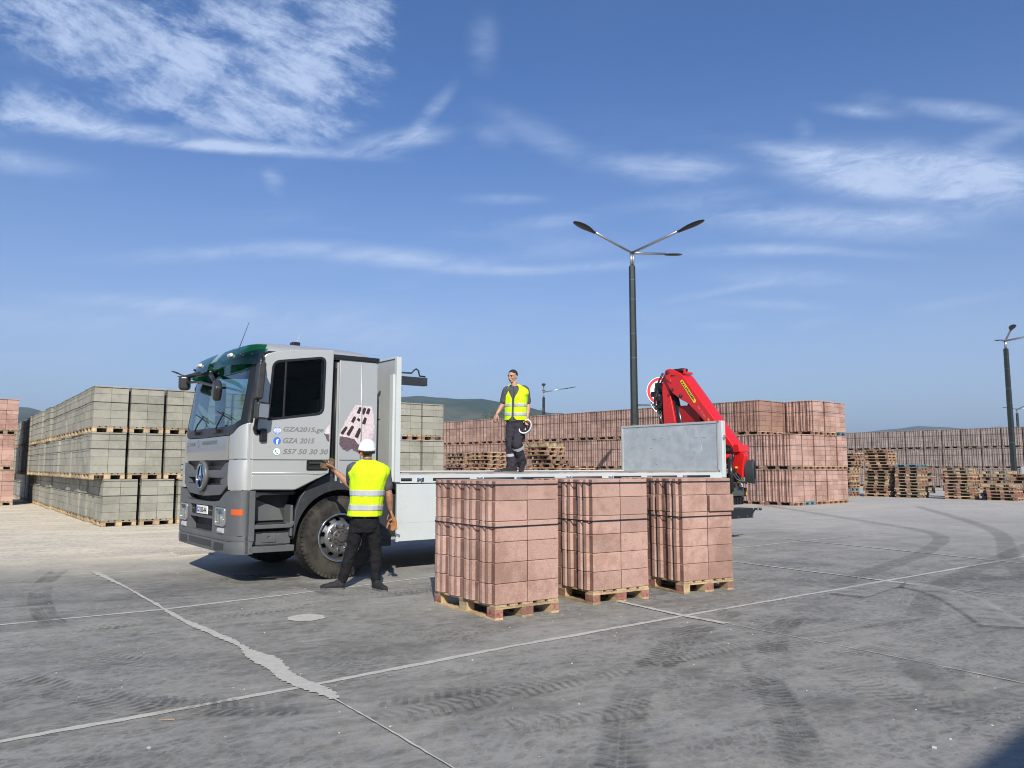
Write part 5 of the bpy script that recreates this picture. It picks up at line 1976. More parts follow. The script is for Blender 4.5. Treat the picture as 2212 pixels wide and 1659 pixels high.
# globe with www
gb = disc('globe_sign', .31, 1.967, .048, -.0035, BLUE, dr)
gw = MB()
for k in (-.5, 0, .5):
    gw.box(.31 - .046 * sqrt(1 - k * k), .31 + .046 * sqrt(1 - k * k), -.0052, -.0047, 1.967 + k * .048 - .0022, 1.967 + k * .048 + .0022)
gw.box(.3085, .3115, -.0052, -.0047, 1.922, 2.012)
for s_ in (-1, 1):
    pts = [(.31 + s_ * .027 * cos(a), -.005, 1.967 + .046 * sin(a)) for a in [(-pi / 2 + pi * i / 12) for i in range(13)]]
    gw.tube(pts, .0018, 4)
gw.box(.265, .355, -.0056, -.0053, 1.952, 1.980)
gw.build('globe_lines', SWHITE, gb)
text_mesh('lettering', 'WWW', BLUE, gb, .074, .017, (.273, -.0062, 1.958), (1, 0, 0), (0, 0, 1), bold=.03)
fb = disc('letter_sign', .31, 1.832, .048, -.0035, BLUE, dr)
text_mesh('lettering', 'f', SWHITE, fb, .034, .070, (.297, -.0055, 1.787), (1, 0, 0), (0, 0, 1), bold=.05)
pw = disc('phone_sign', .31, 1.693, .049, -.0035, GREENI, dr)
disc('sign_ground', .31, 1.693, .045, -.0049, SWHITE, pw)
hs = MB()
hs.tube([(.292, -.0062, 1.718), (.290, -.0062, 1.703), (.299, -.0062, 1.684), (.314, -.0062, 1.670), (.328, -.0062, 1.669)], [.009, .006, .0055, .006, .009], 8)
hs.tube([(.315, -.0062, 1.712), (.328, -.0062, 1.703), (.332, -.0062, 1.690)], .002, 5)
hs.build('handset', GREENI, pw)

# printed picture of a concrete block, half on the door and half on the corner panel
def print_mat(name, a, b, sc=60):
    m, t, out = material(name)
    p = t.node('ShaderNodeBsdfPrincipled'); t.l.new(p.outputs[0], out.inputs[0])
    pos = t.node('ShaderNodeNewGeometry').outputs['Position']
    n = t.noise(pos, sc, 4, .75)
    t.put(p.inputs['Base Color'], t.mix(t.ramp(n, .38, .62), C4(a), C4(b)))
    p.inputs['Roughness'].default_value = .4
    return m
PR_TOP = print_mat('print_block_top', (.70, .60, .61), (.46, .38, .39))
PR_FACE = print_mat('print_block_face', (.62, .50, .52), (.42, .34, .35), 30)
PR_DARK = print_mat('print_block_shadow', (.07, .045, .055), (.16, .11, .125))


def flat(name, pts, mat, parent, y, th=.001):
    return plate(name, pts, [], th, mat, parent, 'xz', y - th, .0001)
def jag(pts, amp=.006, step=.02, seed=1):
    r_ = random.Random(seed); out = []
    for i in range(len(pts)):
        a = Vector(pts[i]); b = Vector(pts[(i + 1) % len(pts)])
        k = max(1, int((b - a).length / step))
        for j in range(k):
            q = a.lerp(b, j / k)
            out.append((q.x + r_.uniform(-amp, amp) * (j > 0), q.y + r_.uniform(-amp, amp) * (j > 0)))
    return out
cpn = sidep
bpt = flat('block_print', jag([(.018, 1.95), (.10, 2.13), (.245, 2.352), (.50, 2.345), (.535, 2.18), (.545, 2.04), (.42, 1.86), (.385, 1.80), (.30, 1.81), (.24, 1.88), (.13, 1.905), (.018, 1.91)], seed=3), PR_TOP, cpn, -.001)
flat('block_print_face', jag([(.42, 1.86), (.545, 2.04), (.54, 1.97), (.45, 1.70), (.40, 1.66), (.40, 1.78)], seed=4), PR_FACE, cpn, -.0025)
flat('block_print_shade', jag([(.018, 1.91), (.13, 1.90), (.24, 1.875), (.31, 1.80), (.385, 1.795), (.40, 1.66), (.36, 1.655), (.20, 1.745), (.13, 1.705), (.06, 1.745), (.018, 1.80)], seed=5), PR_DARK, cpn, -.004)
slot = MB()
for (x0, z0, x1, z1, w_) in ((.285, 2.235, .325, 2.325, .022), (.355, 2.23, .395, 2.32, .024), (.43, 2.235, .458, 2.315, .024),
                             (.20, 2.11, .245, 2.19, .022), (.285, 2.135, .31, 2.165, .024), (.375, 2.09, .405, 2.185, .024),
                             (.045, 1.945, .12, 2.045, .022), (.135, 1.93, .215, 2.06, .024), (.265, 1.90, .325, 2.03, .026)):
    d = Vector((x1 - x0, z1 - z0)).normalized(); n_ = Vector((-d.y, d.x)) * w_ * 1.12
    q = [Vector((x0, z0)) + n_, Vector((x0, z0)) - n_, Vector((x1, z1)) - n_ * .8, Vector((x1, z1)) + n_ * .8]
    slot.prism([(p_.x, p_.y) for p_ in round_poly(q, .012, 3) for p_ in [Vector(p_)]], -.0034, -.0022, 'y')
slot.build('block_print_slots', simple('print_slot', (.035, .022, .02), .4), cpn)
bp2 = flat('block_print', jag([(.925, 1.955), (.985, 2.04), (1.0, 2.06), (.998, 1.93), (.935, 1.925)], seed=6), PR_TOP, dr, -.0035)
flat('block_print_shade', jag([(.925, 1.945), (.998, 1.925), (.998, 1.83), (.965, 1.85)], seed=7), PR_DARK, dr, -.0048)

# --- mirrors, near side
MIR = simple('mirror_housing', (.035, .035, .034), .3, 0, .08)
mirg = simple('mirror_glass', (.55, .62, .68), .03, 1.0, .0)
def rbox(name, c, s, mat, parent, rot=(0, 0, 0), bev=.03, seg=3):
    mb = MB().box(-s[0] / 2, s[0] / 2, -s[1] / 2, s[1] / 2, -s[2] / 2, s[2] / 2)
    return mb.build(name, mat, parent, loc=c, rot=rot, bevel=bev, seg=seg)
mr = rbox('mirror', (-1.205, -.25, 2.57), (.10, .23, .47), MIR, TR, (0, radians(4), radians(-12)), .03)
rbox('mirror_glass', (.047, 0, 0), (.006, .17, .40), mirg, mr, bev=.002, seg=1)
m2_ = rbox('wide_mirror', (-1.17, -.24, 2.20), (.085, .20, .22), MIR, TR, (0, radians(4), radians(-62)), .03)
rbox('mirror_glass', (.0475, .0, .0), (.006, .17, .17), mirg, m2_, bev=.002, seg=1)
ma = MB()
ma.tube([(-1.09, -.01, 2.90), (-1.14, -.10, 2.92), (-1.19, -.24, 2.86), (-1.20, -.26, 2.74)], [.035, .032, .03, .026], 8)
ma.tube([(-1.20, -.20, 2.14), (-1.19, -.13, 2.03), (-1.175, -.06, 1.98), (-1.13, -.01, 1.93)], [.024, .026, .03, .035], 8)
ma.tube([(-1.20, -.20, 2.8), (-1.20, -.18, 2.5), (-1.20, -.20, 2.1)], .016, 6)
ma.build('mirror_arm', BLACK, TR, smooth=True)
rbox('mirror_foot', (-1.06, -.035, 1.90), (.09, .07, .17), BLACK, TR, bev=.02)
# far side mirror seen through the glass
fm = rbox('mirror', (-.72, W + .22, 2.58), (.085, .24, .50), MIR, TR, (0, 0, radians(12)), .04)
rbox('wide_mirror', (-.72, W + .22, 2.22), (.085, .22, .20), MIR, TR, (0, 0, radians(12)), .04)
MB().tube([(-.95, W, 2.86), (-.75, W + .2, 2.84)], .03, 8).build('mirror_arm', BLACK, TR)

# --- front mirrors on their bar (far side top)
fmA = rbox('front_mirror', (-1.40, 2.36, 2.755), (.16, .28, .23), MIR, TR, (radians(6), 0, radians(-20)), .055, 4)
fmB = rbox('front_mirror', (-1.50, .48, 2.49), (.11, .22, .23), MIR, TR, (radians(35), 0, radians(-10)), .045, 4)
front_patch('tint_band', .12, W - .12, interp([(.12, 2.76), (.4, 2.745), (W - .4, 2.745), (W - .12, 2.76)]), 2.87, .010, VISOR, TR, .003, 24, 3)
arm = MB()
arm.tube([(-1.27, 1.50, 2.84), (-1.33, 1.9, 2.85), (-1.40, 2.3, 2.84)], [.045, .04, .03], 8)
arm.tube([(-1.40, 2.28, 2.755), (-1.45, 1.4, 2.68), (-1.50, .62, 2.56), (-1.50, .52, 2.53)], .018, 8)
arm.tube([(-1.32, 1.36, 2.78), (-1.40, 1.0, 2.70), (-1.48, .56, 2.58)], [.035, .03, .022], 8)
arm.tube([(-1.40, 2.34, 2.84), (-1.38, 2.62, 2.87), (-1.37, 2.86, 2.90)], [.014, .013, .011], 6)
arm.build('mirror_bar', BLACK, TR, smooth=True)

# --- green sun visor in two pieces with marker lamps
def visor(v0, v1, nv=24, nz=8):
    mb = MB()
    for sd_ in (0, 1):
        for i in range(nv + 1):
            v = v0 + (v1 - v0) * i / nv
            k = abs((v - MIDY) / MIDY)
            zt = 3.10 - .02 * k ** 4; zb = 2.84 - .03 * k ** 3
            xt = fx(min(max(v, 0), W), 3.0) - .01; xb = fx(min(max(v, 0), W), 2.8) - .13 + .09 * k ** 4
            for j in range(nz + 1):
                t_ = j / nz
                z = zb + (zt - zb) * t_
                x = xb + (xt - xb) * t_ ** 1.7
                mb.v.append((x + sd_ * .007, v, z))
    n1 = (nv + 1) * (nz + 1)
    for i in range(nv):
        for j in range(nz):
            a = i * (nz + 1) + j
            q = (a, a + 1, a + nz + 2, a + nz + 1)
            mb.f.append(q); mb.f.append(tuple(x + n1 for x in q[::-1])); mb.mi += [0, 0]
    return mb.build('sun_visor', VISOR, TR, smooth=True)


va = visor(-.015, 1.16)
vb = visor(1.44, 2.60)
for (o_, v) in ((va, .62), (vb, 1.98)):
    if True:
        pass
    k = abs((v - MIDY) / MIDY)
    rbox('marker_lamp', (fx(v, 2.9) - .10, v, 2.985), (.05, .13, .05), simple('marker_lens', (.72, .70, .62), .2), o_, (0, radians(-30), 0), .018)
for v in (.25, 1.08, 1.52, 2.3):
    o_ = va if v < 1.3 else vb
    rbox('visor_bracket', (fx(v, 2.9) - .03, v, 2.93), (.16, .03, .03), BLACK, o_, (0, radians(20), 0), .006)

# --- flatbed
BX0, BX1, BW = .93, 8.40, 2.74
DZ = 1.405
def deck_material():
    m, t, out = material('deck_dusty')
    p = t.node('ShaderNodeBsdfPrincipled'); t.l.new(p.outputs[0], out.inputs[0])
    pos = t.node('ShaderNodeNewGeometry').outputs['Position']
    a = t.ramp(t.noise(pos, 2.2, 6, .7), .42, .6)
    t.put(p.inputs['Base Color'], t.mix(a, (.20, .19, .17, 1), (.40, .30, .25, 1)))
    p.inputs['Roughness'].default_value = .9
    return m
deck = MB().box(BX0, BX1, .05, BW - .05, 1.33, DZ).build('deck', deck_material(), TR)
rail = MB().box(BX0 - .04, BX1, -.01, .05, 1.262, 1.385).build('side_rail', WBODY, TR, bevel=.006)
MB().box(BX0 - .04, BX1, BW - .05, BW + .01, 1.285, 1.425).build('side_rail', WBODY, TR, bevel=.006)
for (a, b) in ((.98, 1.16), (1.52, 2.18), (2.45, 3.05), (3.12, 3.9), (4.3, 5.0), (5.3, 6.0), (6.3, 7.0), (7.3, 8.0)):
    s_ = MB().box(a, b, -.016, -.010, 1.292, 1.334).build('rail_slot', VOID, rail, bevel=.003)
    MB().box(a + .005, b - .005, -.022, -.0165, 1.308, 1.334).build('slot_lip', PLASTD, s_ if False else rail)
for x in (1.24, 2.30, 3.08, 4.15, 5.15, 6.15, 7.15):
    mb = MB()
    mb.box(x, x + .035, -.03, -.01, 1.29, 1.34); mb.box(x + .08, x + .115, -.03, -.01, 1.29, 1.34)
    mb.tube([(x + .02, -.028, 1.32), (x + .1, -.028, 1.31)], .011, 8)
    mb.tube([(x + .06, -.025, 1.335), (x + .065, -.04, 1.29)], .009, 6)
    mb.build('latch', CHROME, rail)
# lowered side boards hanging from the rail
for (a, b) in ((BX0 - .02, 4.62), (4.66, BX1)):
    bd_ = MB().box(a, b, -.045, -.012, .445, 1.25).build('side_board', WBODY, TR, bevel=.006)
    for zz in (.70,):
        MB().box(a + .01, b - .01, -.0465, -.0455, zz, zz + .003).build('board_seam', HEADB, bd_)
    MB().box(a - .012, a + .02, -.052, -.01, .44, 1.253).build('end_post', WBODY, bd_, bevel=.004)
    for zz in (.55, .72, .9, 1.08, 1.2):
        MB().lathe([(0, -.004), (.006, -.003), (.006, 0)], (a + .05, -.0455, zz), 'y', 8).build('rivet', HEADB, bd_)
    MB().tube([(a - .05, -.06, .56), (a + .03, -.06, .53)], .016, 8).build('latch', CHROME, bd_)
lbd = MB().box(BX0, BX1, BW + .012, BW + .045, .445, 1.272).build('side_board', WBODY, TR)
# headboard
hbm = MB().box(.90, .935, 0.0, BW, 1.29, 3.075).build('headboard', HEADB, TR, bevel=.005)
MB().box(.875, .955, -.03, .035, 1.28, 3.085).build('headboard_frame', WBODY, hbm, bevel=.005)
MB().box(.845, .90, .02, .12, 1.285, 2.83).build('headboard_frame', WBODY, hbm, bevel=.005)
MB().box(.885, .95, 0.035, BW, 3.065, 3.095).build('headboard_frame', WBODY, hbm, bevel=.004)
MB().box(.895, .90, .5, 2.5, 2.2, 2.21).build('headboard_seam', PLASTD, hbm)
for zz in (1.9, 2.6):
    MB().box(.955, .985, -.02, .02, zz, zz + .05).build('latch', CHROME, hbm, bevel=.004)
bmr = MB().box(.955, 1.60, .30, .40, 2.73, 2.855).build('support_beam', PLASTD, TR, bevel=.006)
MB().tube([(.955, .34, 2.905), (1.34, .34, 2.915), (1.38, .34, 2.96), (1.42, .34, 2.985), (1.46, .34, 2.96), (1.48, .34, 2.88), (1.58, .34, 2.875)], .013, 8).build('hook_rod', PLASTD, bmr, smooth=True)
# tailboard
tb = MB().box(BX1 - .02, BX1 + .02, .06, BW - .02, 1.42, 2.40).build('tailboard', ALU, TR)
for (a, b, c, d) in ((.03, BW, 1.405, 1.44), (.03, BW, 2.385, 2.43), (BW - .03, BW + .02, 1.405, 2.43), (.03, .075, 1.405, 2.43)):
    MB().box(BX1 - .035, BX1 + .03, a, b, c, d).build('board_frame', HEADB, tb, bevel=.004)
rs_ = random.Random(8)
SCF = simple('board_scuff', (.17, .165, .16), .7)
SCL = simple('board_scrape', (.62, .66, .68), .5)
for k in range(26):
    y_ = rs_.uniform(.15, 2.2) if k < 16 else rs_.uniform(.1, 2.5)
    z_ = 2.10 + rs_.gauss(0, .012) if k < 12 else rs_.uniform(1.5, 2.3)
    hw, hh_ = rs_.uniform(.008, .035), rs_.uniform(.003, .009)
    if k >= 18: hw, hh_ = rs_.uniform(.002, .005), rs_.uniform(.02, .07)
    pts_ = [(y_ + hw * cos(a) * rs_.uniform(.6, 1.2), z_ + hh_ * sin(a) * rs_.uniform(.6, 1.2)) for a in [i * pi / 4 for i in range(8)]]
    MB().prism(pts_, BX1 - .0215, BX1 - .0203, 'x').build('scuff', SCF if k < 18 else SCL, tb)
MB().box(BX1 - .03, BX1 + .09, -.045, .028, 1.28, 2.43).build('corner_post', WBODY, TR, bevel=.006)
MB().box(BX1 + .035, BX1 + .045, -.052, -.044, 1.3, 2.42).build('post_seam', HEADB, TR)
MB().sphere((BX1 + .02, -.06, 2.09), (.035, .02, .05), 10, 7).build('latch', CHROME, TR, smooth=True)

# --- behind the bed: lamp box, rear bar with hook, outriggers
lb_ = pb('lamp_box', 8.72, 9.14, .0, .25, .90, 1.07, simple('checker_plate', (.10, .11, .10), .45, .5, .1, 8, .6, 25), .01)
pb('lamp_box_frame', 9.14, 9.22, -.01, .2, .885, 1.065, BLACK, .004)
pb('marker_lamp', 9.165, 9.205, -.018, -.011, .905, 1.045, simple('amber', (.65, .30, .01), .3), .003)
pb('outrigger_foot', 8.55, 9.16, .05, .5, .72, .885, VOID, .02)
for x in (8.9, 9.0, 9.1):
    pb('foot_rib', x, x + .02, .02, .06, .73, .87, BLACK, .003)
rb_ = pb('rear_bar', 8.45, 9.42, .0, .06, .44, .64, BLACK, .006)
MB().box(8.2, 9.42, .0601, .35, .60, .64).build('bar_top', BLACK, rb_)
MB().tube([(9.38, .03, .50), (9.46, .03, .56), (9.52, .03, .615), (9.66, .03, .615)], [.02, .02, .022, .022], 8).build('tow_arm', BLACK, rb_, smooth=True)
for x in (9.58, 9.67):
    MB().sphere((x, -.0, .61), (.032, .032, .032), 12, 8).build('hook_ball', CHROME if x < 9.6 else BLACK, rb_, smooth=True)
for x in (8.6, 8.9, 9.2, 9.38): MB().lathe([(0, -.006), (.012, -.004), (.012, 0)], (x, -.001, .475), 'y', 8).build('bolt', CHROME, rb_)

# --- the red crane folded across the tail
REDP = paint('crane_red', (0.60, 0.012, 0.012), 0.0, 0.38, 0.35, .05)
HOSE = simple('hose_rubber', (.014, .014, .015), .4)
CPX = 8.85
crane = plate('loader_crane', round_poly([(1.93, 3.50), (1.86, 3.62), (1.76, 3.30), (1.60, 2.52), (1.55, 1.42), (1.98, 1.42), (1.93, 2.55), (1.96, 3.25)], .03), [], .26, REDP, TR, 'yz', CPX + .04, .012)
MB().box(8.62, 9.35, .9, 2.3, .95, 1.42).build('crane_base', BLACK, crane, bevel=.02)
MB().box(8.8, 9.2, .3, 2.7, 1.1, 1.35).build('outrigger_beam', REDP, crane, bevel=.01)
bo = round_poly([(1.84, 3.56), (1.80, 3.68), (1.70, 3.705), (1.58, 3.665), (1.31, 3.52), (.49, 2.50), (.03, 1.93), (.045, 1.885), (.20, 1.925), (.34, 2.02), (.79, 2.51), (1.0, 2.715), (1.21, 2.90), (1.39, 2.985), (1.67, 3.18), (1.77, 3.38)],
               [.05, .05, .06, .05, .03, .01, .03, .03, .05, .08, .1, .1, .08, .05, .05, .08])
boom = plate('boom', bo, [], .36, REDP, crane, 'yz', CPX - .01, .014)
# raised cheek plate round the knuckle
plate('cheek_plate', round_poly([(1.82, 3.58), (1.79, 3.675), (1.71, 3.69), (1.62, 3.655), (1.49, 3.53), (1.63, 3.545), (1.665, 3.50), (1.62, 3.37), (1.76, 3.46)], .03), [], .02, REDP, boom, 'yz', CPX - .032, .005)
plate('name_plate', round_poly([(1.385, 3.385), (1.325, 3.43), (.945, 2.915), (1.005, 2.865)], .045, 6), [], .004, simple('plate_yellow', (.80, .58, .03), .4), boom, 'yz', CPX - .016, .001)
dv = Vector((0, .965 - 1.352, 2.893 - 3.402)).normalized()
up_ = Vector((0, -dv.z, dv.y)); up_ = up_ if up_.z > 0 else -up_
text_mesh('lettering', 'PALFINGER', SBLACK, boom, .545, .047, Vector((CPX - .0185, 1.352, 3.402)) + dv * .035 - up_ * .024, dv, up_, bold=.035)
text_mesh('lettering', 'PK 17.001', simple('outline_grey', (.40, .32, .33), .4), boom, .33, .036, Vector((CPX - .0125, .905, 2.80)) + dv * .0 - up_ * .02, dv, up_, bold=.0)
text_mesh('lettering', 'SLD', simple('plate_yellow2', (.75, .52, .03), .4), boom, .14, .045, Vector((CPX - .0125, .655, 2.52)) - up_ * .02, dv, up_, bold=.03)
for (v, z, r) in ((1.72, 3.615, .042), (1.62, 3.215, .032), (1.37, 3.06, .032)):
    MB().lathe([(0, -.03), (r * .6, -.03), (r, -.02), (r, .01), (r * 1.25, .012), (r * 1.25, .02)], (CPX - .03, v, z), 'x', 14).build('pin', PLASTD, boom, smooth=False)
# clamp on top
MB().box(CPX + .02, CPX + .3, 1.27, 1.33, 3.55, 3.60).build('boom_clamp', REDP, boom, bevel=.01)
MB().box(CPX + .02, CPX + .07, 1.28, 1.32, 3.58, 3.66).build('boom_clamp', REDP, boom, bevel=.01)
MB().box(CPX + .05, CPX + .25, 1.36, 1.7, 3.62, 3.69).build('hose_guide', HOSE, boom, bevel=.02)
# lifting cylinder
MB().tube([(CPX + .14, 1.66, 3.10), (CPX + .14, 1.52, 2.5), (CPX + .14, 1.42, 1.9)], .075, 18).build('cylinder', simple('cyl_black', (.02, .022, .025), .25, .3), crane, smooth=True)
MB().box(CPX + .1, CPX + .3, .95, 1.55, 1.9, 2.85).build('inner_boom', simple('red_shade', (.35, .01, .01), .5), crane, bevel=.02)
MB().tube([(CPX + .2, 1.3, 2.9), (CPX + .2, .8, 2.35), (CPX + .2, .45, 1.9)], .06, 12).build('cylinder', HOSE, crane, smooth=True)
# hoses and valve lump on the far side
rnh = random.Random(5)
hz = MB()
for k in range(11):
    a = rnh.uniform(0, .22); b = rnh.uniform(-.05, .06)
    hz.tube([(CPX + a, 1.90 + b * .3, 3.62), (CPX + a - .02, 2.02 + b, 3.42), (CPX + a - .04, 2.12 + b, 3.12), (CPX + a - .03, 2.13 + b, 2.9 + b), (CPX + a, 2.03 + b * .5, 2.68), (CPX + a, 1.98, 2.4)], .016, 6)
hz.build('hoses', HOSE, crane, smooth=True)
vl = MB()
for k in range(14):
    y = 2.0 + rnh.uniform(0, .13); z = 2.75 + rnh.uniform(0, .62)
    s_ = rnh.uniform(.03, .07)
    vl.box(CPX + rnh.uniform(-.02, .12), CPX + .16, y - s_, y + s_, z - s_, z + s_)
vl.build('valve_block', HOSE, crane, bevel=.008)
MB().box(CPX, CPX + .06, 2.19, 2.27, 3.10, 3.22).build('work_light', BLACK, crane, bevel=.01)
MB().tube([(CPX, 2.25, 2.98), (CPX, 2.26, 2.90), (CPX, 1.98, 2.62), (CPX, 1.96, 2.5)], .012, 6).build('guard_rod', CHROME, crane, smooth=True)
# knuckle end at the near side
kn = plate('extension_head', round_poly([(.06, 1.955), (-.095, 1.955), (-.115, 1.80), (.05, 1.79)], .02), [], .34, REDP, crane, 'yz', CPX + .0, .01)
MB().lathe([(0, -.06), (.045, -.06), (.085, -.045), (.09, .0), (.09, .4), (0, .4)], (CPX, .13, 1.85), 'x', 24).build('knuckle_pin', BLACK, crane, smooth=False)
MB().lathe([(0, -.075), (.04, -.075), (.045, -.055)], (CPX, .13, 1.85), 'x', 8).build('knuckle_bolt', PLASTD, crane)
plate('link_arm', round_poly([(.42, 2.02), (.34, 1.97), (.16, 1.955), (.07, 1.90), (.10, 1.80), (.30, 1.86), (.44, 1.80)], .04), [], .1, BLACK, crane, 'yz', CPX - .04, .01)
plate('lower_arm', round_poly([(.40, 1.78), (.10, 1.83), (-.13, 1.79), (-.20, 1.74), (-.15, 1.55), (-.13, 1.27), (.12, 1.47), (.24, 1.56), (.42, 1.58)], .03), [], .16, REDP, crane, 'yz', CPX + .05, .01)
MB().tube([(CPX - .02, .40, 1.66), (CPX - .02, .20, 1.70), (CPX - .02, .05, 1.70)], [.07, .07, .06], 14).build('red_joint', REDP, crane, smooth=True)
MB().tube([(CPX - .03, .02, 1.78), (CPX - .05, .01, 1.68), (CPX - .03, .06, 1.60), (CPX, .18, 1.52)], .03, 8).build('hoses', HOSE, crane, smooth=True)
MB().tube([(CPX, .18, 1.52), (CPX, .08, 1.38), (CPX, -.02, 1.24), (CPX + .05, -.16, 1.17)], .025, 8).build('hoses', HOSE, crane, smooth=True)
MB().tube([(CPX + .03, .12, 1.50), (CPX + .03, .02, 1.34), (CPX + .06, -.08, 1.22), (CPX + .1, -.2, 1.16)], .018, 8).build('hoses', HOSE, crane, smooth=True)
# boom tip, dark and hollow
tipm = MB()
hexo = [(.115 * cos(a), .27 * sin(a)) for a in [pi / 8 + k * pi / 4 for k in range(8)]]
c0 = Vector((CPX + .22, -.23, 1.40))
ex = Vector((cos(radians(-62)), sin(radians(-62)), 0)); ey = Vector((sin(radians(62)), cos(radians(62)), 0)) * 1.0
axd = Vector((.42, -.91, 0)).normalized(); lat = Vector((.91, .42, 0))
ring = lambda k, d: [c0 + axd * d + lat * (a * k) + Vector((0, 0, b * k)) for a, b in hexo]
vs_ = ring(.86, -.12) + ring(1.0, .05) + ring(.80, .075) + ring(.72, -.10)
tipm.add(vs_, [(r_ * 8 + i, r_ * 8 + (i + 1) % 8, (r_ + 1) * 8 + (i + 1) % 8, (r_ + 1) * 8 + i) for r_ in range(3) for i in range(8)] + [tuple(24 + i for i in range(8))])
tpo = tipm.build('boom_tip', PLASTD, crane, bevel=.008)
hl_ = MB(); hl_.add(ring(.70, .055) , [tuple(range(8))]); hl_.add([c0 + axd * .09 + lat * (a * .45) + Vector((0, 0, b * .35 - .09)) for a, b in hexo], [tuple(range(8))]); hl_.v = [v for v in hl_.v]
MB().add([c0 + axd * .078 + lat * (a * .66 - .012) + Vector((0, 0, b * .66 + .01)) for a, b in hexo], [tuple(range(8))]).build('tip_shade_disc', VOID, tpo)  # black disc laid over the tip, stands for shade in the hollow
MB().sphere(tuple(c0 + axd * .0 + Vector((0, 0, -.07))), (.05, .05, .05), 10, 7).build('tip_bolt', simple('pale_metal', (.5, .5, .45), .4, .3), crane, smooth=True)
# outrigger cylinder upright and the control levers
MB().tube([(8.72, .02, 1.0), (8.72, .02, 1.66)], .052, 18).build('outrigger_leg', simple('cyl_black2', (.018, .019, .02), .3), TR, smooth=True)
MB().tube([(8.72, .02, 1.66), (8.72, .02, 1.74)], .03, 10).build('outrigger_leg', CHROME, TR)
ctl = MB().box(8.86, 9.08, .02, .3, 1.18, 1.36).build('lever_box', BLACK, TR, bevel=.02)
YEL = simple('lever_yellow', (.75, .62, .02), .4)
for k in range(5):
    MB().tube([(8.85 + .045 * k, .03, 1.36), (8.86 + .045 * k, .0, 1.47)], .007, 6).build('lever', BLACK, ctl)
    MB().box(8.85 + .045 * k, 8.875 + .045 * k, -.015, .01, 1.465, 1.50).build('lever_knob', YEL, ctl, bevel=.004)
MB().box(8.84, 9.1, .0, .02, 1.36, 1.375).build('lever_guard', simple('guard', (.1, .12, .03), .5), ctl)
MB().box(8.90, 8.97, -.02, .01, 1.16, 1.20).build('lever_knob', YEL, ctl, bevel=.006)
MB().box(8.96, 9.06, -.03, .0, 1.08, 1.20).build('control_plate', simple('ctl_grey', (.45, .46, .45), .4), ctl, bevel=.006)
pb('control_shroud', 8.86, 9.1, .0, .2, .98, 1.17, PLASTD, .03)
# ------------------------------------------------------------------ people
def skin_material(name, col, col2):
    m, t, out = material(name)
    p = t.node('ShaderNodeBsdfPrincipled'); t.l.new(p.outputs[0], out.inputs[0])
    pos = t.node('ShaderNodeNewGeometry').outputs['Position']
    t.put(p.inputs['Base Color'], t.mix(t.ramp(t.noise(pos, 16, 4, .6), .35, .65), C4(col), C4(col2)))
    p.inputs['Roughness'].default_value = .55
    p.inputs['Subsurface Weight'].default_value = .08
    p.inputs['Subsurface Radius'].default_value = (.02, .008, .004)
    return m


def cloth_material(name, col, bump=.35, rough=.9, emis=None, var=.08):
    m, t, out = material(name)
    p = t.node('ShaderNodeBsdfPrincipled'); t.l.new(p.outputs[0], out.inputs[0])
    pos = t.node('ShaderNodeNewGeometry').outputs['Position']
    n = t.noise(pos, 9, 4, .6)
    f = t.ramp(n, .3, .7, 1 - var, 1 + var, False)
    t.put(p.inputs['Base Color'], t.mix(1.0, C4(col), t.comb(f, f, f), 'MULTIPLY'))
    p.inputs['Roughness'].default_value = rough
    p.inputs['Specular IOR Level'].default_value = .2
    w = t.noise(t.mapping(pos, scale=(14, 14, 5)), 1.0, 4, .6, 1.2)
    t.put(p.inputs['Normal'], t.bump(w, bump, .03))
    return m


SKIN = skin_material('skin', (.47, .27, .18), (.40, .21, .135))
SKINA = skin_material('skin_tanned', (.36, .185, .115), (.30, .145, .085))
HIVIS = cloth_material('hi_vis_yellow', (.56, .83, .015), .55, var=.12)
REFL = cloth_material('reflective_tape', (.40, .42, .44), .25, .45)
TEE = cloth_material('grey_tee', (.075, .075, .085), .3)
BLACKT = cloth_material('black_trousers', (.011, .0105, .012), .5)
NAVYT = cloth_material('dark_work_trousers', (.036, .033, .043), .5)
SHOE = cloth_material('shoe_dark', (.022, .022, .024), .3, .7)
SOLE = simple('shoe_sole', (.10, .10, .10), .7)
HAIR = simple('dark_hair', (.012, .009, .008), .7, 0, .2, 60, .4, 200)
HELM = simple('helmet_white', (.80, .80, .78), .28, 0, .02, coat=.4)
GLOVEB = cloth_material('glove_brown', (.13, .085, .05), .4)
GLOVET = cloth_material('glove_tan', (.33, .15, .06), .4)
STRAPB = simple('black_strap', (.01, .01, .01), .6)


def stack_rings(mb, levels, n=28, caps=True, e=2.4):
    """horizontal superellipse rings (c, rx, ry, yaw)"""
    k = len(mb.v)
    for (c, rx, ry, yaw) in levels:
        for j in range(n):
            a = 2 * pi * j / n
            ca, sa = cos(a), sin(a)
            x = rx * (abs(ca) ** (2 / e)) * (1 if ca > 0 else -1)
            y = ry * (abs(sa) ** (2 / e)) * (1 if sa > 0 else -1)
            mb.v.append((c[0] + x * cos(yaw) - y * sin(yaw), c[1] + x * sin(yaw) + y * cos(yaw), c[2]))
    for i in range(len(levels) - 1):
        for j in range(n):
            a = k + i * n + j; b = k + i * n + (j + 1) % n
            mb.f.append((a, b, b + n, a + n)); mb.mi.append(0)
    if caps:
        mb.f.append(tuple(k + j for j in range(n))[::-1]); mb.mi.append(0)
        mb.f.append(tuple(k + (len(levels) - 1) * n + j for j in range(n))); mb.mi.append(0)


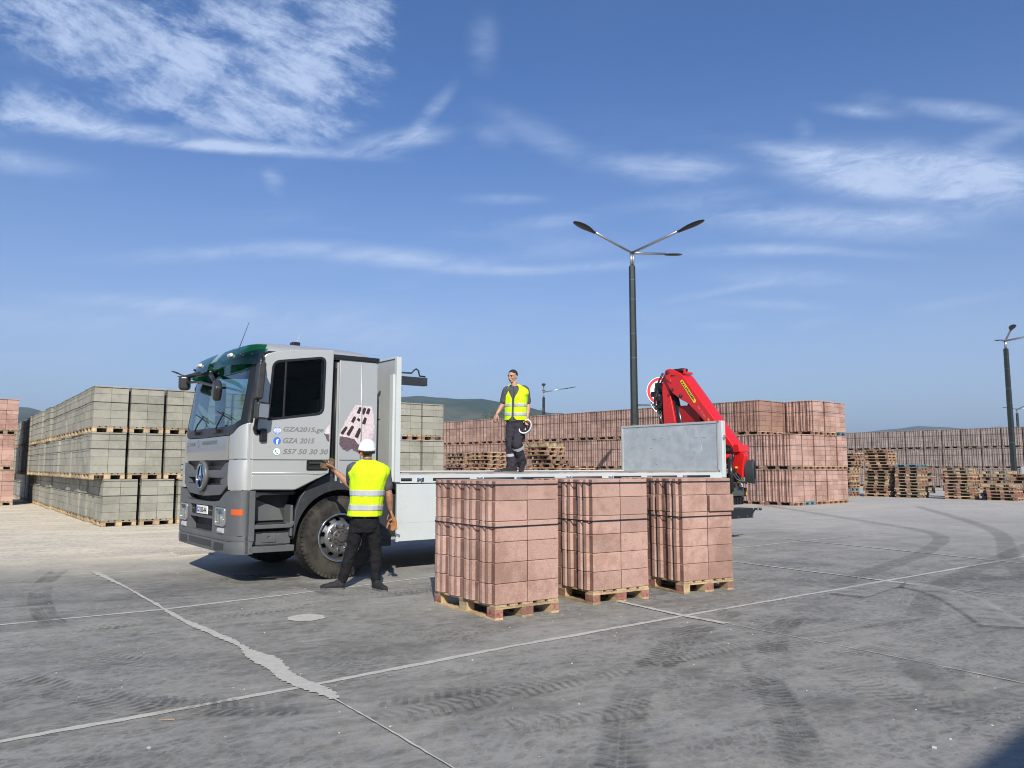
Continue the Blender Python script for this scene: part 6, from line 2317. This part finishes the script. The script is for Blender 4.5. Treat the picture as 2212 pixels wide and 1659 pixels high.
def limb(mb, pts, rs, n=14, squash=1.0):
    """smooth tapered tube with round ends"""
    pts = [Vector(p) for p in pts]
    P = []; R = []
    ext = [pts[0]] + pts + [pts[-1]]
    er = [rs[0]] + list(rs) + [rs[-1]]
    for i in range(1, len(ext) - 2):
        for j in range(5):
            t_ = j / 5
            a, b, c, d = ext[i - 1], ext[i], ext[i + 1], ext[i + 2]
            P.append(0.5 * ((2 * b) + (c - a) * t_ + (2 * a - 5 * b + 4 * c - d) * t_ ** 2 + (3 * b - a - 3 * c + d) * t_ ** 3))
            R.append(er[i] * (1 - t_) + er[i + 1] * t_)
    P.append(pts[-1]); R.append(rs[-1])
    d0 = (P[0] - P[1]).normalized(); d1 = (P[-1] - P[-2]).normalized()
    PP = [P[0] + d0 * R[0] * .9, P[0] + d0 * R[0] * .6] + P + [P[-1] + d1 * R[-1] * .6, P[-1] + d1 * R[-1] * .9]
    RR = [R[0] * .25, R[0] * .78] + R + [R[-1] * .78, R[-1] * .25]
    mb.tube(PP, RR, n, True, squash)


def remesh(mb, name, mat, parent, voxel=.008, smooth=3, disp=0.0, dscale=.12, factor=.5):
    me = mb.mesh(name)
    o = mesh_obj(name, me, None)
    r = o.modifiers.new('r', 'REMESH'); r.mode = 'VOXEL'; r.voxel_size = voxel
    s = o.modifiers.new('s', 'SMOOTH'); s.factor = factor; s.iterations = smooth
    me2 = evaluated_mesh(o, name)
    bpy.data.objects.remove(o)
    if disp:
        nv = len(me2.vertices)
        for vt in me2.vertices:
            c = vt.co
            f = noise.noise(Vector((c.x / dscale, c.y / dscale, c.z / (dscale * .8)))) + .5 * noise.noise(Vector((c.x / dscale * 2.3, c.y / dscale * 2.3, c.z / dscale * 2.9 + 7)))
            vt.co = c + vt.normal * f * disp
    me2.polygons.foreach_set('use_smooth', [True] * len(me2.polygons))
    me2.materials.clear(); me2.materials.append(mat)
    me2.name = name
    o = mesh_obj(name, me2, parent)
    return o


def hand(mb, wrist, fdir, side, normal, curl=.5, s=1.0, fat=1.0, spread=.10, thumb=.8):
    """palm and five bent fingers; side points to the thumb side"""
    f = Vector(fdir).normalized(); sd_ = Vector(side); sd_ = (sd_ - f * sd_.dot(f)).normalized(); nm = Vector(normal); nm = (nm - f * nm.dot(f) - sd_ * nm.dot(sd_)).normalized()
    w = Vector(wrist)
    for k, o in enumerate((-.028, -.010, .010, .028)):
        mb.tube([w - f * .01 * s, w + f * .04 * s + sd_ * o * s * .8, w + f * .085 * s + sd_ * o * s], [.017 * s * fat, .017 * s * fat, .0135 * s * fat], 8)
    for k, (o, L) in enumerate(((-.032, .060), (-.011, .074), (.011, .080), (.032, .070))):
        b = w + f * .085 * s + sd_ * o * s
        d = (f + sd_ * o * spread * 30 * .1).normalized()
        p = b; pts = [b - f * .02 * s]; ang = 0
        for j, q in enumerate((.45, .32, .23)):
            pts.append(p)
            ang += curl * (.6 + .3 * j)
            dd_ = (d * cos(ang) + nm * sin(ang)).normalized()
            p = p + dd_ * L * q * s
        pts.append(p)
        mb.tube(pts, [.0105 * s * fat, .0102 * s * fat, .0095 * s * fat, .009 * s * fat, .0075 * s * fat], 7)
    b = w + f * .025 * s + sd_ * .028 * s
    mb.tube([b - f * .01 * s, b + (f * .5 + sd_ * thumb) * .035 * s + nm * .01 * s, b + (f * .9 + sd_ * thumb * .9) * .062 * s + nm * .022 * s * (1 + curl), b + (f * 1.2 + sd_ * .7) * .08 * s + nm * .035 * s * (1 + curl)],
            [.014 * s * fat, .0135 * s * fat, .011 * s * fat, .008 * s * fat], 8)


def head(mb, c, yaw, pitch=0.0, s=1.0, roll=0.0):
    """c = centre of skull; the face looks along local -y before yaw"""
    M = Matrix.Translation(c) @ Matrix.Rotation(yaw, 4, 'Z') @ Matrix.Rotation(roll, 4, 'Y') @ Matrix.Rotation(pitch, 4, 'X') @ Matrix.Scale(s, 4)
    R3 = M.to_3x3()
    def sph(p, r, nu=16, nv=11):
        mb.sphere(tuple(M @ Vector(p)), r, nu, nv, R3)
    sph((0, .012, .028), (.076, .094, .088))         # skull
    sph((0, -.018, -.028), (.064, .070, .080))       # face
    sph((0, -.045, -.085), (.038, .040, .030))       # chin
    sph((0, -.02, -.072), (.052, .052, .036))        # jaw
    sph((0, -.078, .012), (.048, .018, .012))        # brow
    mb.tube([tuple(M @ Vector(q)) for q in ((0, -.082, .008), (0, -.098, -.018), (0, -.108, -.036), (0, -.088, -.046))], [.009 * s, .010 * s, .0135 * s, .008 * s], 8)
    sph((0, -.080, -.064), (.024, .014, .011))       # mouth
    for k in (-1, 1):
        sph((k * .036, -.066, -.025), (.020, .018, .020))   # cheek
        sph((k * .077, .012, -.018), (.010, .020, .032), 10, 8)   # ear
    return M


def face_details(M, parent, skin_lip, beard=False):
    R3 = M.to_3x3()
    e = MB()
    for k in (-1, 1): e.sphere(tuple(M @ Vector((k * .030, -.0765, -.004))), (.0125, .008, .0065), 10, 7, R3)
    e.build('eyes', simple('eye_dark', (.03, .02, .015), .3), parent, smooth=True)
    b = MB()
    for k in (-1, 1): b.tube([tuple(M @ Vector(q)) for q in ((k * .012, -.094, .014), (k * .032, -.093, .021), (k * .052, -.078, .014))], .0055, 6)
    b.build('eyebrows', HAIR, parent, smooth=True)
    l = MB(); l.tube([tuple(M @ Vector(q)) for q in ((-.024, -.088, -.068), (0, -.096, -.065), (.024, -.088, -.068))], .0055, 6)
    l.build('lips', simple('lips', (.28, .11, .09), .5), parent, smooth=True)


def torso_surface(name, levels, gap, mat, parent, off=0.0, z0=None, z1=None, n=64, nz=40, folds=.007, seed=0, yaw0=0.0, thick=.004, armholes=None):
    """open-fronted garment: rings interpolated through levels; gap(z)=half opening angle at the front (-y)"""
    zs = [l[0][2] for l in levels]
    z0 = zs[0] if z0 is None else z0; z1 = zs[-1] if z1 is None else z1
    mb = MB()
    grid = []
    for i in range(nz + 1):
        z = z0 + (z1 - z0) * i / nz
        for a_, b_ in zip(levels[:-1], levels[1:]):
            if z <= b_[0][2] + 1e-6:
                t_ = (z - a_[0][2]) / max(1e-6, b_[0][2] - a_[0][2])
                break
        else:
            a_, b_, t_ = levels[-2], levels[-1], 1.0
        c = Vector(a_[0]).lerp(Vector(b_[0]), t_); rx = a_[1] * (1 - t_) + b_[1] * t_; ry = a_[2] * (1 - t_) + b_[2] * t_; yaw = a_[3] * (1 - t_) + b_[3] * t_
        g = gap(z)
        row = []
        for j in range(n + 1):
            a = -pi / 2 + g + (2 * pi - 2 * g) * j / n
            ca, sa = cos(a), sin(a)
            e = 2.5
            x = (rx + off) * abs(ca) ** (2 / e) * (1 if ca > 0 else -1)
            y = (ry + off) * abs(sa) ** (2 / e) * (1 if sa > 0 else -1)
            f = noise.noise(Vector((cos(a) * 3.2 + seed, sin(a) * 3.2, z * 3.5))) + .6 * noise.noise(Vector((cos(a) * 8 + seed, sin(a) * 8, z * 6)))
            k = 1 + folds * f / .2
            x *= k; y *= k
            mb.v.append((c.x + x * cos(yaw) - y * sin(yaw), c.y + x * sin(yaw) + y * cos(yaw), z + (folds * .5 * f)))
            row.append(a)
        grid.append((z, row))
    for i in range(nz):
        for j in range(n):
            a = i * (n + 1) + j
            if armholes:
                zc = (grid[i][0] + grid[i + 1][0]) / 2; ac = grid[i][1][j]
                skip = False
                for (aa_, za, ra, rz) in armholes:
                    da = (ac - aa_ + pi) % (2 * pi) - pi
                    if (da / ra) ** 2 + ((zc - za) / rz) ** 2 < 1: skip = True
                if skip: continue
            mb.f.append((a, a + 1, a + n + 2, a + n + 1)); mb.mi.append(0)
    o = mb.build(name, mat, parent, smooth=True)
    s = o.modifiers.new('t', 'SOLIDIFY'); s.thickness = thick; s.offset = 1
    return o


def shoe(parent, heel, toe, s=1.0, up=(0, 0, 1), mat=SHOE, h=.0):
    heel = Vector(heel); toe = Vector(toe)
    d = (toe - heel); L = d.length; d.normalize()
    u_ = Vector(up); u_ = (u_ - d * u_.dot(d)).normalized(); sd_ = d.cross(u_)
    mb = MB()
    mb_s = MB()
    Mx = Matrix((d, sd_, u_)).transposed()
    def S(m, a, z, r): m.sphere(tuple(heel + d * a * L + u_ * z), r, 16, 10, Mx)
    S(mb, .16, .055, (.055, .041, .055)); S(mb, .42, .05, (.10, .043, .048)); S(mb, .72, .042, (.078, .047, .034)); S(mb, .25, .075, (.055, .040, .05)); S(mb, .86, .036, (.05, .038, .026))
    o = remesh(mb, 'shoe', mat, parent, .007, 4)
    for a, w_ in ((.06, .032), (.12, .04), (.3, .038), (.5, .037), (.7, .047), (.88, .040), (.98, .024)): pass
    out = []
    for a, w_ in ((.0, .018), (.05, .034), (.2, .040), (.45, .037), (.7, .049), (.9, .041), (1.0, .018)): out.append((a * L, w_))
    poly = out + [(a, -w_) for a, w_ in reversed(out)]
    poly = round_poly(poly, .02)
    n_ = len(poly)
    vs = [heel + d * a + sd_ * b for a, b in poly] + [heel + d * a + sd_ * b + u_ * .024 for a, b in poly]
    mb_s.add(vs, [tuple(range(n_))[::-1], tuple(range(n_, 2 * n_))] + [(i, (i + 1) % n_, n_ + (i + 1) % n_, n_ + i) for i in range(n_)])
    mb_s.build('sole', SOLE, o)
    return o


def sleeve(parent, pts, rs, name='sleeve', mat=TEE):
    mb = MB(); limb(mb, pts, rs, 16)
    return remesh(mb, name, mat, parent, .009, 3, .004, .06)


# ------------------------- the worker beside the truck
def worker():
    Y = 9.74
    q = lambda x, y, dy=0.0: at(658.3 + .2282 * x, 921.6 + .2282 * y, Y + dy)
    yaw = radians(-10)
    neck = q(590, 318, -.01); hc = q(593, 205, .0)
    shL = q(455, 398); shR = q(752, 415)
    elL = q(436, 560, .16); wrL = q(296, 428, .20)
    elR = q(798, 640, .0); wrR = q(812, 790, .08)
    hipL = q(500, 900); hipR = q(640, 900)
    knL = q(448, 1160, .03); anL = q(352, 1462, .02); knR = q(672, 1170, .05); anR = q(672, 1462, .03)
    pel = (hipL + hipR) / 2
    ch = q(607, 480); wa = q(588, 720)
    mb = MB()
    tor = [(pel + Vector((0, 0, -.05)), .13, .10, yaw), (pel + Vector((0, 0, .06)), .15, .105, yaw), (wa, .135, .095, yaw), (ch + Vector((0, 0, -.05)), .155, .11, yaw), (ch + Vector((0, 0, .05)), .17, .11, yaw), (q(604, 390), .165, .09, yaw), (q(600, 350), .09, .065, yaw)]
    stack_rings(mb, tor)
    limb(mb, [q(598, 380), neck, q(592, 270, .005)], [.07, .056, .055])
    limb(mb, [shL + Vector((.04, 0, 0)), shL, (shL + elL) / 2, elL], [.055, .058, .048, .041])
    limb(mb, [elL, elL.lerp(wrL, .35), wrL], [.046, .048, .030])
    limb(mb, [shR - Vector((.04, 0, 0)), shR, (shR + elR) / 2, elR], [.055, .056, .047, .039])
    limb(mb, [elR, elR.lerp(wrR, .35), wrR], [.044, .045, .029])
    limb(mb, [hipL, knL, anL], [.08, .055, .038]); limb(mb, [hipR, knR, anR], [.08, .055, .038])
    hand(mb, wrL + (wrL - elL).normalized() * .01, (-.75, .25, .62), (-.3, -.3, .8), (-.4, .5, -.6), .75)
    hand(mb, wrR, (.22, .12, -.95), (-.3, .9, 0), (-.9, -.2, -.2), .7)
    M = head(mb, hc + Vector((0, 0, -.005)), radians(180 - 14), radians(-4))
    body = remesh(mb, 'person', SKINA, None, .0062, 2)
    tag(body, 'worker in white helmet and yellow vest seen from behind at the truck door', 'person')
    # trousers
    tm = MB()
    stack_rings(tm, [(pel + Vector((0, 0, -.13)), .155, .115, yaw), (pel + Vector((0, 0, -.04)), .175, .13, yaw), (pel + Vector((0, 0, .06)), .165, .12, yaw), (wa + Vector((0, 0, -.10)), .158, .115, yaw)])
    limb(tm, [hipL + Vector((.01, 0, -.02)), hipL.lerp(knL, .45), knL, knL.lerp(anL, .5), anL + Vector((0, 0, .01))], [.100, .094, .076, .070, .058])
    limb(tm, [hipR + Vector((-.01, 0, -.02)), hipR.lerp(knR, .45), knR, knR.lerp(anR, .5), anR + Vector((0, 0, .01))], [.100, .094, .076, .070, .058])
    remesh(tm, 'trousers', BLACKT, body, .010, 4, .012, .07)
    # shoes
    hL = q(372, 1545); tL = q(178, 1552, -.02); hR = q(655, 1535); tR = q(782, 1548, -.05)
    for (a, b) in ((hL, tL), (hR, tR)):
        a.z = .0; b.z = .0
        dd_ = (b - a).normalized()
        shoe(body, a, a + dd_ * .285 if (b - a).length > .2 else a + Vector((dd_.x, dd_.y - .75, 0)).normalized() * .27)
    # tee shirt
    sleeve(body, [shL + Vector((.07, 0, .0)), shL + Vector((.0, 0, -.0)), shL.lerp(elL, .66)], [.072, .078, .070])
    sleeve(body, [shR - Vector((.07, 0, .0)), shR + Vector((-.0, 0, 0)), shR.lerp(elR, .70)], [.072, .076, .066])
    cm = MB(); cm.tube([neck + Vector((0, 0, -.035)), neck + Vector((0, 0, .022))], [.075, .062], 20)
    cm.build('collar', TEE, body, smooth=True)
    # vest
    hem = q(568, 846); yv = yaw + pi; lv = [(hem, .205, .155, yv), (wa + Vector((0, 0, .0)), .20, .15, yv), (q(600, 600), .21, .155, yv), (q(612, 500), .232, .158, yv), (q(612, 440), .262, .16, yv), (q(608, 395), .262, .145, yv), (q(604, 360), .215, .12, yv), (q(600, 338), .14, .095, yv), (q(597, 315), .085, .08, yv)]
    vs_ = torso_surface('vest', lv, lambda z: .12, HIVIS, body, 0, seed=1.3, folds=.012, yaw0=yaw)
    # turn: opening is on the far side of him
    for y0, y1 in ((600, 655), (737, 790)):
        za = q(590, y1).z; zb = q(590, y0).z
        lv2 = lv
        torso_surface('reflective_band', lv, lambda z: .12, REFL, vs_, .005, za, zb, nz=6, seed=1.3, folds=.012, thick=.002)
    for ob in [vs_] + [c for c in bpy.data.objects if c.parent == vs_]:
        pass
    # helmet
    hm = MB()
    hb = q(590, 212)
    prof = [(.128, -.0), (.134, .006), (.131, .030), (.126, .036), (.122, .06), (.108, .10), (.082, .132), (.045, .150), (.0, .156)]
    hm.lathe(prof, (0, 0, 0), 'z', 40)
    for a in range(-3, 4):
        pass
    for yy in (-.022, .0, .022):
        hm.tube([(yy, -.11, .095), (yy, -.06, .148 - abs(yy) * .3), (yy, .02, .162 - abs(yy) * .3), (yy, .09, .122)], .006, 6)
    hat = hm.build('hard_hat', HELM, body, loc=(hb.x, hb.y - .0, hb.z - .018), rot=(radians(3), radians(5), radians(-14)), smooth=True)
    hat.scale = (.80, 1.04, .93)
    pk = MB(); pk.prism([(-.10, .09), (-.06, .165), (.06, .165), (.10, .09)], -.004, .006, 'z')
    pk.build('peak', HELM, hat, bevel=.003)
    lm = MB(); lm.lathe([(.120, -.035), (.123, .004), (.117, .004), (.114, -.035)], (0, 0, 0), 'z', 32, True)
    lm.build('head_strap', STRAPB, hat, smooth=True)
    MB().lathe([(0, -.014), (.017, -.014), (.019, 0)], (-.02, -.118, -.036), 'y', 16).build('strap_knob', simple('knob_orange', (.75, .07, .01), .4), hat)
    hr = MB(); hr.sphere((hc.x, hc.y - .012, hc.z - .005), (.077, .098, .085), 18, 12)
    hr.build('hair', HAIR, body, smooth=True)
    # gloves in his hands
    g = MB()
    c = q(238, 372, .22)
    hand(g, c + Vector((.01, 0, -.03)), (.10, .1, 1), (-1, 0, .1), (.2, -1, 0), .35, .85, 1.25, .9)
    hand(g, c + Vector((-.0, -.02, -.02)), (-.9, -.1, .25), (0, 0, 1), (0, -1, 0), .4, .8, 1.2, .9)
    o = remesh(g, 'work_glove', GLOVEB, None, .008, 2)
    tag(o, 'pair of brown work gloves held up in the helmeted worker\'s left hand', 'glove')
    g = MB()
    hand(g, wrR + Vector((.03, .03, -.10)), (.12, .0, -1), (-.7, .2, 0), (.0, -1, 0), .16, 1.0, 1.3, 1.1)
    limb(g, [wrR + Vector((.02, .03, -.07)), wrR + Vector((.03, .03, -.12))], [.034, .042], squash=.6)
    o = remesh(g, 'work_glove', GLOVET, None, .008, 2)
    tag(o, 'tan leather work glove hanging fingers down from the worker\'s right hand', 'glove')
    return body


# ------------------------- the man on the truck bed
def deck_man():
    Y = 13.35
    q = lambda x, y, dy=0.0: at(855.8 + .248 * x, 746.1 + .248 * y, Y + dy)
    yaw = radians(-22)
    hc = q(1014, 268, .02); neck = q(1030, 352, .03)
    shL = q(962, 395, .02); shR = q(1122, 388, .04)
    elL = q(925, 520, .05); wrL = q(876, 600, -.02)
    elR = q(1150, 520, .05); wrR = q(1142, 625, -.02)
    pel = q(1040, 690, .02); hipL = q(1000, 700, .02); hipR = q(1078, 700, .02)
    knL = q(992, 865, -.02); anL = q(1008, 1040, .03); knR = q(1052, 860, -.14); anR = q(1090, 1020, .06)
    ch = q(1045, 450, .03); wa = q(1040, 590, .02)
    mb = MB()
    stack_rings(mb, [(pel + Vector((0, 0, -.07)), .13, .10, yaw), (pel + Vector((0, 0, .04)), .145, .10, yaw), (wa, .13, .095, yaw), (ch + Vector((0, 0, -.05)), .15, .105, yaw), (ch + Vector((0, 0, .05)), .165, .105, yaw), (q(1042, 395, .03), .16, .085, yaw), (q(1036, 372, .03), .09, .06, yaw)])
    limb(mb, [q(1038, 385, .03), neck, q(1026, 322, .03)], [.065, .054, .052])
    limb(mb, [shL + Vector((.03, 0, 0)), shL, (shL + elL) / 2, elL], [.052, .055, .045, .037])
    limb(mb, [elL, elL.lerp(wrL, .3), wrL], [.038, .040, .025])
    limb(mb, [shR - Vector((.03, 0, 0)), shR, (shR + elR) / 2, elR], [.052, .055, .045, .038])
    limb(mb, [elR, elR.lerp(wrR, .3), wrR], [.039, .041, .026])
    limb(mb, [hipL, knL, anL], [.08, .052, .036]); limb(mb, [hipR, knR, anR], [.08, .052, .036])
    hand(mb, wrL, (-.38, -.1, -.92), (.6, -.7, -.1), (.8, .3, -.2), .42)
    hand(mb, wrR, (-.02, -.15, -1), (-.9, -.3, 0), (.1, -1, .0), .35)
    fy = radians(-33)
    M = head(mb, hc + Vector((0, 0, -.004)), fy, radians(6), .98)
    body = remesh(mb, 'person', SKIN, None, .0062, 2)
    tag(body, 'dark haired man in yellow vest on the truck bed, a helmet in hand', 'person')
    face_details(M, body, None)
    R3 = M.to_3x3()
    hm = MB()
    hm.sphere(tuple(M @ Vector((0, .020, .036))), (.080, .096, .088), 20, 14, R3)
    k = MB()
    # hair cap: keep only what lies above the forehead line and behind the temples
    inv = M.inverted()
    me = hm.mesh('hair', smooth=True)
    bm = bmesh.new(); bm.from_mesh(me)
    kill = []
    for f in bm.faces:
        c = inv @ f.calc_center_median()
        if (c.y < -.02 and c.z < .062) or (c.y >= -.02 and c.z < -.0 and c.y < .03) or c.z < -.04: kill.append(f)
    bmesh.ops.delete(bm, geom=kill, context='FACES')
    bm.to_mesh(me); bm.free()
    me.materials.append(HAIR)
    mesh_obj('hair', me, body)
    tm = MB()
    stack_rings(tm, [(pel + Vector((0, 0, -.13)), .15, .11, yaw), (pel + Vector((0, 0, -.04)), .168, .12, yaw), (pel + Vector((0, 0, .06)), .158, .115, yaw), (wa + Vector((0, 0, -.06)), .15, .112, yaw)])
    limb(tm, [hipL + Vector((.005, 0, -.02)), hipL.lerp(knL, .45), knL, knL.lerp(anL, .5), anL + Vector((0, -.01, -.03))], [.094, .092, .082, .084, .092])
    limb(tm, [hipR + Vector((-.005, 0, -.02)), hipR.lerp(knR, .45), knR, knR.lerp(anR, .5), anR + Vector((0, 0, -.01))], [.096, .098, .086, .086, .092])
    tr = remesh(tm, 'trousers', NAVYT, body, .010, 4, .015, .08)
    # cargo pocket and the reflective bands on the shins
    for (a, b, t0, t1, r) in ((knL, anL, .42, .56, .092), (knR, anR, .10, .25, .097)):
        bm_ = MB(); bm_.tube([a.lerp(b, t0), a.lerp(b, t1)], [r, r], 24, False)
        bm_.build('reflective_band', REFL, tr, smooth=True)
    pk = q(1092, 790, .0)
    rbox('cargo_pocket', (pk.x + .015, pk.y + .0, pk.z), (.07, .15, .20), NAVYT, tr, (0, 0, radians(10)), .02)
    z = 1.407
    hL = q(1050, 1085, .0); tL = q(945, 1092, -.08); hL.z = z; tL.z = z
    shoe(body, hL, hL + (tL - hL).normalized() * .28)
    tR = q(1088, 1085, -.16); tR.z = z + .01
    hR = tR + Vector((.045, .20, .10))
    shoe(body, hR, hR + (tR - hR).normalized() * .28, up=(0, -.3, 1))
    sleeve(body, [shL + Vector((.06, 0, 0)), shL + Vector((.0, 0, -.0)), shL.lerp(elL, .72)], [.068, .072, .064])
    sleeve(body, [shR - Vector((.06, 0, .0)), shR + Vector((-.0, 0, -.0)), shR.lerp(elR, .76)], [.068, .073, .065])
    # tee shirt under the vest
    lt = [(q(1040, 668, .02), .162, .125, yaw), (wa, .158, .122, yaw), (ch, .172, .128, yaw), (q(1043, 410, .03), .168, .104, yaw), (q(1036, 372, .03), .10, .078, yaw), (q(1032, 358, .03), .066, .064, yaw)]
    torso_surface('tee_shirt', lt, lambda zz: .0, TEE, body, 0, seed=4.1, folds=.006)
    ht = q(1040, 655).z; zt = q(1040, 352).z; zv = q(1040, 470).z
    def gp(zz):
        if zz > zv: return .06 + .52 * ((zz - zv) / (zt - zv)) ** 1.1
        if zz < ht + .07: return .06 + .25 * (1 - (zz - ht) / .07) ** 2
        return .055
    lv = [(q(1040, 655, .02), .188, .145, yaw), (wa, .183, .14, yaw), (ch, .197, .145, yaw), (q(1045, 425, .03), .225, .135, yaw), (q(1043, 395, .03), .218, .122, yaw), (q(1040, 374, .03), .175, .10, yaw), (q(1036, 358, .03), .125, .088, yaw), (q(1033, 343, .03), .085, .074, yaw)]
    vst = torso_surface('vest', lv, gp, HIVIS, body, 0, seed=2.2, folds=.012)
    for y0, y1 in ((510, 537), (589, 617)):
        torso_surface('reflective_band', lv, lambda zz: .06, REFL, vst, .005, q(1040, y1).z, q(1040, y0).z, nz=5, seed=2.2, folds=.012, thick=.002)
    # helmet in his left hand, open side to us
    hcn = q(1131, 716, -.10)
    hm = MB(); hm.lathe([(.138, 0), (.131, .032), (.124, .036), (.12, .06), (.106, .10), (.08, .132), (.045, .15), (0, .156)], (0, 0, 0), 'z', 40)
    hm.lathe([(.138, 0), (.118, .002), (.114, .05), (.09, .11), (.04, .14), (0, .143)], (0, 0, 0), 'z', 40)
    hat = hm.build('hard_hat', HELM, None, smooth=True)
    axis = Vector((.36, .82, -.44)).normalized()
    hat.location = hcn - axis * .05
    hat.rotation_euler = axis.to_track_quat('Z', 'Y').to_euler()
    hat.scale = (.86, 1.02, 1)
    tag(hat, 'white helmet held by the man on the truck bed, its straps showing', 'helmet')
    hb2 = MB(); hb2.lathe([(.113, .008), (.109, .008), (.108, .045), (.112, .045)], (0, 0, 0), 'z', 32, True)
    hb2.build('head_band', simple('tan_band', (.45, .27, .10), .7), hat, smooth=True)
    st_ = MB()
    for k in range(3):
        a = k * pi / 3
        st_.tube([(.108 * cos(a), .108 * sin(a), .04), (.05 * cos(a), .05 * sin(a), .10), (-.05 * cos(a), -.05 * sin(a), .10), (-.108 * cos(a), -.108 * sin(a), .04)], .009, 6)
    for k in range(10):
        a = 3.6 + k * .28
        st_.box(-.02, .02, -.012, .012, -.012, .012, Matrix.Translation((.098 * cos(a), .098 * sin(a), .012)) @ Matrix.Rotation(a * 2.2, 4, 'Z'))
    st_.build('cradle_straps', STRAPB, hat)
    MB().sphere((.02, -.082, .02), (.022, .022, .014), 12, 8).build('strap_knob', simple('knob_red', (.7, .02, .02), .4), hat, smooth=True)
    return body


worker()
deck_man()

# ------------------------------------------------------------------ settings
SC.render.engine = 'CYCLES'
SC.cycles.max_bounces = 8
SC.cycles.filter_width = 1.05
SC.cycles.transparent_max_bounces = 24
SC.cycles.volume_bounces = 0
